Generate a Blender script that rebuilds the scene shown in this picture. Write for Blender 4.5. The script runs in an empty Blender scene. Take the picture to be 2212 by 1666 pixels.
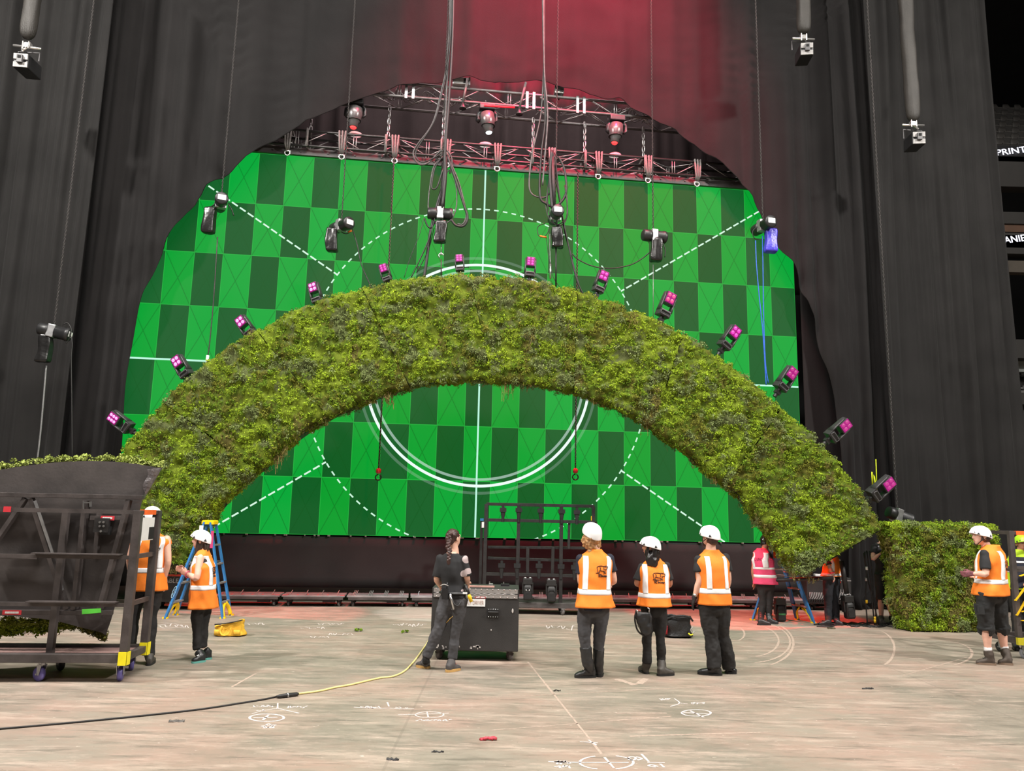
import bpy, bmesh, math, random
import numpy as np
from mathutils import Vector, Matrix, Euler, noise as mnoise
V = Vector
PI = math.pi
random.seed(7)
rng = np.random.default_rng(11)
SC = bpy.context.scene
COL = SC.collection

# ------------------------------------------------------------------ camera model (26 mm phone lens)
F, PIT, ROL, CAMH = 1661.42, 0.1642, 0.0219, 1.92
YAW = 0.1231
SC0 = V((-0.7256, 16.86, 0.0))                 # foot of the screen's centre line
UD = V((math.cos(YAW), math.sin(YAW), 0.0))     # along the screen, to the right
ND = V((math.sin(YAW), -math.cos(YAW), 0.0))    # out of the screen, to the audience
ZMID = CAMH + 3.0604                            # height of the pitch centre on the screen

def ray(px, py):
    x, y = px - 1106.0, py - 833.0
    cr, sr = math.cos(ROL), math.sin(ROL)
    x, y = x*cr + y*sr, -x*sr + y*cr
    c, s = math.cos(PIT), math.sin(PIT)
    return V((x/F, c + s*y/F, s - c*y/F))
def at(px, py, Y):
    d = ray(px, py)
    p = d*(Y/d.y)
    return V((p.x, p.y, p.z + CAMH))
def gp(px, py, z=0.0):
    d = ray(px, py)
    p = d*((z-CAMH)/d.z)
    return V((p.x, p.y, z))
def onw(px, py, w):
    d = ray(px, py)
    t = ((SC0 + ND*w).dot(ND))/d.dot(ND)
    return d*t + V((0, 0, CAMH))
def uz(px, py, w):
    p = onw(px, py, w)
    return (p - SC0).dot(UD), p.z
AY, AYAW = 14.22, -0.01                             # the arch hangs on its own plane, nearer than the screen
AC = V((0.0, AY, 0.0)); AU = V((math.cos(AYAW), math.sin(AYAW), 0)); AN = V((math.sin(AYAW), -math.cos(AYAW), 0))
def ona(px, py, w=0.0):                            # pixel -> point on the arch's front plane (w > 0: nearer)
    d = ray(px, py); t = ((AC + AN*w).dot(AN))/d.dot(AN)
    return d*t + V((0, 0, CAMH))
def uza(px, py, w=0.0):
    p = ona(px, py, w); return (p - AC).dot(AU), p.z
def LA(u, w, z): return AC + AU*u + AN*w + V((0, 0, z))
def L(u, w, z):
    return SC0 + UD*u + ND*w + V((0, 0, z))

# ------------------------------------------------------------------ materials
MATS = {}
def M(name, col, rough=.6, metal=0.0, var=.12, scale=9.0, bump=0.0, bscale=60.0, sheen=0.0, emit=None, estr=0.0, spec=.5, detail=3.0, stretch=None, coat=0.0):
    if name in MATS: return MATS[name]
    m = bpy.data.materials.new(name); m.use_nodes = True
    nt = m.node_tree; N = nt.nodes; b = N['Principled BSDF']
    tc = N.new('ShaderNodeTexCoord'); mp = N.new('ShaderNodeMapping')
    nt.links.new(tc.outputs['Object'], mp.inputs['Vector'])
    if stretch: mp.inputs['Scale'].default_value = stretch
    nz = N.new('ShaderNodeTexNoise'); nz.inputs['Scale'].default_value = scale; nz.inputs['Detail'].default_value = detail
    nt.links.new(mp.outputs[0], nz.inputs['Vector'])
    rp = N.new('ShaderNodeValToRGB')
    rp.color_ramp.elements[0].position = .3; rp.color_ramp.elements[1].position = .7
    rp.color_ramp.elements[0].color = [max(0, c*(1-var)) for c in col] + [1]
    rp.color_ramp.elements[1].color = [min(1, c*(1+var)) for c in col] + [1]
    nt.links.new(nz.outputs['Fac'], rp.inputs['Fac'])
    nt.links.new(rp.outputs['Color'], b.inputs['Base Color'])
    b.inputs['Roughness'].default_value = rough; b.inputs['Metallic'].default_value = metal
    b.inputs['Specular IOR Level'].default_value = spec
    if sheen: b.inputs['Sheen Weight'].default_value = sheen
    if coat: b.inputs['Coat Weight'].default_value = coat
    if emit:
        b.inputs['Emission Color'].default_value = list(emit) + [1]; b.inputs['Emission Strength'].default_value = estr
    if bump:
        n2 = N.new('ShaderNodeTexNoise'); n2.inputs['Scale'].default_value = bscale; n2.inputs['Detail'].default_value = 4
        nt.links.new(mp.outputs[0], n2.inputs['Vector'])
        bp = N.new('ShaderNodeBump'); bp.inputs['Strength'].default_value = bump; bp.inputs['Distance'].default_value = .02
        nt.links.new(n2.outputs['Fac'], bp.inputs['Height']); nt.links.new(bp.outputs[0], b.inputs['Normal'])
    MATS[name] = m
    return m
def srgb(r, g, b):
    f = lambda c: (c/255/12.92) if c/255 <= .04045 else ((c/255+.055)/1.055)**2.4
    return (f(r), f(g), f(b))

BLACK = M('black painted steel', (.022, .020, .020), .5, .2, .3, 14)
BLACKM = M('black plastic', (.016, .016, .017), .42, 0, .2, 20)
STEEL = M('bright steel', (.55, .55, .55), .3, .9, .15, 20)
ALU = M('worn aluminium', (.42, .42, .43), .42, .8, .15, 14)
GREY = M('grey fixture plastic', (.075, .072, .075), .45, 0, .15, 20)
RUBBER = M('black cable rubber', (.014, .013, .013), .5, 0, .2, 30)
WHITE = M('white label paper', (.75, .75, .74), .6, 0, .05, 8)
RED = M('red label vinyl', (.62, .035, .05), .5, 0, .1, 8)
YELLOW = M('yellow plastic', (.80, .50, .015), .45, 0, .1, 12)
DARK = M('dark gap', (.004, .004, .004), .9, 0, .1, 4)

# ------------------------------------------------------------------ mesh collector
class MB:
    def __init__(self): self.v = []; self.f = []
    def add(self, vs, fs):
        b = len(self.v)
        self.v.extend(tuple(p) for p in vs); self.f.extend(tuple(b+i for i in f) for f in fs)
    def box(self, c, size, rot=None):
        c = V(c); sx, sy, sz = size[0]/2, size[1]/2, size[2]/2
        R = rot if rot is not None else Matrix.Identity(3)
        vs = [c + R @ V((x*sx, y*sy, z*sz)) for x in (-1, 1) for y in (-1, 1) for z in (-1, 1)]
        self.add(vs, [(0, 1, 3, 2), (4, 6, 7, 5), (0, 4, 5, 1), (2, 3, 7, 6), (0, 2, 6, 4), (1, 5, 7, 3)])
        return self
    def bar(self, a, b, w, h=None, up=V((0, 0, 1))):          # square bar from a to b
        a, b = V(a), V(b); h = h or w
        d = (b-a); ln = d.length
        if ln < 1e-6: return self
        d.normalize(); u = V(up)
        if abs(d.dot(u)) > .97: u = V((0, 1, 0)) if abs(d.y) < .9 else V((1, 0, 0))
        s = d.cross(u).normalized(); t = s.cross(d).normalized()
        vs = []
        for p in (a, b):
            for (i, j) in ((-1, -1), (1, -1), (1, 1), (-1, 1)): vs.append(p + s*(i*w/2) + t*(j*h/2))
        self.add(vs, [(3, 2, 1, 0), (4, 5, 6, 7), (0, 1, 5, 4), (1, 2, 6, 5), (2, 3, 7, 6), (3, 0, 4, 7)])
        return self
    def tube(self, pts, r, n=8, cap=True, close=False):
        pts = [V(p) for p in pts]; k = len(pts)
        rs = r if isinstance(r, (list, tuple)) else [r]*k
        rings = frames(pts, close)
        vs = []; fs = []
        for p, (s, t), rr in zip(pts, rings, rs):
            rx, ry = rr if isinstance(rr, (tuple, list)) else (rr, rr)
            for i in range(n):
                a = 2*PI*i/n; vs.append(p + s*(rx*math.cos(a)) + t*(ry*math.sin(a)))
        m = k if close else k-1
        for j in range(m):
            j2 = (j+1) % k
            for i in range(n):
                i2 = (i+1) % n
                fs.append((j*n+i, j*n+i2, j2*n+i2, j2*n+i))
        if cap and not close:
            fs.append(tuple(range(n))[::-1]); fs.append(tuple((k-1)*n+i for i in range(n)))
        self.add(vs, fs); return self
    def cyl(self, a, b, r, n=14, r2=None):
        return self.tube([a, b], [r, r if r2 is None else r2], n)
    def lathe(self, prof, org, axis=V((0, 0, 1)), n=18, ref=None):
        axis = V(axis).normalized()
        s = axis.orthogonal().normalized() if ref is None else V(ref).normalized()
        t = axis.cross(s)
        vs = []; fs = []
        for (r, h) in prof:
            for i in range(n):
                a = 2*PI*i/n; vs.append(V(org) + axis*h + (s*math.cos(a) + t*math.sin(a))*max(r, 1e-4))
        for j in range(len(prof)-1):
            for i in range(n):
                i2 = (i+1) % n; fs.append((j*n+i, j*n+i2, (j+1)*n+i2, (j+1)*n+i))
        fs.append(tuple(range(n))[::-1]); fs.append(tuple((len(prof)-1)*n+i for i in range(n)))
        self.add(vs, fs); return self
    def ell(self, c, rad, R=None, n=16, m=10):
        R = R if R is not None else Matrix.Identity(3); c = V(c)
        vs = [c + R @ V((0, 0, -rad[2]))]; fs = []
        for j in range(1, m):
            th = -PI/2 + PI*j/m
            for i in range(n):
                a = 2*PI*i/n
                vs.append(c + R @ V((rad[0]*math.cos(th)*math.cos(a), rad[1]*math.cos(th)*math.sin(a), rad[2]*math.sin(th))))
        vs.append(c + R @ V((0, 0, rad[2]))); last = len(vs)-1
        for i in range(n):
            i2 = (i+1) % n
            fs.append((0, 1+i2, 1+i))
            for j in range(m-2): fs.append((1+j*n+i, 1+j*n+i2, 1+(j+1)*n+i2, 1+(j+1)*n+i))
            fs.append((1+(m-2)*n+i, 1+(m-2)*n+i2, last))
        self.add(vs, fs); return self
    def loft(self, secs, n=24, cap=True):        # secs: (centre, xvec, yvec[, exponent])
        vs = []; fs = []
        for s in secs:
            c, ax, ay = V(s[0]), V(s[1]), V(s[2]); e = s[3] if len(s) > 3 else 1.0
            for i in range(n):
                a = 2*PI*i/n; ca, sa = math.cos(a), math.sin(a)
                ca = math.copysign(abs(ca)**e, ca); sa = math.copysign(abs(sa)**e, sa)
                vs.append(c + ax*ca + ay*sa)
        for j in range(len(secs)-1):
            for i in range(n):
                i2 = (i+1) % n; fs.append((j*n+i, j*n+i2, (j+1)*n+i2, (j+1)*n+i))
        if cap:
            fs.append(tuple(range(n))[::-1]); fs.append(tuple((len(secs)-1)*n+i for i in range(n)))
        self.add(vs, fs); return self
    def prism(self, poly, org, ex, ey, ez):      # 2-D polygon in (ex, ey), extruded along ez
        org, ex, ey, ez = V(org), V(ex), V(ey), V(ez)
        n = len(poly)
        vs = [org + ex*x + ey*y for x, y in poly] + [org + ex*x + ey*y + ez for x, y in poly]
        fs = [tuple(range(n))[::-1], tuple(range(n, 2*n))] + [(i, (i+1) % n, n+(i+1) % n, n+i) for i in range(n)]
        self.add(vs, fs); return self
    def mesh(self, name):
        me = bpy.data.meshes.new(name); me.from_pydata(self.v, [], self.f); me.update()
        return me
    def build(self, name, mat, parent=None, smooth=False, fix=True, bevel=0.0):
        me = self.mesh(name)
        if fix or bevel:
            bm = bmesh.new(); bm.from_mesh(me)
            if bevel:
                es = [e for e in bm.edges if len(e.link_faces) == 2 and e.calc_face_angle(0) > .6]
                try: bmesh.ops.bevel(bm, geom=es, offset=bevel, segments=2, affect='EDGES', profile=.6)
                except Exception: pass
            bmesh.ops.recalc_face_normals(bm, faces=bm.faces); bm.to_mesh(me); bm.free()
        return link(name, me, mat, parent, smooth)

def frames(pts, close=False):
    k = len(pts); out = []; prev = None
    for i in range(k):
        if close: d = pts[(i+1) % k] - pts[i-1]
        else: d = pts[min(i+1, k-1)] - pts[max(i-1, 0)]
        if d.length < 1e-9: d = V((0, 0, 1))
        d.normalize()
        if prev is None: s = d.orthogonal().normalized()
        else:
            s = prev - d*prev.dot(d)
            s = s.normalized() if s.length > 1e-6 else d.orthogonal().normalized()
        out.append((s, d.cross(s))); prev = s
    return out
def spline(pts, k=6):
    pts = [V(p) for p in pts]
    if len(pts) < 3: return pts
    P = [pts[0]*2-pts[1]] + pts + [pts[-1]*2-pts[-2]]; out = []
    for i in range(1, len(P)-2):
        for j in range(k):
            t = j/k; a, b, c, d = P[i-1], P[i], P[i+1], P[i+2]
            out.append(.5*((2*b) + (c-a)*t + (2*a-5*b+4*c-d)*t*t + (3*b-a-3*c+d)*t**3))
    out.append(pts[-1]); return out
def lerp(a, b, t): return a + (b-a)*t

def link(name, me, mat, parent=None, smooth=False):
    o = bpy.data.objects.new(name, me)
    if mat is not None and not me.materials: me.materials.append(mat)
    if smooth: me.polygons.foreach_set('use_smooth', [True]*len(me.polygons))
    COL.objects.link(o)
    if parent is not None:
        o.parent = parent; o.matrix_parent_inverse = Matrix.Identity(4)
        if not is_id(parent): o.data.transform(world(parent).inverted())
    return o
def world(o):
    m = o.matrix_basis.copy()
    while o.parent: o = o.parent; m = o.matrix_basis @ m
    return m
def is_id(o):
    m = world(o); return all(abs(m[i][j]-(1 if i == j else 0)) < 1e-9 for i in range(4) for j in range(4))
def thing(name, label, cat, loc=(0, 0, 0), group=None, rot=None):
    o = bpy.data.objects.new(name, None); COL.objects.link(o)
    o.location = loc; o.empty_display_size = .1
    if rot is not None: o.rotation_euler = rot
    return tag(o, label, cat, group)
def tag(o, label, cat, group=None, kind=None):
    o['label'] = label; o['category'] = cat
    if group: o['group'] = group
    if kind: o['kind'] = kind
    return o
def struct(o): o['kind'] = 'structure'; return o
def dup(root, loc=None, rot=None, label=None, group=None, mats=None):
    r = root.copy(); COL.objects.link(r)
    if loc is not None: r.location = loc
    if rot is not None: r.rotation_euler = rot
    if label: r['label'] = label
    if group: r['group'] = group
    for ch in list(root.children):
        c = ch.copy(); COL.objects.link(c); c.parent = r
        for g in list(ch.children):
            d = g.copy(); COL.objects.link(d); d.parent = c
    return r
def evaluated(me, mods):
    o = bpy.data.objects.new('tmp', me); COL.objects.link(o)
    for typ, kw in mods:
        md = o.modifiers.new('m', typ)
        for k, v in kw.items(): setattr(md, k, v)
    dg = bpy.context.evaluated_depsgraph_get(); dg.update()
    out = bpy.data.meshes.new_from_object(o.evaluated_get(dg), depsgraph=dg)
    bpy.data.objects.remove(o); return out
def remesh(mb, vox, smooth=4, fac=.5):
    me = mb.mesh('t')
    bm = bmesh.new(); bm.from_mesh(me); bmesh.ops.recalc_face_normals(bm, faces=bm.faces); bm.to_mesh(me); bm.free()
    return evaluated(me, [('REMESH', dict(mode='VOXEL', voxel_size=vox, use_smooth_shade=True)), ('SMOOTH', dict(factor=fac, iterations=smooth))])
def wrinkle(me, amp, scale, stretch=(1, 1, 1), seed=0.0):
    n = len(me.vertices); co = np.empty(n*3); me.vertices.foreach_get('co', co); co = co.reshape(-1, 3)
    no = np.empty(n*3); me.vertices.foreach_get('normal', no); no = no.reshape(-1, 3)
    d = np.array([mnoise.noise(V((p[0]*scale*stretch[0]+seed, p[1]*scale*stretch[1], p[2]*scale*stretch[2]))) for p in co])
    co += no*(d*amp)[:, None]; me.vertices.foreach_set('co', co.ravel()); me.update(); return me
def text_mesh(body, size, extrude=.001):
    cu = bpy.data.curves.new('t', 'FONT'); cu.body = body; cu.size = size; cu.extrude = extrude
    cu.align_x = 'CENTER'; cu.align_y = 'CENTER'; cu.resolution_u = 3
    o = bpy.data.objects.new('t', cu); COL.objects.link(o)
    dg = bpy.context.evaluated_depsgraph_get(); dg.update()
    me = bpy.data.meshes.new_from_object(o.evaluated_get(dg)); bpy.data.objects.remove(o); return me
def text(body, size, org, ex, ey, mat, parent, name='lettering', extrude=.001, sx=1.0):
    me = text_mesh(body, size, extrude); ex = V(ex).normalized(); ey = V(ey).normalized(); ez = ex.cross(ey)
    Mx = Matrix((ex*sx, ey, ez)).transposed().to_4x4(); Mx.translation = V(org); me.transform(Mx)
    me.materials.clear()
    return link(name, me, mat, parent)
def chain_pts(mb, a, b, link_l=.05, wire=.006, wid=.018, n=6, m=10):     # real links, turned 90 degrees from one to the next
    a, b = V(a), V(b); d = b-a; ln = d.length; d.normalize(); s = d.orthogonal().normalized(); t = d.cross(s)
    k = max(1, int(ln/(link_l-2*wire))); st = ln/k
    for i in range(k):
        c = a + d*(st*(i+.5)); e = s if i % 2 == 0 else t
        pts = []
        for q in range(m):
            an = 2*PI*q/m; x, y = math.cos(an), math.sin(an)
            pts.append(c + d*(math.copysign(abs(x)**.7, x)*(link_l/2-wire)) + e*(math.copysign(abs(y)**.7, y)*wid*.6))
        mb.tube(pts, wire, n, close=True)
    return mb
# ================================================================== SETTING
def nodes(m): return m.node_tree.nodes, m.node_tree.links
class NX:                                          # tiny helper to write node maths as expressions
    def __init__(s, nt): s.nt = nt
    def m(s, op, a, b=None, c=None):
        n = s.nt.nodes.new('ShaderNodeMath'); n.operation = op
        for i, x in enumerate((a, b, c)):
            if x is None: continue
            if isinstance(x, (int, float)): n.inputs[i].default_value = x
            else: s.nt.links.new(x, n.inputs[i])
        return n.outputs[0]
    def band(s, x, w):                             # 1 where |x| < w
        return s.m('LESS_THAN', s.m('ABSOLUTE', x), w)
    def mix(s, fac, a, b):
        n = s.nt.nodes.new('ShaderNodeMix'); n.data_type = 'RGBA'
        for k, x in ((0, fac), (6, a), (7, b)):
            if isinstance(x, (int, float)): n.inputs[k].default_value = x
            elif isinstance(x, tuple): n.inputs[k].default_value = list(x) + [1]
            else: s.nt.links.new(x, n.inputs[k])
        return n.outputs[2]

def floor_material():
    m = bpy.data.materials.new('worn painted concrete'); m.use_nodes = True
    nt = m.node_tree; N, Lk = nodes(m); b = N['Principled BSDF']; x = NX(nt)
    tc = N.new('ShaderNodeTexCoord')
    def nz(scale, detail=5, rough=.6, stretch=None, off=0):
        mp = N.new('ShaderNodeMapping'); mp.inputs['Location'].default_value = (off, off*.7, 0)
        if stretch: mp.inputs['Scale'].default_value = stretch
        Lk.new(tc.outputs['Object'], mp.inputs['Vector'])
        n = N.new('ShaderNodeTexNoise'); n.inputs['Scale'].default_value = scale; n.inputs['Detail'].default_value = detail; n.inputs['Roughness'].default_value = rough
        Lk.new(mp.outputs[0], n.inputs['Vector']); return n.outputs['Fac']
    def ramp(f, a, b_):
        r = N.new('ShaderNodeValToRGB'); r.color_ramp.elements[0].position = a; r.color_ramp.elements[1].position = b_
        Lk.new(f, r.inputs['Fac']); return r.outputs['Color']
    c = x.mix(ramp(nz(.45, 6, .65), .42, .58), srgb(122, 116, 104), srgb(152, 131, 118))
    c = x.mix(ramp(nz(1.3, 8, .75, (.6, 1.3, 1), 4), .44, .64), c, srgb(142, 134, 121))
    c = x.mix(x.m('MULTIPLY', ramp(nz(3.2, 7, .75, (.35, 1.5, 1), 9), .50, .68), .75), c, srgb(184, 166, 152))
    c = x.mix(x.m('MULTIPLY', ramp(nz(6.0, 6, .7, (.25, 1.6, 1), 2), .53, .68), .75), c, srgb(92, 88, 78))
    c = x.mix(x.m('MULTIPLY', ramp(nz(26, 3, .6, (.4, 1, 1), 5), .68, .74), .6), c, srgb(222, 208, 196))
    c = x.mix(x.m('MULTIPLY', ramp(nz(40, 2, .5, None, 15), .70, .76), .6), c, srgb(92, 86, 78))
    # expansion joints of the slab
    sx = N.new('ShaderNodeSeparateXYZ'); Lk.new(tc.outputs['Object'], sx.inputs[0])
    jx = x.band(x.m('SUBTRACT', x.m('MODULO', x.m('ADD', sx.outputs[0], 100.0), 6.0), 3.1), .012)
    jy = x.band(x.m('SUBTRACT', x.m('MODULO', x.m('ADD', sx.outputs[1], 100.0), 6.0), 3.0), .012)
    c = x.mix(x.m('MULTIPLY', x.m('MAXIMUM', jx, jy), .25), c, srgb(100, 92, 84))
    Lk.new(c, b.inputs['Base Color'])
    rr = N.new('ShaderNodeMapRange'); Lk.new(nz(2.0, 5), rr.inputs['Value']); rr.inputs['To Min'].default_value = .38; rr.inputs['To Max'].default_value = .68
    Lk.new(rr.outputs[0], b.inputs['Roughness'])
    bp = N.new('ShaderNodeBump'); bp.inputs['Strength'].default_value = .12; bp.inputs['Distance'].default_value = .01
    Lk.new(nz(18, 6), bp.inputs['Height']); Lk.new(bp.outputs[0], b.inputs['Normal'])
    return m
FLOOR_M = floor_material()
WALLM = M('dark arena paint', (.010, .010, .011), .8, 0, .2, 1.5)
mb = MB(); mb.box((6, 18, -.1), (70, 62, .2)); floor = struct(mb.build('floor', FLOOR_M))
mb = MB(); mb.box((6, 49.1, 15), (70, .2, 30.4)); struct(mb.build('wall_back', WALLM))
mb = MB(); mb.box((41.1, 18, 15), (.2, 62, 30.4)); struct(mb.build('wall_right', WALLM))
mb = MB(); mb.box((-29.1, 18, 15), (.2, 62, 30.4)); struct(mb.build('wall_left', WALLM))
mb = MB(); mb.box((6, -13.1, 15), (70, .2, 30.4)); struct(mb.build('wall_front', WALLM))
mb = MB(); mb.box((6, 18, 30.1), (70, 62, .2)); struct(mb.build('ceiling', WALLM))

# ---------------------------------------------------------------- chalk, scuffs and paint on the floor (children of the floor)
CHALK = M('white chalk', srgb(200, 188, 184), .9, 0, .12, 60)
SCUFF = M('pale tyre scuff', srgb(164, 146, 132), .8, 0, .2, 30)
def ribbon(mb, pts, w, z=.0015):
    pts = [V((p[0], p[1], z)) for p in pts]
    vs = []; fs = []
    for i, p in enumerate(pts):
        d = (pts[min(i+1, len(pts)-1)] - pts[max(i-1, 0)])
        if d.length < 1e-6: d = V((1, 0, 0))
        d.normalize(); s = V((-d.y, d.x, 0)); ww = w*random.uniform(.75, 1.15)
        vs += [p + s*ww/2, p - s*ww/2]
    for i in range(len(pts)-1): fs.append((2*i, 2*i+1, 2*i+3, 2*i+2))
    mb.add(vs, fs)
def chalk(strokes, w=.022):
    w *= .82
    mb = MB()
    for st in strokes:
        pts = [gp(x, y) for x, y in st]
        ribbon(mb, spline(pts, 4) if len(pts) > 2 else [lerp(pts[0], pts[1], i/5) for i in range(6)], w)
    return mb.build('chalk_marking', CHALK, floor, fix=False)
def Z(x0, y0, s): return lambda pts: [(x0+x/s, y0+y/s) for x, y in pts]
def oval(cx, cy, rx, ry, a0=0, a1=360, n=22):
    return [(cx+rx*math.cos(math.radians(a0+(a1-a0)*i/n)), cy+ry*math.sin(math.radians(a0+(a1-a0)*i/n))) for i in range(n+1)]
z1 = Z(420, 1440, 3.456); z2 = Z(1060, 1440, 3.456); z3 = Z(440, 1240, 4.254)
def scribble(x0, x1, y, h, n, seed):
    r = random.Random(seed); out = []
    for i in range(n):
        x = x0+(x1-x0)*i/n; k = (x1-x0)/n*.75
        out.append([(x, y+r.uniform(-h, h)), (x+k*.4, y+r.uniform(-h, h)), (x+k, y+r.uniform(-h, h))])
    return out
chalk([z1(oval(540, 384, 128, 28)), z1([(440, 385), (620, 380)]), z1([(510, 402), (555, 362)])], .03)
chalk([z1([(428, 355), (520, 330), (620, 316), (690, 330), (780, 350)]), z1([(620, 316), (622, 275)])] + [z1(s) for s in scribble(440, 590, 298, 8, 6, 1) + scribble(690, 850, 303, 9, 7, 2) + scribble(465, 530, 328, 7, 3, 5)], .02)
chalk([z1([(490, 446), (610, 437), (520, 462), (553, 428), (590, 460), (490, 446)])], .02)
chalk([z1([(1190, 305), (1300, 312), (1390, 315), (1450, 312), (1530, 318), (1640, 318)]), z1([(1440, 268), (1452, 300)])] + [z1(s) for s in scribble(1240, 1400, 305, 10, 6, 3) + scribble(1500, 1600, 312, 8, 4, 4)], .02)
chalk([z1(oval(1755, 362, 105, 22, 30, 390)), z1([(1735, 335), (1745, 378)]), z1([(1520, 362), (1900, 350)])] + [z1(s) for s in scribble(1650, 1930, 402, 8, 10, 6)], .02)
chalk([z2(oval(1535, 348, 108, 24)), z2([(1430, 345), (1630, 355)]), z2([(1490, 332), (1590, 380)])], .028)
chalk([z2([(1370, 240), (1410, 275), (1340, 300)]), z2([(1410, 275), (1470, 280)])] + [z2(s) for s in scribble(1260, 1350, 250, 12, 4, 7) + scribble(1500, 1600, 275, 8, 5, 8)], .02)
chalk([z2(oval(865, 718, 200, 52, 110, 245)), z2(oval(865, 718, 200, 52, -70, 70)), z2([(430, 712), (700, 718), (1030, 718)]), z2([(850, 680), (920, 760)])] + [z2(s) for s in scribble(470, 600, 720, 16, 5, 9) + scribble(480, 600, 750, 14, 4, 10)], .026)
chalk([z2([(1125, 655), (1180, 712)]), z2([(1170, 718), (1300, 720)]), z2([(1250, 750), (1200, 735), (1180, 745), (1230, 752)]), z2([(1265, 728), (1295, 755)]), z2(oval(1055, 688, 28, 12)), z2([(1085, 675), (1130, 690), (1095, 700)])], .026)
chalk([z2([(665, 563), (800, 572)]), z2([(730, 550), (790, 590)])], .022)
chalk([z3(s) for s in scribble(400, 570, 460, 12, 5, 11) + scribble(890, 1120, 498, 10, 6, 12) + scribble(1050, 1300, 462, 10, 6, 13)], .02)
chalk([z3(s) for s in scribble(980, 1160, 580, 9, 5, 14) + scribble(1150, 1400, 555, 9, 6, 15) + scribble(1740, 2060, 470, 18, 9, 16)], .02)
chalk([[(338, 1352), (372, 1347), (395, 1354)], [(350, 1358), (400, 1356)]] + scribble(345, 410, 1352, 5, 6, 17), .02)
chalk([s for s in scribble(1180, 1245, 1356, 7, 6, 18) + scribble(1255, 1330, 1372, 4, 3, 21)], .02)
mb = MB()                                               # tyre scuffs and old tape lines
for cx, cy, rx, ry, a0, a1 in ((1622, 1385, 60, 34, -60, 80), (1622, 1388, 85, 44, -65, 85), (1616, 1390, 98, 54, -70, 60), (1890, 1402, 42, 40, -70, 60), (2040, 1412, 60, 26, -80, 70), (1588, 1370, 20, 15, -60, 120)):
    ribbon(mb, [gp(x, y) for x, y in oval(cx, cy, rx, ry, a0, a1, 18)], .035)
for a, b, w in (((1330, 1467), (1372, 1480), .09), ((1380, 1478), (1396, 1466), .09), ((1140, 1430), (1300, 1630), .025), ((1040, 1508), (1640, 1478), .02), ((1060, 1578), (1450, 1548), .02), ((1360, 1591), (1660, 1582), .03), ((1330, 1541), (1440, 1541), .03),
                ((2120, 1371), (2185, 1380), .05), ((1950, 1460), (2090, 1420), .02), ((500, 1485), (553, 1455), .03), ((1440, 1385), (1500, 1393), .03), ((1440, 1341), (1470, 1347), .03)):
    A, B = gp(*a), gp(*b); ribbon(mb, [lerp(A, B, i/8) for i in range(9)], w, .001)
mb.build('tyre_scuff', SCUFF, floor, fix=False)

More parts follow.
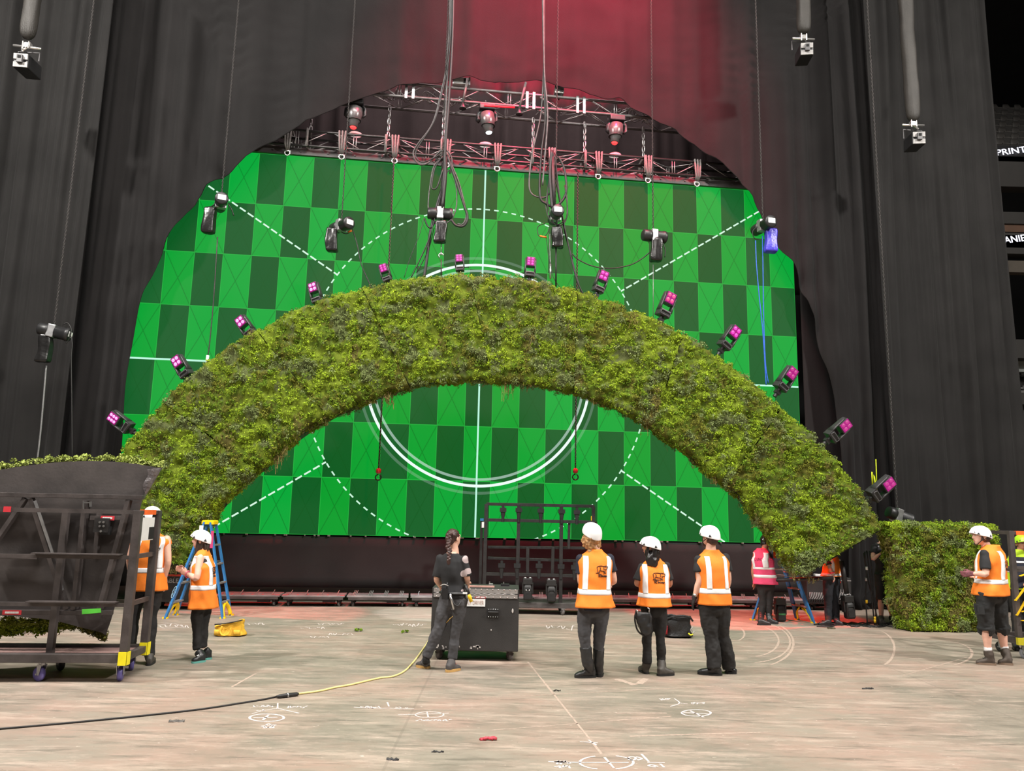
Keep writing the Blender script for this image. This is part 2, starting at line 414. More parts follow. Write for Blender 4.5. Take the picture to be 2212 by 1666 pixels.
# ---------------------------------------------------------------- LED screen
def led_material():
    m = bpy.data.materials.new('led screen picture'); m.use_nodes = True
    nt = m.node_tree; N, Lk = nodes(m); b = N['Principled BSDF']; x = NX(nt)
    tc = N.new('ShaderNodeTexCoord'); s = N.new('ShaderNodeSeparateXYZ'); Lk.new(tc.outputs['Object'], s.inputs[0])
    X, Zc = s.outputs[0], s.outputs[2]
    u = x.m('ADD', x.m('DIVIDE', X, .6), 12.5); v = x.m('ADD', x.m('DIVIDE', Zc, 1.2), 3.0)
    iu, iv = x.m('FLOOR', u), x.m('FLOOR', v); fu, fv = x.m('SUBTRACT', u, iu), x.m('SUBTRACT', v, iv)
    bright = x.m('MODULO', x.m('ADD', iu, iv), 2.0)
    wn = N.new('ShaderNodeTexWhiteNoise'); wn.noise_dimensions = '2D'; cb = N.new('ShaderNodeCombineXYZ'); Lk.new(iu, cb.inputs[0]); Lk.new(iv, cb.inputs[1]); Lk.new(cb.outputs[0], wn.inputs['Vector'])
    dk = x.mix(wn.outputs['Value'], srgb(0, 88, 30), srgb(18, 98, 42))
    br = x.mix(wn.outputs['Value'], srgb(0, 158, 45), srgb(0, 168, 58))
    c = x.mix(bright, dk, br)
    dg = x.m('MAXIMUM', x.band(x.m('SUBTRACT', fu, fv), .016), x.band(x.m('SUBTRACT', x.m('ADD', fu, fv), 1.0), .016))
    c = x.mix(x.m('MULTIPLY', dg, .45), c, srgb(0, 84, 22))
    eu = x.m('MINIMUM', fu, x.m('SUBTRACT', 1.0, fu)); ev = x.m('MINIMUM', fv, x.m('SUBTRACT', 1.0, fv))
    ed = x.m('MAXIMUM', x.m('LESS_THAN', eu, .011), x.m('LESS_THAN', ev, .0065))
    c = x.mix(x.m('MULTIPLY', ed, .75), c, srgb(40, 190, 70))
    r = x.m('SQRT', x.m('ADD', x.m('MULTIPLY', X, X), x.m('MULTIPLY', Zc, Zc)))
    white = srgb(226, 255, 244)
    c = x.mix(x.m('MULTIPLY', x.band(x.m('SUBTRACT', r, 2.655), .03), .10), c, white)
    c = x.mix(x.m('MULTIPLY', x.band(x.m('SUBTRACT', r, 2.36), .028), .38), c, white)
    ang = x.m('ARCTAN2', Zc, X)
    ds = x.m('LESS_THAN', x.m('FRACT', x.m('MULTIPLY', x.m('ADD', ang, 4.0), 118/(2*PI))), .52)
    c = x.mix(x.m('MULTIPLY', ds, x.band(x.m('SUBTRACT', r, 3.84), .016)), c, srgb(205, 250, 222))
    ax, az = x.m('ABSOLUTE', X), x.m('ABSOLUTE', Zc)
    sl = math.radians(32.7)
    dd = x.m('SUBTRACT', x.m('MULTIPLY', az, math.cos(sl)), x.m('MULTIPLY', ax, math.sin(sl)))
    ll = x.m('ADD', x.m('MULTIPLY', az, math.sin(sl)), x.m('MULTIPLY', ax, math.cos(sl)))
    dl = x.m('MULTIPLY', x.m('MULTIPLY', x.band(dd, .018), x.m('GREATER_THAN', r, 3.84)), x.m('LESS_THAN', x.m('FRACT', x.m('DIVIDE', ll, .21)), .74))
    c = x.mix(dl, c, srgb(215, 252, 228))
    ln = x.m('MAXIMUM', x.band(X, .019), x.m('MULTIPLY', x.band(Zc, .020), x.m('GREATER_THAN', r, .5)))
    c = x.mix(ln, c, srgb(190, 250, 226))
    c = x.mix(x.band(x.m('SUBTRACT', r, 2.5), .030), c, srgb(240, 255, 250))
    pl = x.m('MULTIPLY', x.band(X, .47), x.band(x.m('SUBTRACT', Zc, .0), .22))
    c = x.mix(pl, c, srgb(214, 190, 222))
    em = x.m('MULTIPLY', 1.0, 1.0)
    Lk.new(c, b.inputs['Emission Color']); b.inputs['Emission Strength'].default_value = 1.0
    b.inputs['Base Color'].default_value = (.009, .009, .009, 1); b.inputs['Roughness'].default_value = .8; b.inputs['Specular IOR Level'].default_value = .04
    return m
LEDM = led_material()
led = thing('led_screen', 'huge LED screen showing a chequered green football pitch with white lines', 'screen', L(0, 0, 1.38), rot=(0, 0, YAW))
me = MB().box((0, .05, .6), (15, .1, 8.4)).mesh('screen')
o = bpy.data.objects.new('screen_face', me); me.materials.append(LEDM); COL.objects.link(o); o.parent = led; o.location = (0, 0, ZMID-1.38)
HEADM = M('grey painted screen header', (.055, .050, .050), .6, .2, .2, 6)
mb = MB(); mb.box((0, .04, 8.50), (15.0, .16, .16))
for k in range(25):
    mb.lathe([(.022, 0), (.022, .02)], (-7.2+.6*k, -.04, 8.50), (0, -1, 0), 8)
o = mb.build('header_beam', HEADM); o.parent = led
for k in range(25):
    r_ = random.Random(k)
    for q in range(r_.randint(1, 3)): mb = MB(); mb.box((-7.3+.6*k+r_.uniform(0, .5), -.01, -.015), (r_.uniform(.02, .06), .03, .03)); o = mb.build('lower_bracket', M('screen lower brackets', (.25, .24, .22), .5, .5, .5, 3)); o.parent = led
mb = MB(); mb.box((0, .16, 4.2), (14.9, .1, 8.2)); o = mb.build('back_frame', BLACK); o.parent = led

# ---------------------------------------------------------------- black drapes
def velour(name, col):
    m = M(name, col, .85, 0, .22, 1.2, .25, 90, sheen=.04, detail=6, spec=.2)
    return m
VEL = velour('black velour', (.0086, .0076, .0076)); VEL2 = velour('dusty black velour', (.0112, .0105, .0102)); VEL3 = velour('brown black velour', (.034, .030, .028))
def fold(u, z, s=0.0, n=1.0):                       # depth of the hanging folds
    a = mnoise.noise(V((u*1.15+s, z*.035, s))); b = mnoise.noise(V((u*3.1+s*2, z*.06, 4+s))); c = mnoise.noise(V((u*7.0+s, z*.12, 9)))
    return n*(.26*a + .30*(b + .5*abs(b)) + .13*c)
def drape(name, label, us, z0, z1, w, seed, amp, mat, hem=0.0, lean=0.0):
    zs = np.linspace(z0, z1, 40); mb = MB(); vs = []; fs = []
    for u in us:
        for z in zs:
            vs.append(L(u + lean*(z1-z)/(z1-z0), w + fold(u, z, seed, amp), z))
    nz = len(zs)
    for i in range(len(us)-1):
        for j in range(nz-1): fs.append((i*nz+j, (i+1)*nz+j, (i+1)*nz+j+1, i*nz+j+1))
    mb.add(vs, fs)
    o = mb.build(name, mat, None, smooth=True, fix=False)
    md = o.modifiers.new('cloth', 'SOLIDIFY'); md.thickness = .012
    return tag(o, label, 'drape')
# the portal drape with the round opening
CUT = [(248, 1330), (250, 1200), (254, 1060), (261, 960), (266, 870), (274, 800), (286, 728), (300, 668), (318, 618), (345, 560), (372, 510), (405, 462), (445, 415), (480, 389), (505, 374), (560, 325), (620, 287), (690, 248), (745, 225), (800, 205), (850, 188),
       (900, 179), (950, 176), (990, 170), (1030, 171), (1080, 178), (1130, 178), (1160, 172), (1200, 184), (1250, 196), (1310, 213), (1340, 215), (1370, 236), (1420, 262), (1460, 279), (1510, 318), (1545, 343), (1580, 378), (1610, 405), (1644, 460), (1673, 512), (1706, 566), (1723, 607), (1740, 646), (1758, 690), (1773, 748), (1786, 800), (1797, 860), (1806, 930), (1812, 1000), (1818, 1080), (1824, 1180), (1830, 1306)]
WD = .48
cut = [V((*uz(x, y, WD), 0)) for x, y in CUT]
cut = spline(cut, 5)
cut[0].y = cut[-1].y = 0.01
for p in cut: p.y = max(p.y, .01)
cc = V((0.2, 4.0, 0)); UL, UR, ZT = uz(150, 300, WD)[0], uz(1893, 300, WD)[0], 15.5
vs = []; fs = []; NT = 92
for k, p in enumerate(cut):
    d = (p - cc)
    sc = []
    if d.x > 1e-6: sc.append((UR-p.x)/d.x)
    if d.x < -1e-6: sc.append((UL-p.x)/d.x)
    if d.y > 1e-6: sc.append((ZT-p.y)/d.y)
    if d.y < -1e-6: sc.append((0.01-p.y)/d.y)
    q = p + d*max(0.0, min(sc))
    if p.y <= .02: q = V((UL if p.x < 0 else UR, .01, 0))
    for j in range(NT):
        t = (j/(NT-1))**1.25; a = lerp(p, q, t)
        side = min(1.0, max(0.0, (abs(a.x-.2)-4.2)/3.5))
        am = .22 + .70*side
        near = math.exp(-((a-p).length/.9))
        ripple = .05*near*mnoise.noise(V((k*.16, t*9, 3))) + .035*near*math.sin(k*.55 + t*8)*(.5+.5*mnoise.noise(V((k*.05, 0, 8))))
        vs.append(L(a.x, WD + fold(a.x, a.y, 2.0, am) + ripple - .03*near, a.y))
for i in range(len(cut)-1):
    for j in range(NT-1): fs.append((i*NT+j, i*NT+j+1, (i+1)*NT+j+1, (i+1)*NT+j))
mb = MB(); mb.add(vs, fs)
o = mb.build('stage_drape', VEL, None, smooth=True, fix=False)
md = o.modifiers.new('cloth', 'SOLIDIFY'); md.thickness = .012
tag(o, 'vast black drape with a round opening cut around the green screen', 'drape')
ul0, ur0 = uz(-60, 700, .75)[0], uz(175, 700, .75)[0]
drape('stage_drape', 'black side drape in deep folds hanging above the moss panel cart', np.linspace(ul0-2.5, ur0, 150), .01, 15.5, .95, 5.0, .9, VEL2)
ul1, ur1 = uz(1885, 500, .75)[0], uz(2163, 500, .75)[0]
drape('stage_drape', 'dusty black side drape hanging behind the standing moss wall', np.linspace(ul1, ur1, 170), .01, 15.5, .88, 13.0, .85, VEL2)
drape('masking_drape', 'flat black masking strip beside the right edge of the screen', np.linspace(7.62, 9.3, 26), .01, 10.2, .02, 21.0, .16, VEL)
drape('masking_drape', 'narrow dark masking strip beside the left edge of the screen', np.linspace(-9.0, -7.62, 26), .01, 10.2, .02, 33.0, .3, VEL)
# screen skirt and backdrop
zs = (0.28, 1.36)
mb = MB(); vs = []; fs = []; US = np.linspace(-7.2, 7.3, 150)
for u in US:
    for z in np.linspace(.3, 1.345, 6): vs.append(L(u, -.02 + .012*mnoise.noise(V((u*2, z, 1))), z))
for i in range(149):
    for j in range(5): fs.append((i*6+j, (i+1)*6+j, (i+1)*6+j+1, i*6+j+1))
mb.add(vs, fs); o = mb.build('screen_skirt', M('flat black masking cloth', (.022, .0205, .020), .9, 0, .2, 1.5, .15, 140), None, True, fix=False)
md = o.modifiers.new('cloth', 'SOLIDIFY'); md.thickness = .01
tag(o, 'flat black skirt closing the gap below the LED screen', 'drape')
drape('backdrop_drape', 'black folded backdrop seen through the trusses above the screen', np.linspace(-9, 9.5, 190), 8.0, 15.5, -2.6, 41.0, .75, velour('backdrop velour', (.040, .034, .034)))
# ================================================================== MOSS ARCH AND MOSS WALL
def moss_material():
    m = bpy.data.materials.new('preserved moss'); m.use_nodes = True
    nt = m.node_tree; N, Lk = nodes(m); b = N['Principled BSDF']
    a = N.new('ShaderNodeAttribute'); a.attribute_name = 'species'; a.attribute_type = 'GEOMETRY'
    tc = N.new('ShaderNodeTexCoord'); nz = N.new('ShaderNodeTexNoise'); nz.inputs['Scale'].default_value = 55; nz.inputs['Detail'].default_value = 3
    Lk.new(tc.outputs['Object'], nz.inputs['Vector'])
    hs = N.new('ShaderNodeHueSaturation'); mr = N.new('ShaderNodeMapRange'); mr.inputs['From Min'].default_value = .3; mr.inputs['From Max'].default_value = .7; mr.inputs['To Min'].default_value = .65; mr.inputs['To Max'].default_value = 1.3
    Lk.new(nz.outputs['Fac'], mr.inputs['Value']); Lk.new(mr.outputs[0], hs.inputs['Value']); Lk.new(a.outputs['Color'], hs.inputs['Color'])
    Lk.new(hs.outputs[0], b.inputs['Base Color']); b.inputs['Roughness'].default_value = .85; b.inputs['Specular IOR Level'].default_value = .15
    return m
MOSS = moss_material()
LIME = np.array([.250, .355, .022]); GREEN = np.array([.140, .235, .018]); OLIVE = np.array([.160, .172, .022]); SAGE = np.array([.195, .245, .085]); STRAW = np.array([.245, .195, .065]); BROWN = np.array([.110, .082, .026])
def vnoise(P, s, seed): return np.array([mnoise.noise(V((p[0]*s+seed, p[1]*s+seed*.7, p[2]*s))) for p in P])
def leaves(P, Nn, n_leaf, rad, lsize, col, upv, jitter=.25, flat=.35):
    """P clump centres, Nn normals -> small rhombic leaves standing out of each clump"""
    k = len(P); T = k*n_leaf
    p = np.repeat(P, n_leaf, 0); nn = np.repeat(Nn, n_leaf, 0); R = np.repeat(rad, n_leaf)[:, None]; c = np.repeat(col, n_leaf, 0)
    d = rng.normal(size=(T, 3)); d /= np.linalg.norm(d, axis=1)[:, None]
    d = d + nn*.75 + upv*.25; d /= np.linalg.norm(d, axis=1)[:, None]
    ctr = p + d*R*rng.uniform(.55, 1.1, (T, 1))
    ax = rng.normal(size=(T, 3)); ax -= d*(ax*d).sum(1)[:, None]*flat; ax /= np.linalg.norm(ax, axis=1)[:, None]
    bx = np.cross(d, ax) + d*rng.normal(size=(T, 1))*.5; bx /= np.linalg.norm(bx, axis=1)[:, None]
    s = np.repeat(lsize, n_leaf)[:, None]*rng.uniform(.6, 1.35, (T, 1))
    v = np.stack([ctr - ax*s, ctr - bx*s*.55 + d*s*.15, ctr + ax*s, ctr + bx*s*.55 + d*s*.15], 1).reshape(-1, 3)
    cc = c*rng.uniform(1-jitter, 1+jitter, (T, 1))
    return v, np.repeat(cc, 4, 0)
def quads_mesh(name, parts, base=None):
    vs = []; cs = []; fs = []; b = 0
    if base is not None:
        bv, bf, bc = base; vs.append(bv); cs.append(bc); fs += [list(f) for f in bf]; b = len(bv)
    nq = 0; qv = []
    for v, c in parts: qv.append(v); cs.append(c)
    if qv:
        q = np.concatenate(qv); nq = len(q)//4; vs.append(q)
    A = np.concatenate(vs); C_ = np.concatenate(cs)
    me = bpy.data.meshes.new(name)
    nb = len(fs); loops = np.array([i for f in fs for i in f] , dtype=np.int32) if nb else np.zeros(0, np.int32)
    ls = [len(f) for f in fs]
    allloops = np.concatenate([loops, np.arange(nq*4, dtype=np.int32)+b])
    sizes = np.array(ls + [4]*nq, dtype=np.int32); starts = np.concatenate([[0], np.cumsum(sizes)[:-1]]).astype(np.int32)
    me.vertices.add(len(A)); me.vertices.foreach_set('co', A.ravel())
    me.loops.add(len(allloops)); me.loops.foreach_set('vertex_index', allloops)
    me.polygons.add(len(sizes)); me.polygons.foreach_set('loop_start', starts); 
    try: me.polygons.foreach_set('loop_total', sizes)
    except Exception: pass
    me.update(calc_edges=True); me.validate()
    at_ = me.color_attributes.new('species', 'FLOAT_COLOR', 'POINT')
    at_.data.foreach_set('color', np.concatenate([C_, np.ones((len(C_), 1))], 1).astype(np.float32).ravel())
    return me
def species(P, seed):
    """which plant grows where: patches of lime moss, green moss, grey-green shrubs, dry straw"""
    a = vnoise(P, 1.6, seed); b = vnoise(P, 4.2, seed+7); r = rng.uniform(-.35, .35, len(P))
    col = np.empty((len(P), 3)); kind = np.zeros(len(P), int)
    t = a*.9 + b*.8 + r
    col[:] = GREEN
    col[t > -.06] = LIME*.9; col[t > .30] = LIME*1.15; col[t < -.42] = OLIVE*1.1
    s = vnoise(P, 3.4, seed+19) + .45*rng.uniform(-.5, .5, len(P))
    m = s > .30; col[m] = SAGE*rng.uniform(.65, 1.1, (m.sum(), 1)); kind[m] = 1
    w = vnoise(P*np.array([1.0, 1.0, .45]), 2.6, seed+41) + .3*rng.uniform(-.5, .5, len(P))
    m = w > .56; col[m] = (STRAW*.45+OLIVE*.55)*rng.uniform(.75, 1.1, (m.sum(), 1)); kind[m] = 2
    return col, kind
def moss_block(name, S, nu, nv, area, seed, parent, dens=290, thick=.05):
    """S(u,v) -> point, normal on the carrier (u along, v around the section); moss swells out of it"""
    g = np.array([[S(i/(nu-1), j/(nv-1)) for j in range(nv)] for i in range(nu)])     # nu x nv x 2 x 3
    P = g[:, :, 0].reshape(-1, 3); Nn = g[:, :, 1].reshape(-1, 3)
    h = .035*vnoise(P, 2.2, seed) + .070*vnoise(P, 5.5, seed+3) + .045*vnoise(P, 12, seed+5)
    col, _ = species(P, seed)
    bv = P + Nn*(h + thick)[:, None]
    bf = [(i*nv+j, (i+1)*nv+j, (i+1)*nv+j+1, i*nv+j+1) for i in range(nu-1) for j in range(nv-1)]
    bc = col*.40 + BROWN*.12  # carrier colour darkened: shade between the leaves painted in
    k = int(area*dens); parts = []
    u = rng.uniform(0, nu-1.001, k); v = rng.uniform(0, nv-1.001, k)
    i0 = u.astype(int); j0 = v.astype(int); fu = (u-i0)[:, None]; fv = (v-j0)[:, None]
    G = bv.reshape(nu, nv, 3); GN = Nn.reshape(nu, nv, 3)
    bl = lambda A: (A[i0, j0]*(1-fu)*(1-fv) + A[i0+1, j0]*fu*(1-fv) + A[i0, j0+1]*(1-fu)*fv + A[i0+1, j0+1]*fu*fv)
    CP, CN = bl(G), bl(GN); CN /= np.linalg.norm(CN, axis=1)[:, None]
    cc, kind = species(CP, seed)
    up = np.array([0, 0, 1.0])
    hh = vnoise(CP, 5.5, seed+3)
    keep = (hh > -.5)
    m = (kind == 0) & keep
    parts.append(leaves(CP[m], CN[m], 20, rng.uniform(.028, .060, m.sum()), rng.uniform(.0095, .0175, m.sum()), cc[m], up))
    m = (kind == 1) & keep
    parts.append(leaves(CP[m] + CN[m]*.02, CN[m], 22, rng.uniform(.035, .080, m.sum()), rng.uniform(.011, .018, m.sum()), cc[m], up))
    m = kind == 2                                                                     # dry strands hanging down
    q = CP[m]; n_ = CN[m]
    if len(q):
        parts.append(leaves(q, n_, 9, rng.uniform(.03, .06, len(q)), rng.uniform(.014, .022, len(q)), cc[m], up))
        T = 5; p = np.repeat(q, T, 0) + np.repeat(n_, T, 0)*rng.uniform(.01, .06, (len(q)*T, 1)) + rng.normal(size=(len(q)*T, 3))*.035
        ln = rng.uniform(.04, .10, (len(p), 1)); dv = np.array([0, 0, -1.0]) + rng.normal(size=(len(p), 3))*.22
        tv = rng.normal(size=(len(p), 3))*.0022; e = p + dv*ln
        vv = np.stack([p-tv, p+tv, e+tv*.6, e-tv*.6], 1).reshape(-1, 3)
        parts.append((vv, np.repeat((STRAW*.8)[None]*rng.uniform(.5, 1.05, (len(p), 1)), 4, 0)))
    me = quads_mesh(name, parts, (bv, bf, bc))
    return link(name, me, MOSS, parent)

WA = 0.0
TH = .42
OUT_ = [(262, 975), (300, 925), (340, 885), (390, 830), (440, 785), (500, 742), (560, 710), (620, 676), (700, 645), (780, 622), (860, 604), (940, 596), (1020, 594), (1100, 599), (1180, 612), (1260, 632), (1340, 660), (1420, 692), (1500, 735), (1570, 782), (1640, 840), (1700, 892), (1760, 947), (1820, 1012), (1870, 1077), (1905, 1140)]
INN = [(398, 1222), (420, 1175), (445, 1127), (470, 1095), (500, 1060), (550, 1020), (600, 975), (660, 930), (720, 895), (790, 865), (860, 840), (930, 826), (1000, 820), (1080, 822), (1160, 828), (1240, 845), (1310, 868), (1380, 903), (1440, 945), (1500, 990), (1550, 1030), (1612, 1080), (1637, 1113), (1652, 1140), (1676, 1176), (1698, 1209), (1732, 1243)]
ou = [uza(x, y) for x, y in OUT_]; iu_ = [uza(x, y) for x, y in INN]
ou = [(ou[0][0]-.75, 1.35), (ou[0][0]-.36, 2.0)] + ou
def arclen(P):
    P = np.array(P); d = np.r_[0, np.cumsum(np.hypot(*np.diff(P, axis=0).T))]; t = d/d[-1]
    tt = np.linspace(0, 1, 400); q = np.stack([np.interp(tt, t, P[:, 0]), np.interp(tt, t, P[:, 1])], 1)
    ker = np.ones(15)/15
    for c in (0, 1):
        pad = np.r_[2*q[0, c]-q[7:0:-1, c], q[:, c], 2*q[-1, c]-q[-2:-9:-1, c]]; q[:, c] = np.convolve(pad, ker, 'valid')
    return q
OQ, IQ = arclen(ou), arclen(iu_)
def curve(Q, t):
    x = np.clip(t, 0, 1)*399; i = min(int(x), 398); f = x-i
    return Q[i]*(1-f) + Q[i+1]*f
def arch_pt(t, s, w):                  # t along the arch, s 0 inner edge .. 1 outer edge, w depth behind the front
    s = .032 + .936*s; p = curve(IQ, t)*(1-s) + curve(OQ, t)*s
    return LA(p[0], -w, p[1])
arch = thing('moss_arch', 'great arch covered in green moss hanging in front of the green screen', 'arch', LA(0.3, -.2, 0))
SEG = [0, .155, .272, .388, .50, .612, .728, .85, 1.0]
for k in range(8):
    a, b = SEG[k]+(.0003 if k else 0), SEG[k+1]-(.0003 if k < 7 else 0)
    def S(u, v, a=a, b=b):
        t = a + (b-a)*u
        q0, q1 = curve(IQ, t), curve(OQ, t); dr = (q1-q0); dr = dr/np.hypot(*dr)
        rd = AU*float(dr[0]) + V((0, 0, float(dr[1])))
        if v < .14:   f = v/.14; p = arch_pt(t, 0, TH*(1-f)); n = (-rd + AN*(f**3)*.8)
        elif v > .86: f = (v-.86)/.14; p = arch_pt(t, 1, TH*f); n = (rd + AN*((1-f)**3)*.8)
        else:
            f = (v-.14)/.72; p = arch_pt(t, f, 0); e = max(0, abs(f-.5)*2-.9)/.1
            n = AN + rd*(math.copysign(e, f-.5)*.8)
        return (tuple(p), tuple(n.normalized()))
    ln = 1.0*(b-a)*17.5
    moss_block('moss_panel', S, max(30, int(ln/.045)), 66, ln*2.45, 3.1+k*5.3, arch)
mb = MB(); vs = []; fs = []
for i in range(81):
    t = i/80; vs += [arch_pt(t, -.02, TH*.55), arch_pt(t, 1.0, TH*.55), arch_pt(t, 1.0, TH+.06), arch_pt(t, -.02, TH+.06)]
for i in range(80): fs += [(4*i+j, 4*i+(j+1) % 4, 4*i+4+(j+1) % 4, 4*i+4+j) for j in range(4)]
fs += [(3, 2, 1, 0), (320, 321, 322, 323)]; mb.add(vs, fs)
mb.build('back_board', BLACK, arch)
# black end boards
for t, sg in ((0.0, -1), (1.0, 1)):
    mb = MB()
    q = [arch_pt(t, 0, .02), arch_pt(t, 1, .02), arch_pt(t, 1, TH), arch_pt(t, 0, TH)]
    d = (arch_pt(min(1, t+.002), .5, 0) - arch_pt(max(0, t-.002), .5, 0)).normalized()*sg*.035
    mb.add(q + [p+d for p in q], [(0, 1, 2, 3), (7, 6, 5, 4), (0, 4, 5, 1), (1, 5, 6, 2), (2, 6, 7, 3), (3, 7, 4, 0)])
    mb.build('end_board', BLACK, arch)
# long dry tufts dangling under the inner edge
def strands(name, pts, parent, n=26, ln=.4, spread=.05):
    parts = []
    for (px, py, l) in pts:
        p0 = np.array(ona(px, py, -.1)); p = p0 + rng.normal(size=(n, 3))*np.array([spread, spread, .04]); e = p + np.array([0, 0, -1.0])*rng.uniform(.3, 1.0, (n, 1))*l + rng.normal(size=(n, 3))*.012
        tv = rng.normal(size=(n, 3))*.003
        parts.append((np.stack([p-tv, p+tv, e+tv, e-tv], 1).reshape(-1, 3), np.repeat(STRAW[None]*rng.uniform(.6, 1.1, (n, 1)), 4, 0)))
        q = p + (e-p)*rng.uniform(.1, .9, (n, 1))
        parts.append(leaves(q, np.tile([0, -1.0, 0], (n, 1)), 5, np.full(n, .03), np.full(n, .013), np.repeat(STRAW[None]*.9, n, 0), np.array([0, 0, 1.0])))
    return link(name, quads_mesh(name, parts), MOSS, parent)
strands('hanging_tuft', [(1097, 822, .42), (1112, 822, .15), (1130, 826, .12), (843, 850, .22), (835, 855, .15), (800, 862, .1), (1395, 905, .3), (600, 985, .25), (612, 970, .2), (1150, 825, .1), (700, 905, .12), (1290, 862, .12), (1545, 1030, .15), (398, 1222, .1), (385, 1226, .12), (372, 1228, .1), (1720, 1240, .1), (1750, 1243, .1), (415, 1190, .18)], arch)

# ---- the standing moss wall on the right
WW = 3.72
def mw(px, py): return uz(px, py, WW)
wl = [mw(1970, 1366), mw(1964, 1330), mw(1956, 1290), mw(1951, 1240), mw(1940, 1180), mw(1933, 1128)]
wr = [mw(2150, 1366), mw(2152, 1280), mw(2152, 1200), mw(2152, 1135)]
Lq = arclen([(p[0], max(.02, p[1])) for p in wl]); Rq = arclen([(p[0], max(.02, p[1])) for p in wr])
wall = thing('moss_wall', 'leafy green moss wall panel standing on the floor beside the arch foot', 'moss panel', L(8.1, WW-.3, 0))
def SW(u, v):
    lo, hi = curve(Lq, v if v < .86 else 1.0), curve(Rq, v if v < .86 else 1.0)
    if v < .86: lo, hi = curve(Lq, v/.86), curve(Rq, v/.86)
    f = u
    if f < .12:   g = f/.12; p = lo; w = .45*(1-g); n = (-UD + ND*g**3*.8)
    elif f > .86: g = (f-.86)/.14; p = hi; w = .45*g; n = (UD + ND*(1-g)**3*.8)
    else: g = (f-.12)/.74; p = lo*(1-g) + hi*g; w = 0; n = V(ND)
    if v >= .86:
        g = (v-.86)/.14; w = max(w, .45*g); n = n*(1-g) + V((0, 0, 1))*(.4+.6*g)
    return (tuple(L(8.1 + (p[0]-8.1)*.985, WW-w-.03, .05 + (p[1]-.05)*.965)), tuple(n.normalized()))
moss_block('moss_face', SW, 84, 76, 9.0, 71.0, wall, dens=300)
mb = MB(); c0, c1 = curve(Lq, 0), curve(Rq, 0); h = curve(Lq, 1)[1]-.03
a_, b_ = [L(curve(Lq, t)[0]+.02, WW-.47, curve(Lq, t)[1]) for t in np.linspace(0, 1, 8)], [L(curve(Rq, t)[0]-.02, WW-.47, curve(Rq, t)[1]) for t in np.linspace(0, 1, 8)]
n_ = V(ND)*-.06
vs = a_ + b_ + [p+n_ for p in a_] + [p+n_ for p in b_]; fs = []
for i in range(7): fs += [(i, i+1, 9+i, 8+i), (16+i, 24+i, 25+i, 17+i), (i, 16+i, 17+i, i+1), (8+i, 9+i, 25+i, 24+i)]
fs += [(0, 8, 24, 16), (7, 23, 31, 15)]; mb.add(vs, fs); mb.build('back_board', BLACK, wall)
# small fallen tufts
for (px, py, s, lab) in ((773, 1364, .07, 'green moss tuft fallen on the floor between the yellow bag and the case'), (876, 1367, .05, 'tiny green moss scrap on the floor just left of the black case')):
    p = np.array(gp(px, py))[None] + rng.normal(size=(8, 3))*np.array([s*.6, s*.6, .004]); p[:, 2] = np.abs(p[:, 2])+.012
    tag(link('moss_tuft', quads_mesh('moss_tuft', [leaves(p, np.tile([0, 0, 1.0], (8, 1)), 14, np.full(8, s*.35), np.full(8, .018), np.repeat(GREEN[None]*.9, 8, 0), np.array([0, 0, 1.0]))]), MOSS), lab, 'moss')
# ================================================================== RIGGING
WR = -.22
def pw(pts, w, dz=0.0): return [ona(x, y, w) for x, y in pts]
LABELW = WHITE
VINYL = M('glossy black vinyl', (.012, .0115, .0115), .26, 0, .25, 12, .3, 14)
GUN = M('dark gunmetal', (.045, .044, .045), .38, .6, .2, 20)
CHAINM = M('dark steel chain', (.055, .050, .048), .5, .6, .2, 40)
SLING = M('grey round sling', (.13, .12, .115), .8, 0, .25, 30)
ROPE = M('grey wire rope', (.22, .22, .22), .45, .5, .2, 60)
SATIN = M('satin brown black cloth', (.022, .019, .016), .65, 0, .2, 3, .3, 40)

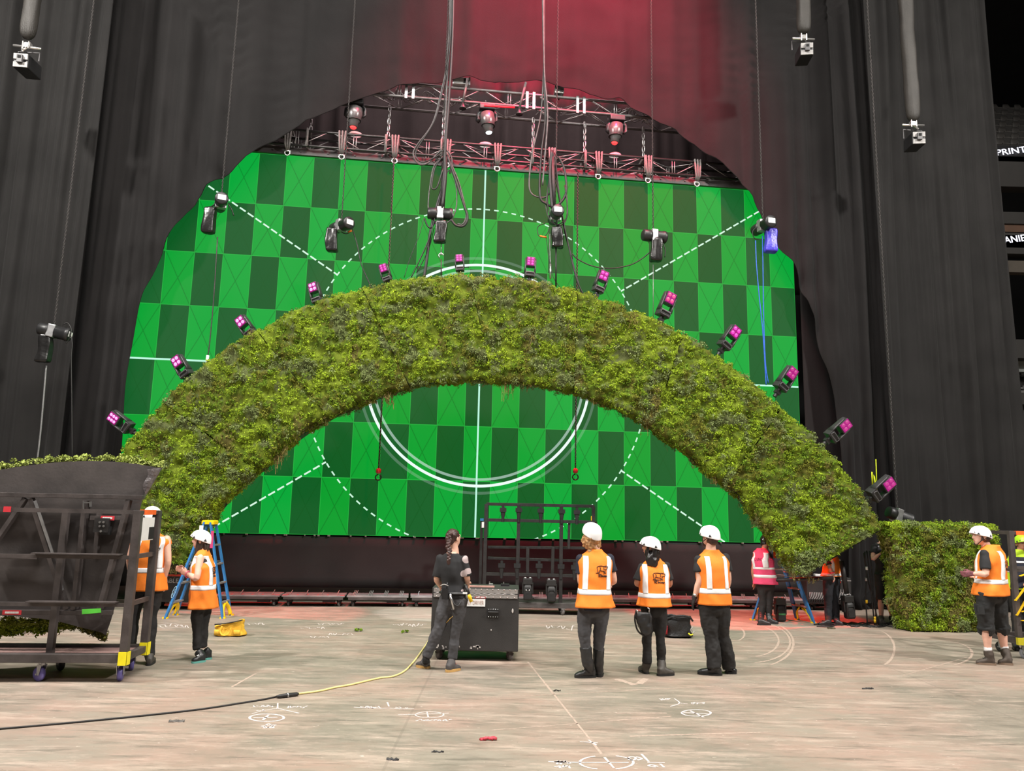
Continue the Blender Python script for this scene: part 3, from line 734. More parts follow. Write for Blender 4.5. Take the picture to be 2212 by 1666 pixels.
# ---- chain hoists
def bag_mesh(l, wx, wy, seed):
    mb = MB(); secs = []
    for i in range(9):
        t = i/8; z = -l*t
        k = .92+.14*t + .05*math.sin(t*9+seed)
        secs.append((V((.012*math.sin(seed+t*5), .01*math.cos(seed*2+t*4), z)), V((wx*k, 0, 0)), V((0, wy*k, 0)), .42))
    mb.loft(secs, 20); me = mb.mesh('b')
    bm = bmesh.new(); bm.from_mesh(me); bmesh.ops.recalc_face_normals(bm, faces=bm.faces); bm.to_mesh(me); bm.free()
    me = evaluated(me, [('SUBSURF', dict(levels=2, render_levels=2))])
    return wrinkle(me, .016, 10, (1, 1, .3), seed)
def hoist(px, py, w, rz, label, bagpx, bagl=.52, lower=None, top=16.0, mats=(BLACKM, VINYL), tilt=0.0, lens=(.29, .27), link_l=.055):
    """px,py: where the chain enters the body; rz: heading of the motor end; bagpx: (x,y) of the bag top"""
    p = ona(px, py, w)
    t = thing('chain_hoist', label, 'chain hoist', p, 'chain hoists above the arch')
    R = Euler((0, tilt, rz)).to_matrix(); X = R @ V((1, 0, 0)); Y = R @ V((0, 1, 0)); Zz = R @ V((0, 0, 1))
    c = p - Zz*.10
    mb = MB(); mb.lathe([(.085, -lens[0]), (.112, -lens[0]+.02), (.118, -.10), (.118, -.06)], c, X, 20, Zz)
    mb.build('motor', mats[0], t, True)
    mb = MB(); mb.lathe([(.118, .06), (.118, lens[1]-.06), (.127, lens[1]-.055), (.127, lens[1]), (.108, lens[1]+.018)], c, X, 20, Zz); mb.build('motor_cover', mats[0], t, True)
    mb = MB(); mb.box(c, (.13, .21, .24), R); mb.build('chain_housing', ALU, t, bevel=.015)
    mb = MB(); mb.box(c + X*(lens[1]+.021) + Zz*.01, (.006, .15, .10), R); mb.build('maker_plate', LABELW, t)
    if bagpx:
        bp = ona(bagpx[0], bagpx[1], w+.02)
        me = bag_mesh(bagl*1.1, .118, .09, px*.37); me.transform(Matrix.Translation(bp)); link('chain_bag', me, mats[1], t, True)
        mb = MB(); mb.tube([c - Y*.05, lerp(c, bp, .5) + V((0, 0, .03)), bp], .014, 6); mb.build('bag_strap', BLACKM, t, True)
    if top:
        mb = MB(); chain_pts(mb, c + Zz*.08, V((p.x, p.y, top)), link_l, .0062, .019, 5, 8); mb.build('lift_chain', CHAINM, t, True, fix=False)
    for (pts, r, m, nm) in (lower or []):
        q = pw(pts, w); mb = MB(); mb.tube(spline(q, 5), r, 6); mb.build(nm, m, t, True)
    return t
BLUE = M('blue cable jacket', srgb(40, 90, 190), .5, 0, .15, 20)
TAPEO = M('orange connector tape', srgb(225, 120, 30), .5, 0, .1, 20)
def hook(t, px, py, w, s=1.0, red=False):
    p = ona(px, py, w); mb = MB()
    mb.tube([p + V((math.sin(a)*.045*s, 0, -.07*s - .045*s*math.cos(a)*-1)) for a in np.linspace(-2.6, 1.5, 14)], .013*s, 7); mb.tube([p, p - V((0, 0, .06*s))], .018*s, 8)
    mb.build('hook', STEEL if not red else GUN, t, True)
h = hoist(478, 428, WR, -1.15, 'chain hoist hanging highest on the left over the screen corner, bag drooping', (455, 448), .50, [([(470, 512), (462, 640), (453, 740), (449, 768)], .012, CHAINM, 'load_chain'), ([(449, 768), (446, 792)], .03, WHITE, 'sling_end'), ([(492, 440), (500, 452), (505, 466)], .012, RUBBER, 'power_cable')])
h = hoist(738, 478, WR, -.75, 'chain hoist with a long black bag and white oval badge, left of the cable bundles', (719, 492), .46, [([(758, 480), (763, 500), (772, 530), (780, 570), (797, 610), (802, 622)], .011, RUBBER, 'power_cable'), ([(738, 478), (730, 490), (736, 500), (748, 505), (760, 499)], .009, RUBBER, 'control_cable'), ([(752, 502), (760, 498)], .020, TAPEO, 'connector')])
h = hoist(951, 452, WR, .12, 'wide black chain hoist under the left cable bundle with coiled loops', (953, 476), .44, [([(953, 528), (953, 545)], .01, ROPE, 'load_chain'), ([(953, 560), (953, 598)], .012, CHAINM, 'sling_chain')], lens=(.25, .23))
hook(h, 953, 545, WR)
h = hoist(1200, 455, WR, -1.45, 'black chain hoist under the right cable bundle, badge facing front', (1204, 490), .40, [([(1188, 505), (1188, 545), (1189, 570)], .008, ROPE, 'load_chain'), ([(1189, 570), (1189, 602)], .02, STEEL, 'shackle'), ([(1201, 533), (1201, 620)], .016, RUBBER, 'power_cable'), ([(1178, 482), (1162, 490), (1163, 508), (1172, 512), (1182, 505), (1186, 492)], .008, RUBBER, 'control_cable'), ([(1166, 510), (1180, 513)], .018, TAPEO, 'connector')])
h = hoist(1411, 500, WR, .28, 'chain hoist with a shiny rumpled black bag, right of the cable bundles', (1418, 513), .46, [([(1411, 572), (1411, 692)], .006, ROPE, 'load_chain'), ([(1404, 545), (1385, 560), (1360, 573), (1320, 580), (1280, 575), (1248, 560), (1236, 548)], .011, RUBBER, 'power_cable'), ([(1432, 525), (1437, 540), (1436, 556)], .009, RUBBER, 'control_cable')], lens=(.23, .25))
BLUELIT = M('chain bag with blue light painted in', srgb(70, 60, 190), .35, 0, .2, 10, .5, 22)  # blue light falling on the bag, painted into its colour
h = hoist(1648, 478, WR, -1.3, 'chain hoist with a bright violet bag at the upper right edge of the screen', (1664, 494), .46, [([(1632, 520), (1634, 570), (1640, 640), (1648, 720), (1653, 800), (1655, 832)], .010, BLUE, 'power_cable'), ([(1647, 510), (1648, 570), (1650, 700), (1654, 790), (1660, 828)], .010, BLUE, 'load_chain'), ([(1636, 490), (1626, 500), (1630, 515), (1645, 518)], .009, RUBBER, 'control_cable')], mats=(BLACKM, BLUELIT))
h = hoist(117, 705, 0.3, .15, 'chain hoist hanging alone against the side drape above the cart', (100, 722), .5, [([(100, 790), (96, 840), (88, 930), (80, 1000)], .016, ROPE, 'load_chain'), ([(148, 712), (156, 740), (154, 775), (155, 860), (156, 1000)], .010, RUBBER, 'power_cable'), ([(136, 702), (146, 698), (154, 712), (150, 730), (143, 742)], .010, RUBBER, 'control_cable')], lens=(.25, .30), tilt=.18)
h = hoist(1939, 1102, -.62, .25, 'chain hoist lying tilted just behind the top edge of the moss wall', None, lens=(.2, .32), tilt=.30, link_l=.06)
# hooks hanging behind the arch
for (a, b, lab) in (((847, 340), (818, 1012), 'long chain with a red hook block hanging left of the pitch circle'), ((1247, 372), (1243, 1012), 'long chain with a red hook block hanging right of the pitch circle')):
    p0, p1 = onw(*a, .30), onw(*b, .30)
    t = thing('hook_chain', lab, 'hook', p1, 'hook chains in front of the screen')
    mb = MB(); chain_pts(mb, V((p1.x, p1.y, p0.z)), p1, .06, .009, .024, 5, 8); mb.build('chain', CHAINM, t, True, fix=False)
    mb = MB(); mb.lathe([(.03, 0), (.055, -.02), (.055, -.09), (.03, -.11)], p1, (0, 0, 1), 12); mb.build('hook_block', RED, t, True)
    mb = MB(); mb.tube([p1 + V((.06*math.sin(a_), 0, -.19 - .06*math.cos(a_))) for a_ in np.linspace(-2.3, 2.7, 16)][::-1] + [p1 + V((0, 0, -.12))], .014, 7); mb.build('hook', GUN, t, True)

# ---- trusses
TR = M('black truss tube', (.045, .042, .042), .4, .5, .2, 12); TRL = M('bare truss lacing', (.30, .29, .29), .4, .7, .25, 12)
def truss(name, label, u0, u1, zb, zt, w0, w1, bay, chord=.03, lace=.011, cm=TR, lm=TRL, phase=0.0):
    t = thing(name, label, 'truss', L((u0+u1)/2, (w0+w1)/2, zb))
    for z in (zb, zt):
        for w in (w0, w1):
            mb = MB(); mb.tube([L(u0, w, z), L(u1, w, z)], chord, 10); mb.build('chord', cm, t, True)
    n = max(1, round((u1-u0)/bay)); 
    for w in (w0, w1):
        mb = MB()
        for i in range(n):
            a, b = u0+(u1-u0)*i/n, u0+(u1-u0)*(i+1)/n
            z = (zb, zt) if i % 2 == 0 else (zt, zb)
            mb.tube([L(a+.05, w, z[0]), L(b-.05, w, z[1])], lace, 6)
            if i % 4 == 0: mb.tube([L(a-.03, w, zb), L(a-.03, w, zt)], lace, 6); mb.tube([L(a+.03, w, zb), L(a+.03, w, zt)], lace, 6)
        mb.build('lacing', lm, t, True)
    for z in (zb, zt):
        mb = MB()
        for i in range(n):
            a, b = u0+(u1-u0)*i/n, u0+(u1-u0)*(i+1)/n
            mb.tube([L(a, w0 if i % 2 else w1, z), L(b, w1 if i % 2 else w0, z)], lace, 6)
        mb.build('cross_lacing', lm, t, True)
    return t
_, ZB1 = uz(1120, 350.5, .15); _, ZT1 = uz(1120, 319.5, .15)
t1 = truss('lighting_truss', 'lower long truss running just above the top edge of the screen', -7.2, 7.4, ZB1, ZT1, .15, -.25, .72)
_, ZB2 = uz(1200, 237, .3); _, ZT2 = uz(1200, 209.5, .3)
t2 = truss('lighting_truss', 'upper box truss carrying the three moving spotlights under the drape arch', -4.6, 6.2, ZB2, ZT2, .3, -.28, .62, .034, .013, M('dusty truss tube', (.13, .12, .12), .45, .5, .2, 10))
mb = MB()
for k in range(46):                                      # cable tangle lying in the upper truss
    u = rng.uniform(-3.2, 4.6); pts = [L(u + i*.13 + rng.normal()*.05, rng.uniform(-.2, .2), ZB2+.08 + abs(rng.normal())*.10) for i in range(5)]
    mb.tube(spline(pts, 3), rng.choice([.009, .013]), 5)
mb.build('cable_tangle', M('grey signal cable', (.14, .13, .13), .4, 0, .6, 6), t2, True)
for u in (-3.2, -1.9, .9, 2.1):
    mb = MB(); mb.box(L(u, .32, (ZB2+ZT2)/2), (.06, .05, ZT2-ZB2+.1), Matrix.Rotation(YAW, 3, 'Z')); mb.box(L(u+.16, .32, (ZB2+ZT2)/2), (.06, .05, ZT2-ZB2+.1), Matrix.Rotation(YAW, 3, 'Z')); mb.build('splice_frame', ALU, t2)
# slings, shackles and chains that hang the lower truss
CHT = M('bright rigging chain', (.34, .33, .33), .4, .8, .2, 40)
for k, px in enumerate((669, 838, 957, 1152, 1264, 1391)):
    u = uz(px, 300, 0)[0]; top, bot = ZB2-.05, ZT1+.02
    names = ('far left end', 'left of the white moving light', 'behind the left cable bundle', 'beside the right cable bundle', 'right of the right cable bundle', 'right of the right red moving light')
    t = thing('truss_chain', 'bright rigging chain joining the two trusses, ' + names[k], 'chain', L(u, -.05, bot), 'chains between the trusses')
    mb = MB(); chain_pts(mb, L(u, -.05, top), L(u, -.05, bot+.05), .19, .016, .055, 5, 8); mb.build('chain', CHT, t, True, fix=False)
    mb = MB(); mb.tube([L(u-.03, .20, ZB1), L(u-.03, .20, ZT1+.03), L(u, -.05, ZT1+.09), L(u-.03, -.30, ZT1+.03), L(u-.03, -.30, ZB1)], .032, 7, close=True); mb.build('round_sling', SLING, t, True)
slx = (620, 738, 853, 966, 1075, 1192, 1293, 1400, 1505)
sln = ('at the far left end of the lower truss', 'under the left red moving light', 'second hook left of the left cable bundle', 'behind the left cable bundle', 'just right of the white moving light', 'behind the right cable bundle', 'left of the right red moving light', 'right of the right red moving light', 'at the far right end of the lower truss')
for k, px in enumerate(slx):
    u = uz(px, 330, .15)[0]
    t = thing('truss_sling', 'grey sling with a shackle hanging ' + sln[k], 'sling', L(u, 0, ZB1-.3), 'slings around the lower truss')
    mb = MB()
    for d in (-.07, .0, .07): mb.tube([L(u+d, .21, ZT1+.03), L(u+d*.7, .215, ZB1-.02), L(u+d*.2, .12, ZB1-.13), L(u+d*.7, -.30, ZB1-.02), L(u+d, -.30, ZT1+.03)], .024, 6, close=True)
    mb.build('round_sling', SLING, t, True)
    mb = MB(); mb.tube([L(u + .06*math.sin(a), .12, ZB1-.19 - .06*math.cos(a)) for a in np.linspace(0, 2*PI, 13)[:-1]], .017, 6, close=True); mb.cyl(L(u-.08, .12, ZB1-.145), L(u+.08, .12, ZB1-.145), .016, 8); mb.build('shackle', STEEL, t, True)
# translucent plates added so the beams show as bright discs
BEAMGLOW = bpy.data.materials.new('added beam glow plate'); BEAMGLOW.use_nodes = True
nt_ = BEAMGLOW.node_tree; tl = nt_.nodes.new('ShaderNodeBsdfTranslucent'); nz_ = nt_.nodes.new('ShaderNodeTexNoise'); cr_ = nt_.nodes.new('ShaderNodeValToRGB'); cr_.color_ramp.elements[0].color = (.5, .5, .5, 1); cr_.color_ramp.elements[1].color = (.8, .8, .8, 1)
nt_.links.new(nz_.outputs['Fac'], cr_.inputs['Fac']); nt_.links.new(cr_.outputs['Color'], tl.inputs['Color']); nt_.links.new(tl.outputs[0], nt_.nodes['Material Output'].inputs['Surface'])
for k, (px, py) in enumerate(((769, 290), (1048, 312), (1326, 333))):
    u = uz(px, py, 0)[0]
    mb = MB(); mb.lathe([(.15, 0), (.15, .012)], L(u, .08, ZT1+.04), (0, 0, 1), 24); mb.build('beam_glow_plate', BEAMGLOW, t1)
    mb = MB(); mb.cyl(L(u-.03, .15, ZB1), L(u-.03, .15, ZT1), .012, 6); mb.cyl(L(u+.03, .15, ZB1), L(u+.03, .15, ZT1), .012, 6); mb.build('upright_post', TRL, t1, True)
# ---- moving spotlights
CHROME = M('grey spotlight shell', (.13, .125, .125), .3, .4, .2, 6)
def lens_mat(name, col, st):
    return M(name, (.05, .05, .05), .3, 0, .05, 5, emit=col, estr=st)
SPOTS = []
for k, (px, col, lab, dy) in enumerate(((769, (1, .03, .03), 'left moving spotlight on the upper truss with a red lens', 0), (1050, (.85, .95, 1), 'middle moving spotlight on the upper truss shining white', 0), (1327, (1, .02, .02), 'right moving spotlight on the upper truss with a red lens', 0))):
    u, _ = uz(px, 250, .0); zt = ZB2-.02
    if k == 0: zt = uz(769, 214, .3)[1]
    t = thing('moving_spotlight', lab, 'spotlight', L(u, .2, zt), 'moving spotlights on the upper truss')
    R = Matrix.Rotation(YAW, 3, 'Z')
    mb = MB(); mb.box(L(u, .2, zt-.06), (.36, .30, .12), R); mb.build('base', BLACKM, t, bevel=.02)
    mb = MB()
    for s in (-1, 1): mb.tube([L(u+s*.12, .2, zt-.11), L(u+s*.21, .2, zt-.20), L(u+s*.215, .2, zt-.34), L(u+s*.16, .2, zt-.38)], [(.03, .06)]*4, 10)
    mb.build('yoke', BLACKM, t, True)
    ax = (V((0, 0, -1)) + ND*.02 + UD*(-.05, .12, -.1)[k]).normalized(); o0 = L(u, .2, zt-.14)
    mb = MB(); mb.lathe([(.10, 0), (.165, .04), (.175, .22), (.135, .36), (.10, .40), (.10, .50), (.085, .505)], o0, ax, 22); mb.build('head', CHROME, t, True)
    mb = MB(); mb.tube([o0 + ax*.34 + (UD*math.cos(a)+ND*math.sin(a))*.15 for a in np.linspace(0, 2*PI, 17)[:-1]], .014, 6, close=True); mb.build('head_band', BLACKM, t, True)
    mb = MB(); mb.lathe([(.075, .506), (.06, .53), (.02, .54)], o0, ax, 18); mb.build('lens', lens_mat('lit red lens' if k != 1 else 'lit white lens', col, 3.0), t, True)
    SPOTS.append((o0 + ax*.56, col))
# ---- boxes and small gear on the upper truss
def bx(name, lab, cat, px, py, w, size, mat, extra=None):
    p = onw(px, py, w); R = Matrix.Rotation(YAW, 3, 'Z'); t = thing(name, lab, cat, p)
    mb = MB(); mb.box(p, size, R); mb.build('case_body', mat, t, bevel=.012)
    return t, p, R
t, p, R = bx('power_box', 'pale grey power box strapped on top of the upper truss', 'box', 996, 181, .25, (.40, .28, .17), M('pale grey enamel', (.42, .42, .42), .45, .1, .1, 8))
mb = MB(); mb.box(p + R @ V((.1, -.15, 0)), (.1, .02, .1), R); mb.build('socket_panel', BLACKM, t)
mb = MB()
for s in (-1, 1): mb.box(p + R @ V((s*.19, -.14, 0)), (.03, .03, .19), R)
mb.build('corner_trim', ALU, t)
t, p, R = bx('work_light', 'silvery crumpled foil lamp hood on the upper truss by the right cables', 'lamp', 1207, 197, .25, (.22, .2, .20), M('crumpled foil', (.5, .5, .48), .25, .9, .4, 9, .9, 18))
mb = MB(); mb.cyl(p - V((0, 0, .1)), p - V((0, 0, .22)), .02, 8); mb.build('bracket', BLACK, t)
REDTUBE = M('red led strip', (.3, .01, .02), .4, 0, .1, 5, emit=(1, .015, .03), estr=.9)
mb = MB(); a, b = onw(1046, 228, .36), onw(1112, 232, .36); mb.tube([a, b], .022, 8); o = mb.build('led_strip', REDTUBE, None, True); tag(o, 'thin glowing red light strip under the upper truss', 'light')
for k, (x0, y0, x1, y1, lab) in enumerate(((1000, 222, 1010, 170, 'upright pole clamped to the upper truss next to the grey box'), (1122, 235, 1136, 178, 'slanted pole clamped to the upper truss left of the right cables'))):
    t = thing('clamp_pole', lab, 'pole', onw(x0, y0, .42)); mb = MB(); mb.tube([onw(x0, y0, .42), onw(x1, y1, .42)], .028, 10); mb.build('tube', M('dull grey tube', (.10, .095, .09), .5, .4, .2, 8), t, True)
    q = onw(x0, y0, .42); mb = MB(); mb.lathe([(.02, 0), (.035, -.06), (.085, -.14), (.08, -.15)], q, (0, 0, 1), 14); mb.build('bell_foot', GUN, t, True)

# ---- cable looms
def loom(label, w, cables, wraps):
    t = thing('cable_loom', label, 'cables', ona(*cables[0][0][-1], w), 'cable looms above the arch')
    for i, (pts, r, *rest) in enumerate(cables):
        q = [ona(x, y, w + (.03*((i*7) % 5) - .06)) for x, y in pts]
        mb = MB(); mb.tube(spline(q, 6), r, 7); mb.build('cable', rest[0] if rest else RUBBER, t, True)
    for (pts, r) in wraps:
        mb = MB(); mb.tube(pw(pts, w+.02), r, 10); mb.build('cable_wrap', M('black loom sleeve', (.02, .018, .018), .6, 0, .3, 20), t, True)
    return t
GRC = M('scuffed grey cable', (.07, .065, .065), .45, 0, .4, 12)
loom('left cable loom with big hanging loops above the arch crown', WR+.02, [
    ([(974, -90), (970, 60), (963, 150), (955, 190), (935, 265), (900, 315), (893, 335), (905, 355), (925, 352), (950, 328), (966, 326), (976, 345), (972, 375)], .017, GRC),
    ([(978, -90), (975, 60), (966, 150), (955, 200), (938, 262), (903, 318), (898, 338), (910, 350), (928, 346), (952, 333)], .014),
    ([(981, -90), (978, 80), (971, 200), (965, 280), (961, 335), (962, 380), (955, 450)], .028),
    ([(976, -90), (973, 80), (967, 150), (964, 220), (960, 330), (955, 400), (951, 445)], .02, GRC),
    ([(966, 335), (985, 390), (1003, 445), (1010, 470), (1002, 488), (985, 487), (975, 475)], .024),
    ([(968, 340), (988, 385), (1001, 430), (1007, 465), (1000, 484), (988, 484)], .016, GRC),
    ([(958, 340), (938, 358), (929, 400), (925, 450), (935, 478), (955, 484), (975, 474), (986, 445), (985, 400), (975, 370), (966, 372), (962, 395)], .013, GRC),
    ([(956, 338), (940, 362), (933, 395), (934, 408), (944, 404), (957, 365)], .015),
    ([(962, 350), (956, 400), (945, 440), (930, 500), (922, 560), (916, 600)], .030),
    ([(958, 400), (940, 470), (925, 520), (905, 565), (888, 600)], .012), ([(938, 492), (925, 540), (900, 590)], .009), ([(917, 472), (922, 485), (928, 492), (935, 488), (940, 478)], .016), ([(916, 470), (905, 510), (885, 560), (873, 600)], .006)],
    [([(962, 340), (960, 390), (955, 445)], .05)])
loom('right cable loom knotted above its hoist, right of the pitch centre line', WR+.02, [
    ([(1171, -90), (1173, 60), (1175, 120), (1174, 160), (1168, 250), (1150, 330), (1143, 395), (1150, 420), (1175, 427), (1190, 415)], .016, GRC),
    ([(1176, -90), (1176, 80), (1176, 180), (1178, 260), (1170, 330), (1166, 420), (1180, 440), (1200, 446), (1222, 420), (1220, 370), (1208, 340)], .024),
    ([(1173, -90), (1175, 110), (1177, 170), (1183, 250), (1176, 350), (1172, 400)], .018, GRC),
    ([(1195, 320), (1190, 360), (1182, 420), (1180, 450), (1190, 478), (1210, 487), (1224, 470), (1224, 420), (1218, 360), (1200, 335)], .013, GRC),
    ([(1196, 325), (1186, 390), (1183, 440), (1196, 482), (1212, 482), (1226, 462), (1220, 400)], .012),
    ([(1194, 330), (1200, 380), (1210, 440), (1220, 500), (1232, 545), (1243, 590), (1252, 620), (1257, 634)], .016),
    ([(1198, 330), (1206, 400), (1216, 470), (1228, 530), (1240, 585), (1250, 615), (1260, 636)], .013),
    ([(1192, 325), (1188, 370), (1190, 420), (1193, 450)], .03), ([(1180, 512), (1186, 560), (1196, 600), (1213, 625)], .007), ([(1250, 622), (1246, 632)], .008)],
    [([(1193, 340), (1195, 400), (1195, 450)], .045)])

# ---- wash lights along the arch
HOT = lens_mat('hot pink lamp cell', (1, .34, .82), 1.5); PINK = lens_mat('magenta lamp cell', (.92, .03, .62), 1.0); DEEP = lens_mat('dim magenta lamp cell', (.62, .008, .28), .9)
REDPINK = lens_mat('red pink lamp cell', (1, .06, .28), 1.0)
SHELL = M('charcoal lamp shell', (.040, .038, .040), .4, .1, .2, 10); PANEL = M('magenta lamp glass', (.10, .01, .06), .25, 0, .1, 5, emit=(.50, .006, .26), estr=.62)
WASHW = -.24
wash = [((287, 932), (240, 896), -.35, HOT, 'lowest on the left'), ((409, 820), (380, 771), -.3, HOT, 'second up on the left side'), ((548, 731), (517, 686), -.3, HOT, 'third up on the left side'), ((689, 661), (676, 612), -.25, HOT, 'fourth up on the left side'),
        ((840, 614), (827, 572), -.15, PINK, 'below the badge hoist'), ((994, 592), (992, 551), .0, PINK, 'just left of the crown centre'), ((1143, 606), (1147, 557), .1, PINK, 'just right of the crown centre'), ((1288, 638), (1306, 587), .3, PINK, 'right of the right cable loom'), ((1427, 692), (1450, 634), .35, REDPINK, 'glowing reddest, under the shiny bag hoist'),
        ((1557, 758), (1592, 708), .4, PINK, 'fourth lowest on the right side'), ((1679, 848), (1714, 796), .45, DEEP, 'third lowest on the right side'), ((1786, 953), (1832, 911), .5, DEEP, 'second lowest on the right, against the drape'), ((1876, 1080), (1926, 1036), .55, DEEP, 'lowest on the right, above the moss wall')]
wash0 = None
for k, (b, tp, turn, mt, lab) in enumerate(wash):
    p = ona(*b, WASHW); q = ona(*tp, WASHW); ax = (q-p); ln = ax.length; ax.normalize()
    fr = (AN*math.cos(turn) + (AU*math.sin(turn))); fr = (fr - ax*fr.dot(ax)).normalized(); sd = ax.cross(-fr)
    R = Matrix((sd, -fr, ax)).transposed()              # local x right, y away from viewer, z along the lamp
    full = 'pink wash light on the arch rim, ' + lab
    t = thing('wash_light', full, 'stage light', (0, 0, 0), 'wash lights along the arch rim')
    s = ln/.46
    def B(mb, c, size): mb.box(V(c)*s, V(size)*s)
    mb = MB(); mb.cyl((0, 0, -.08*s), (0, 0, .07*s), .032*s, 10); B(mb, (0, 0, .0), (.09, .07, .05)); mb.build('clamp', GUN, t)
    mb = MB(); B(mb, (0, .01, .115), (.20, .15, .105)); mb.build('base', SHELL, t, bevel=.012)
    mb = MB(); mb.tube([V((x*s, -.078*s, z*s)) for x, z in ((-.075, .085), (.075, .085), (.085, .10), (.075, .145), (-.075, .145), (-.085, .13))], .007*s, 6, close=True); mb.build('handle', GREY, t, True)
    mb = MB()
    for sx in (-1, 1): mb.loft([(V((sx*.097*s, .0, z*s)), V((.014*s, 0, 0)), V((0, y*s, 0)), .5) for z, y in ((.15, .07), (.24, .055), (.36, .05), (.44, .035))], 12)
    mb.build('yoke', SHELL, t, True)
    mb = MB(); B(mb, (0, .01, .365), (.172, .13, .19)); hd = mb.build('head', SHELL, t, bevel=.012)
    mb = MB(); B(mb, (.004, -.058, .372), (.148, .012, .168)); pn = mb.build('lens_panel', PANEL, t, bevel=.004)
    for i in range(2):
        for j in range(2 if k not in (0, 4, 5, 6) else 3):
            rows = 2 if k not in (0, 4, 5, 6) else 3
            zz = .372 + (j-(rows-1)/2)*.155/rows
            mb = MB(); mb.lathe([(.031*s if rows == 2 else .024*s, 0), (.027*s if rows == 2 else .021*s, .006*s), (.012*s, .010*s)], V(((i-.5)*.072*s+.004*s, -.064*s, zz*s)), (0, -1, 0), 12)
            mb.build('lens_cell', mt, pn, True)
    t.matrix_basis = Matrix.Translation(p) @ R.to_4x4()

# ---- fabric covered drop pipes with lamp boxes
BOXG = M('weathered grey lamp front', (.26, .25, .245), .55, .1, .2, 14); PIPEB = M('shiny clamp steel', (.72, .70, .68), .25, .85, .1, 10)
for k, (sock, bar, box, w, sd, lab) in enumerate((
    ([(72, -60), (66, 30), (58, 88)], [(29, 98), (89, 106)], (45, 131), 2.6, 1, 'grey lamp box on a cloth wrapped drop pipe at the upper left corner'),
    ([(1728, -90), (1733, 0), (1738, 74)], [(1712, 83), (1759, 85)], (1743, 106), 2.6, -1, 'grey lamp box on a cloth wrapped pipe, higher one at upper right'),
    ([(1948, -90), (1953, 0), (1966, 130), (1974, 265)], [(1949, 270), (1996, 271)], (1985, 298), 2.6, -1, 'grey lamp box on a cloth wrapped pipe, lower one at upper right'))):
    c = onw(*box, w); t = thing('drop_lamp', lab, 'stage light', c, 'lamp boxes on drop pipes')
    q = [onw(x, y, w) for x, y in sock]; bot = q[-1]; 
    pts = [V((bot.x, bot.y, z)) for z in np.linspace(bot.z, 16, 12)]
    mb = MB(); mb.loft([(p, V((.145, 0, 0))*(1+.06*math.sin(i*1.9)), V((0, .12, 0)), .8) for i, p in enumerate(pts)], 24); me = mb.mesh('s')
    me = evaluated(me, [('SUBSURF', dict(levels=2, render_levels=2))]); wrinkle(me, .028, 6, (1, 1, .22), k*5.0); link('cloth_sleeve', me, SATIN, t, True)
    a, b = [onw(x, y, w) for x, y in bar]; m_ = (a+b)/2
    mb = MB(); mb.tube([a, b], .024, 10); mb.build('cross_bar', PIPEB, t, True)
    mb = MB(); mb.box(m_ + V((0, 0, .03)), (.14, .08, .09)); mb.cyl(m_ + V((-.06, -.05, .09)), m_ + V((-.06, -.05, -.07)), .016, 8); mb.cyl(m_ + V((.05, -.05, .08)), m_ + V((.05, -.05, -.06)), .016, 8); mb.cyl(m_ + V((.0, 0, .0)), c + V((0, 0, .2)), .022, 8); mb.build('pipe_clamp', PIPEB, t)
    mb = MB()
    x0 = c.x - (.30 if sd < 0 else .10); x1 = c.x + (.10 if sd < 0 else .30)
    mb.tube([V((x0, c.y+.05, c.z)), V((x0, c.y+.05, c.z+.21)), V((x1, c.y+.05, c.z+.19)), V((x1, c.y+.05, c.z+.02))], .012, 6); mb.build('yoke', GREY, t)
    R = Euler((.1, 0, .12*sd)).to_matrix(); bk = R @ V((0, 1, 0))
    mb = MB(); mb.box(c + bk*.25, (.27, .5, .27), R); mb.build('housing', BLACKM, t, bevel=.02)
    mb = MB(); mb.box(c + R @ V((0, -.012, .075)), (.25, .02, .11), R); mb.box(c + R @ V((0, -.012, -.08)), (.25, .02, .10), R); mb.build('front_plate', BOXG, t, bevel=.005)
    mb = MB(); mb.box(c + R @ V((.0, -.04, .02)), (.10, .06, .15), R); mb.build('control_block', GREY, t, bevel=.008)
    mb = MB(); mb.box(c + R @ V((.0, -.074, .05)), (.055, .01, .05), R); mb.build('screen_window', DARK, t)
# thin yellow sling behind the moss wall
mb = MB(); mb.tube([onw(x, y, 1.6) for x, y in [(1885, 1048), (1884, 1020), (1888, 1030), (1894, 1062)]], .018, 6); mb.tube([onw(x, y, 1.6) for x, y in [(1892, 992), (1894, 1050)]], .010, 6)
tag(mb.build('lifting_strap', M('lime lifting strap', srgb(200, 215, 30), .6, 0, .1, 10), None, True), 'lime yellow lifting strap hanging down the black drape above the moss wall', 'strap')
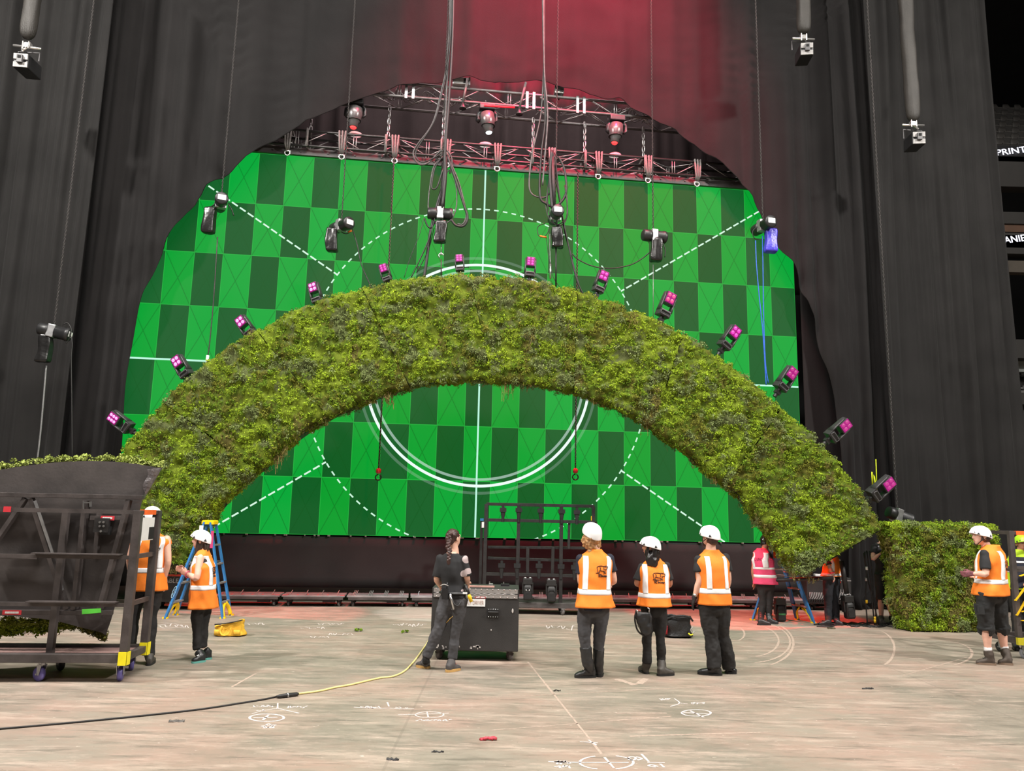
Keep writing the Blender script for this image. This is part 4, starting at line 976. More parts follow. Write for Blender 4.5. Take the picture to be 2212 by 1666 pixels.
# ================================================================== CARTS, CASES, LADDERS AND GEAR
def caster(parent, p, r, wheelm, yaw=0.0, fork=None, h=None, wd=.05):
    """swivel caster touching the floor below p (p at deck underside)"""
    h = h or p.z; c = V((p.x, p.y, r)); R = Euler((0, 0, yaw)).to_matrix(); ax = R @ V((1, 0, 0)); fd = R @ V((0, 1, 0))
    c = c + fd*r*.35
    mb = MB(); mb.box(V((p.x, p.y, h-.008)), (.11, .10, .012), R); mb.cyl(V((p.x, p.y, h-.01)), V((p.x, p.y, h-.035)), .035, 12)
    for s in (-1, 1):
        o = ax*(s*(wd/2+.010))
        mb.prism([(-r*.55, 0), (r*.30, 0), (r*.18, -(h-.03-r)-.01), (-r*.18, -(h-.03-r)-.01)], V((p.x, p.y, h-.03)) + o - ax*.003 + fd*r*.1, fd, V((0, 0, 1)), ax*.006)
    mb.cyl(c - ax*(wd/2+.02), c + ax*(wd/2+.02), .010, 8)
    f = mb.build('caster', fork or ALU, parent)
    mb = MB(); mb.lathe([(r*.86, -wd/2), (r, -wd/2+.010), (r, wd/2-.010), (r*.86, wd/2), (r*.45, wd/2), (r*.40, wd/2-.012), (r*.2, wd/2-.012), (r*.2, wd/2+.004), (.004, wd/2+.004)][::-1] if False else [(r*.35, -wd/2), (r*.86, -wd/2), (r, -wd/2+.012), (r, wd/2-.012), (r*.86, wd/2), (r*.35, wd/2)], c, ax, 22)
    mb.build('wheel', wheelm, f, True)
    return f
PURPLE = M('purple urethane wheel', srgb(96, 88, 150), .4, 0, .1, 12); TYRE = M('black rubber wheel', (.018, .018, .019), .5, 0, .2, 12); DUSTY = M('dusty grey wheel', (.13, .12, .115), .6, 0, .3, 10)
CARTM = M('dusty black cart steel', (.078, .066, .064), .5, .3, .35, 5, .1, 40)
ORANGE = M('orange tape', srgb(245, 105, 45), .5, 0, .08, 10); GREENT = M('green tape', srgb(100, 225, 75), .55, 0, .08, 10); YELT = M('yellow reflective tape', srgb(240, 225, 30), .45, 0, .08, 10)
DECKM = M('pinkish worn plywood', srgb(140, 112, 108), .75, 0, .25, 5, stretch=(1, 5, 1))

# ---------------------------------------------------------------- left transport cart
CY = .10; CE = V((math.cos(CY), math.sin(CY), 0)); CD = V((-math.sin(CY), math.cos(CY), 0)); CO = at(268, 1432, 8.84); CO = V((CO.x, CO.y, 0))
def cp(px, py, d):                       # pixel on the cart plane that lies d behind its front
    r = ray(px, py); o = CO + CD*d
    t = (o.dot(CD))/(r.dot(CD)); return V((r.x*t, r.y*t, r.z*t + CAMH))
zc = lambda x, y: (x/3.029, 950+y/3.029)
cart = thing('transport_cart', 'black steel transport cart on purple wheels, loaded, with a person behind it', 'cart', CO)
CDP = .62
zt_, zb_ = cp(296, 1103, 0).z, .21
def P(px, py, d): return cp(*zc(px, py), d)
def post(name, x, y, d, w=.075, z0=None, z1=None):
    p = P(x, y, d); mb = MB(); mb.bar(V((p.x, p.y, z0 if z0 is not None else zb_)), V((p.x, p.y, z1 or zt_)), w, w, CE); return mb.build(name, CARTM, cart, bevel=.006)
fx = P(858, 950, 0); rx = P(958, 900, CDP); 
XL = fx - CE*3.2
for d, nm in ((0, 'front_rail'), (CDP, 'rear_rail')):
    o = CD*d
    for z, w in ((zb_+.045, .09),):
        mb = MB(); mb.bar(V((fx.x, fx.y, z)) + o + CE*.03, V((XL.x, XL.y, z)) + o, w, w); mb.build('base_rail', CARTM, cart, bevel=.006)
mb = MB(); mb.bar(V((fx.x, fx.y, zt_-.02)), V((XL.x, XL.y, zt_-.02)), .045); mb.build('top_rail', CARTM, cart)
mb = MB(); mb.bar(V((fx.x, fx.y, zt_-.02)) + CD*CDP, V((XL.x, XL.y, zt_-.02)) + CD*CDP, .045); mb.build('top_rail', CARTM, cart)
zm1, zm2 = P(600, 768, 0).z, P(600, 1080, 0).z
for z in (zm1, zm2):
    mb = MB(); mb.bar(V((fx.x, fx.y, z)), V((XL.x, XL.y, z)), .04); mb.build('side_rail', CARTM, cart)
    mb = MB(); mb.bar(V((fx.x, fx.y, z+.01)), V((fx.x, fx.y, z+.01)) + CD*CDP, .035, .05); mb.build('end_rail', CARTM, cart)
for (x0, x1, y, z) in ((215, 795, 752, zm1), (180, 765, 1063, zm2)):
    a, b = P(x0, y, -.06), P(x1, y, -.06); a.z = b.z = z+.035
    mb = MB(); mb.bar(a, b, .11, .012); mb.bar(a - V((0, 0, .025)) + CD*.05, b - V((0, 0, .025)) + CD*.05, .012, .05); mb.build('shelf_angle', CARTM, cart)
for z in (zt_-.02, zb_+.045):
    mb = MB(); mb.bar(V((fx.x, fx.y, z)), V((fx.x, fx.y, z)) + CD*CDP, .07 if z < 1 else .045); mb.build('end_rail', CARTM, cart)
for d in (0, CDP):
    b = fx + CD*d; mb = MB(); mb.bar(V((b.x, b.y, zb_)), V((b.x, b.y, zt_)), .085, .085, CE); mb.build('corner_post', CARTM, cart, bevel=.006)
p = P(382, 930, .19); mb = MB(); mb.bar(V((p.x, p.y, zb_+.05)), V((p.x, p.y, zt_-.03)), .07, .07, CE); mb.build('middle_post', CARTM, cart, bevel=.005)
mb = MB(); a = V((fx.x, fx.y, zb_+.06)) + CD*.05; b = V((XL.x, XL.y, zb_+.06)) + CD*.05; mb.add([a, b, b + CD*(CDP-.1), a + CD*(CDP-.1), a - V((0, 0, .03)), b - V((0, 0, .03)), b + CD*(CDP-.1) - V((0, 0, .03)), a + CD*(CDP-.1) - V((0, 0, .03))], [(0, 1, 2, 3), (7, 6, 5, 4), (0, 4, 5, 1), (1, 5, 6, 2), (2, 6, 7, 3), (3, 7, 4, 0)]); mb.build('deck', DECKM, cart)
Rc = Matrix.Rotation(CY, 3, 'Z')
mb = MB(); mb.box(V((fx.x, fx.y, zt_-.02)) + CD*(CDP*.5), (.055, CDP*.6, .058), Rc); mb.build('orange_tape', ORANGE, cart)
mb = MB(); mb.box(V((fx.x, fx.y, zt_-.21)) + CD*(CDP*.42) + CE*.03, (.008, CDP*.62, .26), Rc); lb = mb.build('paper_label', WHITE, cart)
mb = MB(); mb.box(V((fx.x, fx.y, zt_-.26)) + CD*(CDP*.60) + CE*.036, (.006, .16, .14), Rc); mb.build('printed_block', DARK, lb)
for d in (0, CDP):
    mb = MB(); mb.box(V((fx.x, fx.y, zb_+.045)) + CD*d + CE*.05, (.008, .085, .14), Rc); mb.box(V((fx.x, fx.y, zb_+.045)) + CD*(d-.05) + CE*.0, (.085, .008, .14), Rc); mb.build('yellow_tape', YELT, cart)
mb = MB(); mb.box(P(47, 455, -.03), (.075, .01, .06), Rc); mb.build('red_tape', RED, cart)
for (px, py, d, r, m, yw) in ((268, 1540, .05, .078, PURPLE, 1.2), (785, 1540, .05, .078, PURPLE, .25), (400, 1500, CDP, .075, TYRE, .9), (860, 1480, CDP, .078, PURPLE, .5)):
    q = P(px, py, d); q = CO + CE*((q-CO).dot(CE)) + CD*d
    caster(cart, V((q.x, q.y, zb_)), r, m, yw)
# ---- the moss arch section riding on the cart
GD = .30
seg = thing('arch_section', 'back of a spare moss arch section, black panel with steel bracing, on the cart', 'arch section', cp(150, 1250, GD))
PANELM = M('dark brown black panel', (.056, .047, .045), .7, 0, .3, 2.5, .1, 30)
tops = [(-300, 330), (-150, 255), (0, 197), (100, 180), (210, 166), (330, 152), (450, 143), (600, 139), (700, 142), (800, 148), (900, 160), (1000, 176), (1050, 186)]
bots = [(-300, 1240), (-150, 1190), (0, 1160), (100, 1152), (210, 1156), (330, 1165), (400, 1172), (480, 1190), (540, 1208), (590, 1228), (630, 1245), (665, 1262), (692, 1280)]
mid_r = [(1050, 186), (1010, 260), (935, 380), (900, 520), (860, 640), (800, 880), (745, 1130), (692, 1280)]
mb = MB(); n = len(tops); vs = []
for off in (0, .05):
    for a, b in zip(tops, bots):
        for k in range(12):
            t = k/11
            x = a[0]*(1-t)+b[0]*t; y = a[1]*(1-t)+b[1]*t
            if t > .0:
                lim = np.interp(y, [m_[1] for m_ in mid_r], [m_[0] for m_ in mid_r]); f = (a[0]+300)/1350
                x = -300 + f*(lim+300)
            q = P(x, y, GD+off+.10); vs.append(q)
fs = []
for s in (0, 1):
    o = s*n*12
    for i in range(n-1):
        for k in range(11):
            q = (o+i*12+k, o+i*12+k+1, o+(i+1)*12+k+1, o+(i+1)*12+k); fs.append(q if s == 0 else q[::-1])
N_ = n*12
rim = [i*12 for i in range(n)] + [(n-1)*12+k for k in range(1, 12)] + [i*12+11 for i in range(n-2, -1, -1)] + [k for k in range(10, 0, -1)]
for i in range(len(rim)): a, b = rim[i], rim[(i+1) % len(rim)]; fs.append((a, b, b+N_, a+N_))
mb.add(vs, fs); mb.build('back_panel', PANELM, seg)
FILM = M('crinkled shiny film', (.13, .115, .118), .28, 0, .2, 6, .8, 26, spec=.8)
mb = MB(); fl = []; fs = []
for i in range(9):
    t = i/8; y = 186+200*t
    a = P(960-25*t+14*math.sin(t*9), y+8, GD+.085); b = P(1050-110*t + 8*math.sin(t*13), y-2, GD+.06); c = P(1062-118*t, y, GD+.16); fl += [a, lerp(a, b, .5) - CD*.02*(1+math.sin(t*17)), b, c]
for i in range(8): fs += [(4*i+j, 4*i+j+1, 4*i+5+j, 4*i+4+j) for j in range(3)]
mb.add(fl, fs); mb.build('crinkled_film', FILM, seg, True, fix=False)
def sbar(a, b, w=.065, d=GD, nm='brace', h=.05):
    mb = MB(); mb.bar(P(*a, d), P(*b, d), h, w, V((0, -1, 0))); return mb.build(nm, CARTM, seg, bevel=.004)
sbar((-400, 352), (938, 378), .085, nm='top_chord'); sbar((-400, 1128), (735, 1132), .08, nm='bottom_chord')
sbar((168, 385), (-60, 720)); sbar((205, 385), (440, 1110)); sbar((565, 400), (487, 1110), .09); sbar((845, 395), (655, 1110), .075)
sbar((652, 480), (628, 745), .05); sbar((430, 470), (398, 740), .06); sbar((595, 512), (812, 512), .06, nm='cross_brace'); sbar((-100, 760), (250, 768), .05, nm='cross_brace')
mb = MB(); a, b = P(228, 400, GD-.045), P(352, 765, GD-.045); mb.bar(a, b, .012, .03); a, b = P(385, 880, GD-.045), P(412, 985, GD-.045); mb.bar(a, b, .01, .02); mb.build('bare_edge', ALU, seg)
mb = MB(); mb.box(P(668, 560, GD-.06), (.16, .05, .16), Rc); bkt = mb.build('bolt_plate', BLACK, seg)
for (x, y) in ((655, 540), (680, 540), (655, 566), (680, 566), (662, 600)): mb = MB(); mb.lathe([(.013, 0), (.013, .015)], P(x, y, GD-.088), (0, -1, 0), 6); mb.build('bolt', STEEL, bkt)
mb = MB(); mb.bar(P(548, 412, GD-.07), P(600, 412, GD-.07), .014); mb.bar(P(592, 405, GD-.07), P(592, 440, GD-.07), .02); mb.bar(P(546, 400, GD-.07), P(546, 470, GD-.07), .01); mb.build('latch', STEEL, seg)
mb = MB(); mb.box(P(690, 595, GD-.05), (.12, .04, .09), Rc); mb.build('socket', BLACKM, seg)
def label(x, y, wd, ht, m, d, word=None):
    p = P(x, y, d); mb = MB(); mb.box(p, (wd, .006, ht), Rc); o = mb.build('sticker', m, seg)
    if word:                                      # worn white print, too small to read
        mb = MB(); x0 = -.36*wd
        for f in word: mb.box(p - CD*.005 + CE*(x0 + f*wd*.5), (f*wd*.9, .004, ht*.42), Rc); x0 += f*wd
        mb.build('worn_print', WHITE, o)
label(78, 1131, .20, .05, RED, GD-.045, (.11, .16, .12, .15, .13, .06)); label(704, 513, .15, .05, RED, GD-.05, (.14, .2, .17, .12, .08))
mb = MB(); pts = [P(x, y, GD-.046) for x, y in ((537, 1110), (660, 1104), (662, 1132), (537, 1143))]; mb.add(pts + [p_ - CD*.004 for p_ in pts], [(0, 1, 2, 3), (7, 6, 5, 4), (0, 4, 5, 1), (1, 5, 6, 2), (2, 6, 7, 3), (3, 7, 4, 0)]); mb.build('green_tape', GREENT, seg)
def fringe(edge, off, nn, col, name, up):
    pts = []
    for i in range(nn):
        f = rng.uniform(0, len(edge)-1.001); i0 = int(f); x = edge[i0][0]+(edge[i0+1][0]-edge[i0][0])*(f-i0); y = edge[i0][1]+(edge[i0+1][1]-edge[i0][1])*(f-i0)
        pts.append(P(x, y, GD+.16+abs(rng.normal())*.06) + V((0, 0, rng.normal()*.02+up)))
    p = np.array(pts); k = len(p); c = np.repeat(col[None], k, 0)*rng.uniform(.7, 1.15, (k, 1))
    return link(name, quads_mesh(name, [leaves(p, np.tile([0, .2, 1.0 if up > 0 else -1.0], (k, 1)), 22, rng.uniform(.025, .055, k), rng.uniform(.013, .02, k), c, np.array([0, 0, 1.0]))]), MOSS, seg)
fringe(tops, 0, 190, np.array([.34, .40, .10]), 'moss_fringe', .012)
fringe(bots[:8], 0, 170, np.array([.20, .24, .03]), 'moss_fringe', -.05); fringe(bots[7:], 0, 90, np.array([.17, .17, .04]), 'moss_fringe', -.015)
mb = MB(); a, b = P(-100, 1240, GD+.3), P(420, 1215, GD+.3); k = 120
p = np.array([lerp(a, b, rng.uniform(0, 1)) + V((0, 0, rng.normal()*.03)) for _ in range(k)])
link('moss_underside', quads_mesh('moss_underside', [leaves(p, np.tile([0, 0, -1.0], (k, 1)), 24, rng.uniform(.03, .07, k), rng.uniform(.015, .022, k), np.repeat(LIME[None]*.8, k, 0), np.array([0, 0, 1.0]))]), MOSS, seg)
# ---------------------------------------------------------------- right-hand cart at the picture edge
p = gp(2196, 1424); q = V((p.x+.06, p.y, 0))
rc = thing('transport_cart', 'black cart frame with yellow straps, cut off at the right edge beside the standing man', 'cart', q)
za, zb2 = at(2190, 1147, p.y).z, at(2200, 1405, p.y).z
CH = M('yellow black hazard strap', srgb(225, 180, 20), .5, 0, .1, 10)
for dx, dy in ((0, 0), (0, .6), (1.6, 0), (1.6, .6)):
    mb = MB(); mb.bar(V((q.x+dx, q.y+dy, .2)), V((q.x+dx, q.y+dy, za)), .07); mb.build('corner_post', CARTM, rc, bevel=.005)
for z, w in ((za-.03, .05), (at(2200, 1232, p.y).z, .045), (.25, .09)):
    for dy in (0, .6): mb = MB(); mb.bar(V((q.x, q.y+dy, z)), V((q.x+1.6, q.y+dy, z)), w); mb.build('side_rail', CARTM, rc)
    mb = MB(); mb.bar(V((q.x, q.y, z)), V((q.x, q.y+.6, z)), w); mb.build('end_rail', CARTM, rc)
mb = MB(); mb.box(V((q.x+.22, q.y-.003, za-.03)), (.3, .06, .06)); mb.build('orange_tape', ORANGE, rc)
mb = MB(); mb.box(V((q.x+.03, q.y-.03, .25)), (.16, .05, .10)); mb.build('yellow_corner', M('yellow corner guard', srgb(190, 180, 30), .5, 0, .1, 8), rc)
for (x0, y0, x1, y1) in ((2193, 1298, 2216, 1268), (2196, 1330, 2220, 1290), (2203, 1245, 2216, 1240), (2205, 1322, 2220, 1319), (2206, 1341, 2220, 1341)):
    a, b = at(x0, y0, p.y-.05), at(x1, y1, p.y-.05); mb = MB(); mb.bar(a, b, .008, .05, V((0, -1, 0))); mb.build('strap', CH, rc)
caster(rc, V((q.x+.1, q.y+.02, .2)), .075, M('grey caster wheel', (.25, .25, .28), .5, 0, .1, 10), .3)
caster(rc, V((q.x+1.5, q.y+.02, .2)), .075, TYRE, .3); caster(rc, V((q.x+1.5, q.y+.58, .2)), .075, TYRE, .3); caster(rc, V((q.x+.1, q.y+.58, .2)), .075, TYRE, .3)

# ---------------------------------------------------------------- stepladders
LBLUE = M('blue fibreglass rail', srgb(52, 118, 178), .45, 0, .12, 6); LYEL = M('yellow ladder plastic', srgb(250, 200, 15), .45, 0, .08, 8); LALU = M('dull ladder aluminium', (.40, .37, .36), .45, .6, .2, 10); LSTEP = M('reddish worn ladder step', srgb(170, 120, 118), .6, .2, .2, 8)
def ladder(label, feetF, topsF, feetB, topsB, capz, steps, stepm):
    A, B = feetF; C, D = feetB; TA, TB = topsF; TC, TD = topsB
    t = thing('stepladder', label, 'ladder', (A+B+C+D)/4, 'blue stepladders')
    for a, b in ((A, TA), (B, TB)):
        mb = MB(); mb.bar(a, b, .085, .032, (B-A).normalized().cross(V((0, 0, 1)))); mb.build('front_rail', LBLUE, t)
    for a, b in ((C, TC), (D, TD)):
        mb = MB(); mb.bar(a, b, .065, .03, (D-C).normalized().cross(V((0, 0, 1)))); mb.build('rear_rail', LBLUE, t)
    for f in steps:
        a, b = lerp(A, TA, f), lerp(B, TB, f); mb = MB(); mb.bar(a, b, .085, .025); mb.build('step', stepm, t)
        c, d = lerp(C, TC, f), lerp(D, TD, f); mb = MB(); mb.bar(c, d, .04, .03); mb.build('rear_rung', LALU, t)
    for (a, ta, b, tb) in ((A, TA, B, TB), (B, TB, A, TA), (C, TC, D, TD), (D, TD, C, TC)):   # curved yellow foot braces
        s = lerp(a, ta, steps[0]*.95); i_ = lerp(lerp(a, b, .12), lerp(ta, tb, .12), steps[0]*.55); mid = lerp(lerp(a, b, .42), lerp(ta, tb, .42), steps[0]*.92)
        mb = MB(); mb.tube(spline([lerp(a, b, .06) + V((0, 0, .02)), i_, mid], 5), [(.035, .016)]*11, 8); mb.build('foot_brace', LYEL, t, True)
    for a in (A, B, C, D): mb = MB(); mb.box(a + V((0, 0, .012)), (.09, .06, .024)); mb.build('rubber_foot', LYEL, t)
    c = (TA+TB+TC+TD)/4; d = ((TB-TA)+(TD-TC)); d.z = 0; d.normalize(); n = ((TC+TD)-(TA+TB)); n.z = 0; n.normalize()
    w1, w2 = abs((TB-TA).dot(d))+.07, abs(((TC+TD)/2-(TA+TB)/2).dot(n))+.12
    mb = MB(); mb.loft([(c + V((0, 0, -.035)), d*w1/2, n*w2/2, .3), (c + V((0, 0, .02)), d*w1/2, n*w2/2, .3), (c + V((0, 0, .035)), d*(w1/2-.02), n*(w2/2-.02), .3)], 24); mb.build('top_cap', LYEL, t)
    for s in (0, 1):
        a, b = lerp((A, B)[s], (TA, TB)[s], .58), lerp((C, D)[s], (TC, TD)[s], .58); mb = MB(); mb.bar(a, b, .02, .012); mb.build('spreader', LALU, t)
    return t
zl = lambda x, y: (330+x/6.944, 1110+y/6.944)
A, B, C, D = gp(*zl(190, 1572)), gp(*zl(345, 1522)), gp(*zl(1050, 1572)), gp(*zl(1172, 1524))
ym = (A.y+B.y+C.y+D.y)/4
TA, TB, TC, TD = at(*zl(782, 130), ym-.12), at(*zl(842, 128), ym+.12), at(*zl(868, 128), ym-.14), at(*zl(945, 122), ym+.14)
zz = (TA.z+TC.z)/2
for T_ in (TA, TB, TC, TD): T_.z = zz
lad = ladder('blue stepladder with a yellow top cap standing behind the woman in orange vest', (A, B), (TA, TB), (C, D), (TC, TD), zz, (.16, .36, .56, .76), LALU)
mb = MB(); q = lerp(A, TA, .93) + V((0, -.045, 0)); mb.box(q, (.07, .006, .12)); mb.build('white_sticker', WHITE, lad)
mb = MB(); q = lerp(C, TC, .82) + V((0, -.04, 0)); mb.box(q, (.05, .006, .30)); mb.build('pink_sticker', M('pink sticker', srgb(190, 60, 110), .5, 0, .1, 8), lad)
q = lerp(A, TA, .27) + V((-.02, -.05, 0)); d_ = (TA-A).normalized(); mb = MB(); e2 = V((1, 0, 0)); e2 = (e2 - d_*e2.dot(d_)).normalized()
mb.tube([q + d_*.10*math.sin(a) + e2*.025*math.cos(a) for a in np.linspace(0, 2*PI, 25)[:-1]], .004, 5, close=True); mb.tube([q + d_*(-.06+.03*i) + e2*(.010*(-1)**i) for i in range(5)], .004, 5); mb.build('oval_badge', M('pale badge ink', srgb(160, 195, 215), .5, 0, .1, 9), lad)
zr = lambda x, y: (1610+x/7.575, 1140+y/7.575)
A, B, C, D = gp(*zr(855, 1512)), gp(*zr(1112, 1562)), gp(*zr(405, 1445)), gp(*zr(118, 1515))
A, B = gp(*zr(850, 1512)), gp(*zr(1112, 1562))
ym = 15.05
TA, TB, TC, TD = at(*zr(535, 255), ym+.12), at(*zr(640, 262), ym-.12), at(*zr(470, 255), ym+.12), at(*zr(515, 262), ym-.14)
zz = TA.z
for T_ in (TA, TB, TC, TD): T_.z = zz
lad2 = ladder('blue stepladder half hidden behind the right foot of the moss arch', (A, B), (TA, TB), (C, D), (TC, TD), zz, (.20, .42, .63, .84), LSTEP)
mb = MB(); q = lerp(D, TD, .88) + V((0, -.045, 0)); mb.box(q, (.05, .006, .20)); mb.build('orange_sticker', ORANGE, lad2)
mb = MB(); a, b = at(*zr(482, 678), 14.85), at(*zr(795, 683), 14.85); mb.tube([a, b], .018, 8); a, b = at(*zr(395, 350), 14.95), at(*zr(490, 352), 14.95); mb.tube([a, b], .02, 8); mb.build('white_tube', M('white tube', (.6, .6, .62), .4, .2, .1, 8), lad2, True)

# ---------------------------------------------------------------- road case
CASEM = M('black case laminate', (.026, .024, .0235), .55, 0, .3, 3, .15, 120)
yf = gp(1020, 1429).y
BL, BR, TL, TR_ = at(929, 1406, yf), at(1119, 1408, yf), at(932, 1270, yf), at(1121, 1272, yf)
xc, wx = (BL.x+BR.x)/2, (BR.x-BL.x); z0, z1_ = (BL.z+BR.z)/2, (TL.z+TR_.z)/2; dp = .62
case = thing('road_case', 'large black wheeled road case behind the woman with the long braid', 'case', (xc, yf+dp/2, 0))
mb = MB(); mb.box((xc, yf+dp/2, (z0+z1_)/2-.05), (wx, dp, z1_-z0-.10)); mb.build('body', CASEM, case, bevel=.012)
mb = MB(); mb.box((xc, yf+dp/2, z1_-.05), (wx, dp, .10)); lid = mb.build('lid', CASEM, case, bevel=.012)
ALB = M('brushed case aluminium', (.36, .34, .33), .45, .5, .25, 30, stretch=(1, 1, 6))
mb = MB(); mb.box((xc, yf-.004, z1_-.035), (wx-.04, .012, .055)); mb.build('valance', ALB, lid)
mb = MB(); mb.box((xc, yf-.003, z1_-.098), (wx-.04, .012, .05))
for i in range(40): mb.ell((xc - wx/2 + .05 + (wx-.1)*i/39, yf-.010, z1_-.073+.006*math.sin(i*1.9)), (.022, .003, .004), None, 8, 6)
mb.build('valance', ALB, case)
mb = MB()
for i in range(15): mb.ell((xc - wx/2 + .05 + (wx-.1)*i/14, yf-.010, z1_-.014), (.009, .006, .009), None, 8, 6)
for i in range(12): mb.ell((xc - wx/2 + .06 + (wx-.12)*i/11, yf-.010, z1_-.112), (.009, .006, .009), None, 8, 6)
mb.build('rivets', M('pinkish rivets', (.6, .5, .48), .35, .6, .1, 10), case, True)
cz = lambda x, y: at(900+x/4.9, 1120+y/4.9, yf-.006)
a, b = cz(500, 850), cz(725, 935); mb = MB(); mb.box((a+b)/2, (b.x-a.x, .006, a.z-b.z)); lb = mb.build('paper_label', WHITE, case)
text('LY DRIVER', .072, (a+b)/2 + V((.018, -.006, 0)), (1, 0, 0), (0, 0, 1), M('faded red ink', srgb(190, 160, 150), .6, 0, .1, 8), lb, 'label_words', .0005, .62)
a, b = cz(618, 828), cz(732, 848); mb = MB(); mb.box((a+b)/2, (b.x-a.x, .006, a.z-b.z)); rl = mb.build('red_label', RED, case); mb = MB(); mb.box((a+b)/2 + V((-.032, -.005, 0)), (.052, .004, .010)); mb.box((a+b)/2 + V((.030, -.005, 0)), (.056, .004, .010)); mb.build('worn_print', WHITE, rl)
a, b = cz(745, 958), cz(875, 1048); c = (a+b)/2; mb = MB(); mb.box(c + V((0, .01, 0)), (b.x-a.x, .03, a.z-b.z)); hp = mb.build('handle_dish', BLACKM, case, bevel=.008)
mb = MB(); mb.tube([c + V((s_, -.022, .012)) for s_ in (-.07, -.03, .03, .07)], .012, 8); mb.build('grip', RUBBER, hp, True)
mb = MB()
for i in range(5):
    for s_ in (-1, 1): mb.ell(c + V((-.06+.03*i, -.012, s_*(a.z-b.z)*.46)), (.006, .005, .006), None, 8, 6)
mb.build('rivets', STEEL, hp, True)
mb = MB(); r_ = random.Random(4)
for i in range(26):
    x = xc - wx/2 + .06 + r_.random()*.62; w = r_.uniform(.008, .04); mb.box((x, yf-.001, z0+.045+r_.uniform(-.015, .02)), (w, .004, r_.uniform(.01, .035)))
q = cz(1016, 980); mb.ell(q, (.013, .004, .03), None, 8, 6); q = cz(788, 1183); mb.ell(q, (.008, .004, .010), None, 8, 6)
mb.build('paint_chips', M('chipped pale paint', (.45, .42, .40), .7, 0, .3, 30), case)
for (dx, dy) in ((-1, 0), (1, 0), (-1, 1), (1, 1)): caster(case, V((xc + dx*(wx/2-.10), yf+.11+dy*(dp-.22), z0+.002)), .058, TYRE if dy else DUSTY, .5*dx, fork=CARTM)
p = cz(690, 712); mb = MB(); mb.box(V((p.x, yf+.16, z1_+.010)), (.33, .05, .02)); o = mb.build('wood_batten', M('pinkish raw batten', srgb(196, 150, 138), .7, 0, .15, 6), None, bevel=.003); tag(o, 'thin pinkish batten lying on top of the black road case', 'batten')
for k, x in enumerate((780, 935)):
    p = cz(x, 695); t = thing('clamp', ('small silvery clamp lying on the road case lid near its middle', 'dark clamps lying on the road case lid toward its right end')[k], 'clamp', (p.x, yf+.4, z1_))
    mb = MB(); mb.box((p.x, yf+.40, z1_+.017), (.06+.06*k, .05, .03)); mb.build('jaw', GUN if k else STEEL, t, bevel=.006); mb = MB(); mb.cyl((p.x-.02, yf+.40, z1_+.03), (p.x-.02, yf+.40, z1_+.055), .008, 8); mb.build('bolt', STEEL, t)

# ---------------------------------------------------------------- bags
def bagbody(mb, c, w, d, h, seed, n=9, squash=.4, open_=True, e=.55):
    r_ = random.Random(seed); secs = []
    for i in range(n):
        t = i/(n-1); k = 1 - .12*t + .06*math.sin(t*7+seed)
        secs.append((c + V((.02*math.sin(seed+t*4)*t, 0, h*t*(1-.0*t))), V((w/2*k, 0, 0)), V((0, d/2*k, .0)), e))
    if open_:
        for t in (.97, .55, .2): secs.append((c + V((0, 0, h*t)), V((w/2*.80, 0, 0)), V((0, d/2*.78, 0)), e))
    mb.loft(secs, 28)
def rumple(mb, amp, sc, seed):
    me = mb.mesh('b'); bm = bmesh.new(); bm.from_mesh(me); bmesh.ops.recalc_face_normals(bm, faces=bm.faces); bm.to_mesh(me); bm.free()
    me = evaluated(me, [('SUBSURF', dict(levels=2, render_levels=2))]); return wrinkle(me, amp, sc, (1, 1, 1), seed)
YBAG = M('yellow canvas', srgb(222, 172, 48), .75, 0, .15, 20, .3, 90)
c = gp(491, 1376); t = thing('tool_bag', 'slumped open yellow canvas tool bag on the floor', 'bag', c)
mb = MB(); bagbody(mb, c + V((0, .13, .0)), .44, .26, .20, 1.0); me = rumple(mb, .02, 9, 1); 
for v in me.vertices:
    v.co.z = max(.002, v.co.z + (.05*(v.co.x-c.x)/.2 if v.co.z > .1 else 0))
link('body', me, YBAG, t, True)
mb = MB(); mb.loft([(c + V((0.01, .13, .165)), V((.165, 0, .032)), V((0, .085, 0)), .6), (c + V((0.01, .13, .18)), V((.165, 0, .032)), V((0, .085, 0)), .6)], 20); mb.build('dark_lining', M('dark bag lining', (.03, .022, .02), .8, 0, .2, 10), t, True)
mb = MB(); mb.tube(spline([c + V((x, y, z)) for x, y, z in ((-.21, .02, .17), (-.1, .0, .185), (0, -.0, .20), (.12, .0, .225), (.20, .03, .245))], 4), .009, 6); mb.build('zip_edge', RUBBER, t, True)
mb = MB(); mb.tube(spline([c + V((x, y, z)) for x, y, z in ((-.08, -.01, .15), (-.10, -.03, .08), (-.05, -.05, .03), (.03, -.04, .05), (.05, -.01, .14))], 4), [(.018, .006)]*17, 6); mb.build('handle', YBAG, t, True)
for sx in (-.15, .14): mb = MB(); mb.loft([(c + V((sx, .0, z)), V((.05, 0, 0)), V((0, .025, 0)), .5) for z in (.02, .06, .10)], 14); mb.build('pocket', YBAG, t, True)
BBAG = M('black nylon', (.012, .012, .013), .5, 0, .3, 10, .4, 40); RBAG = M('red nylon', srgb(150, 25, 35), .6, 0, .2, 10)
c = gp(1469, 1380); t = thing('gear_bag', 'black nylon gear bag with a red side panel, open on the floor', 'bag', c)
mb = MB(); bagbody(mb, c + V((0, .16, 0)), .46, .32, .34, 2.0, e=.7); me = rumple(mb, .035, 6, 2)
for v in me.vertices: v.co.z = max(.002, v.co.z)
link('body', me, BBAG, t, True)
mb = MB(); mb.loft([(c + V((-.215, .13, z)), V((.028, 0, 0)), V((0, .13, 0)), .6) for z in (.06, .12, .19)], 14); mb.build('red_panel', RBAG, t, True)
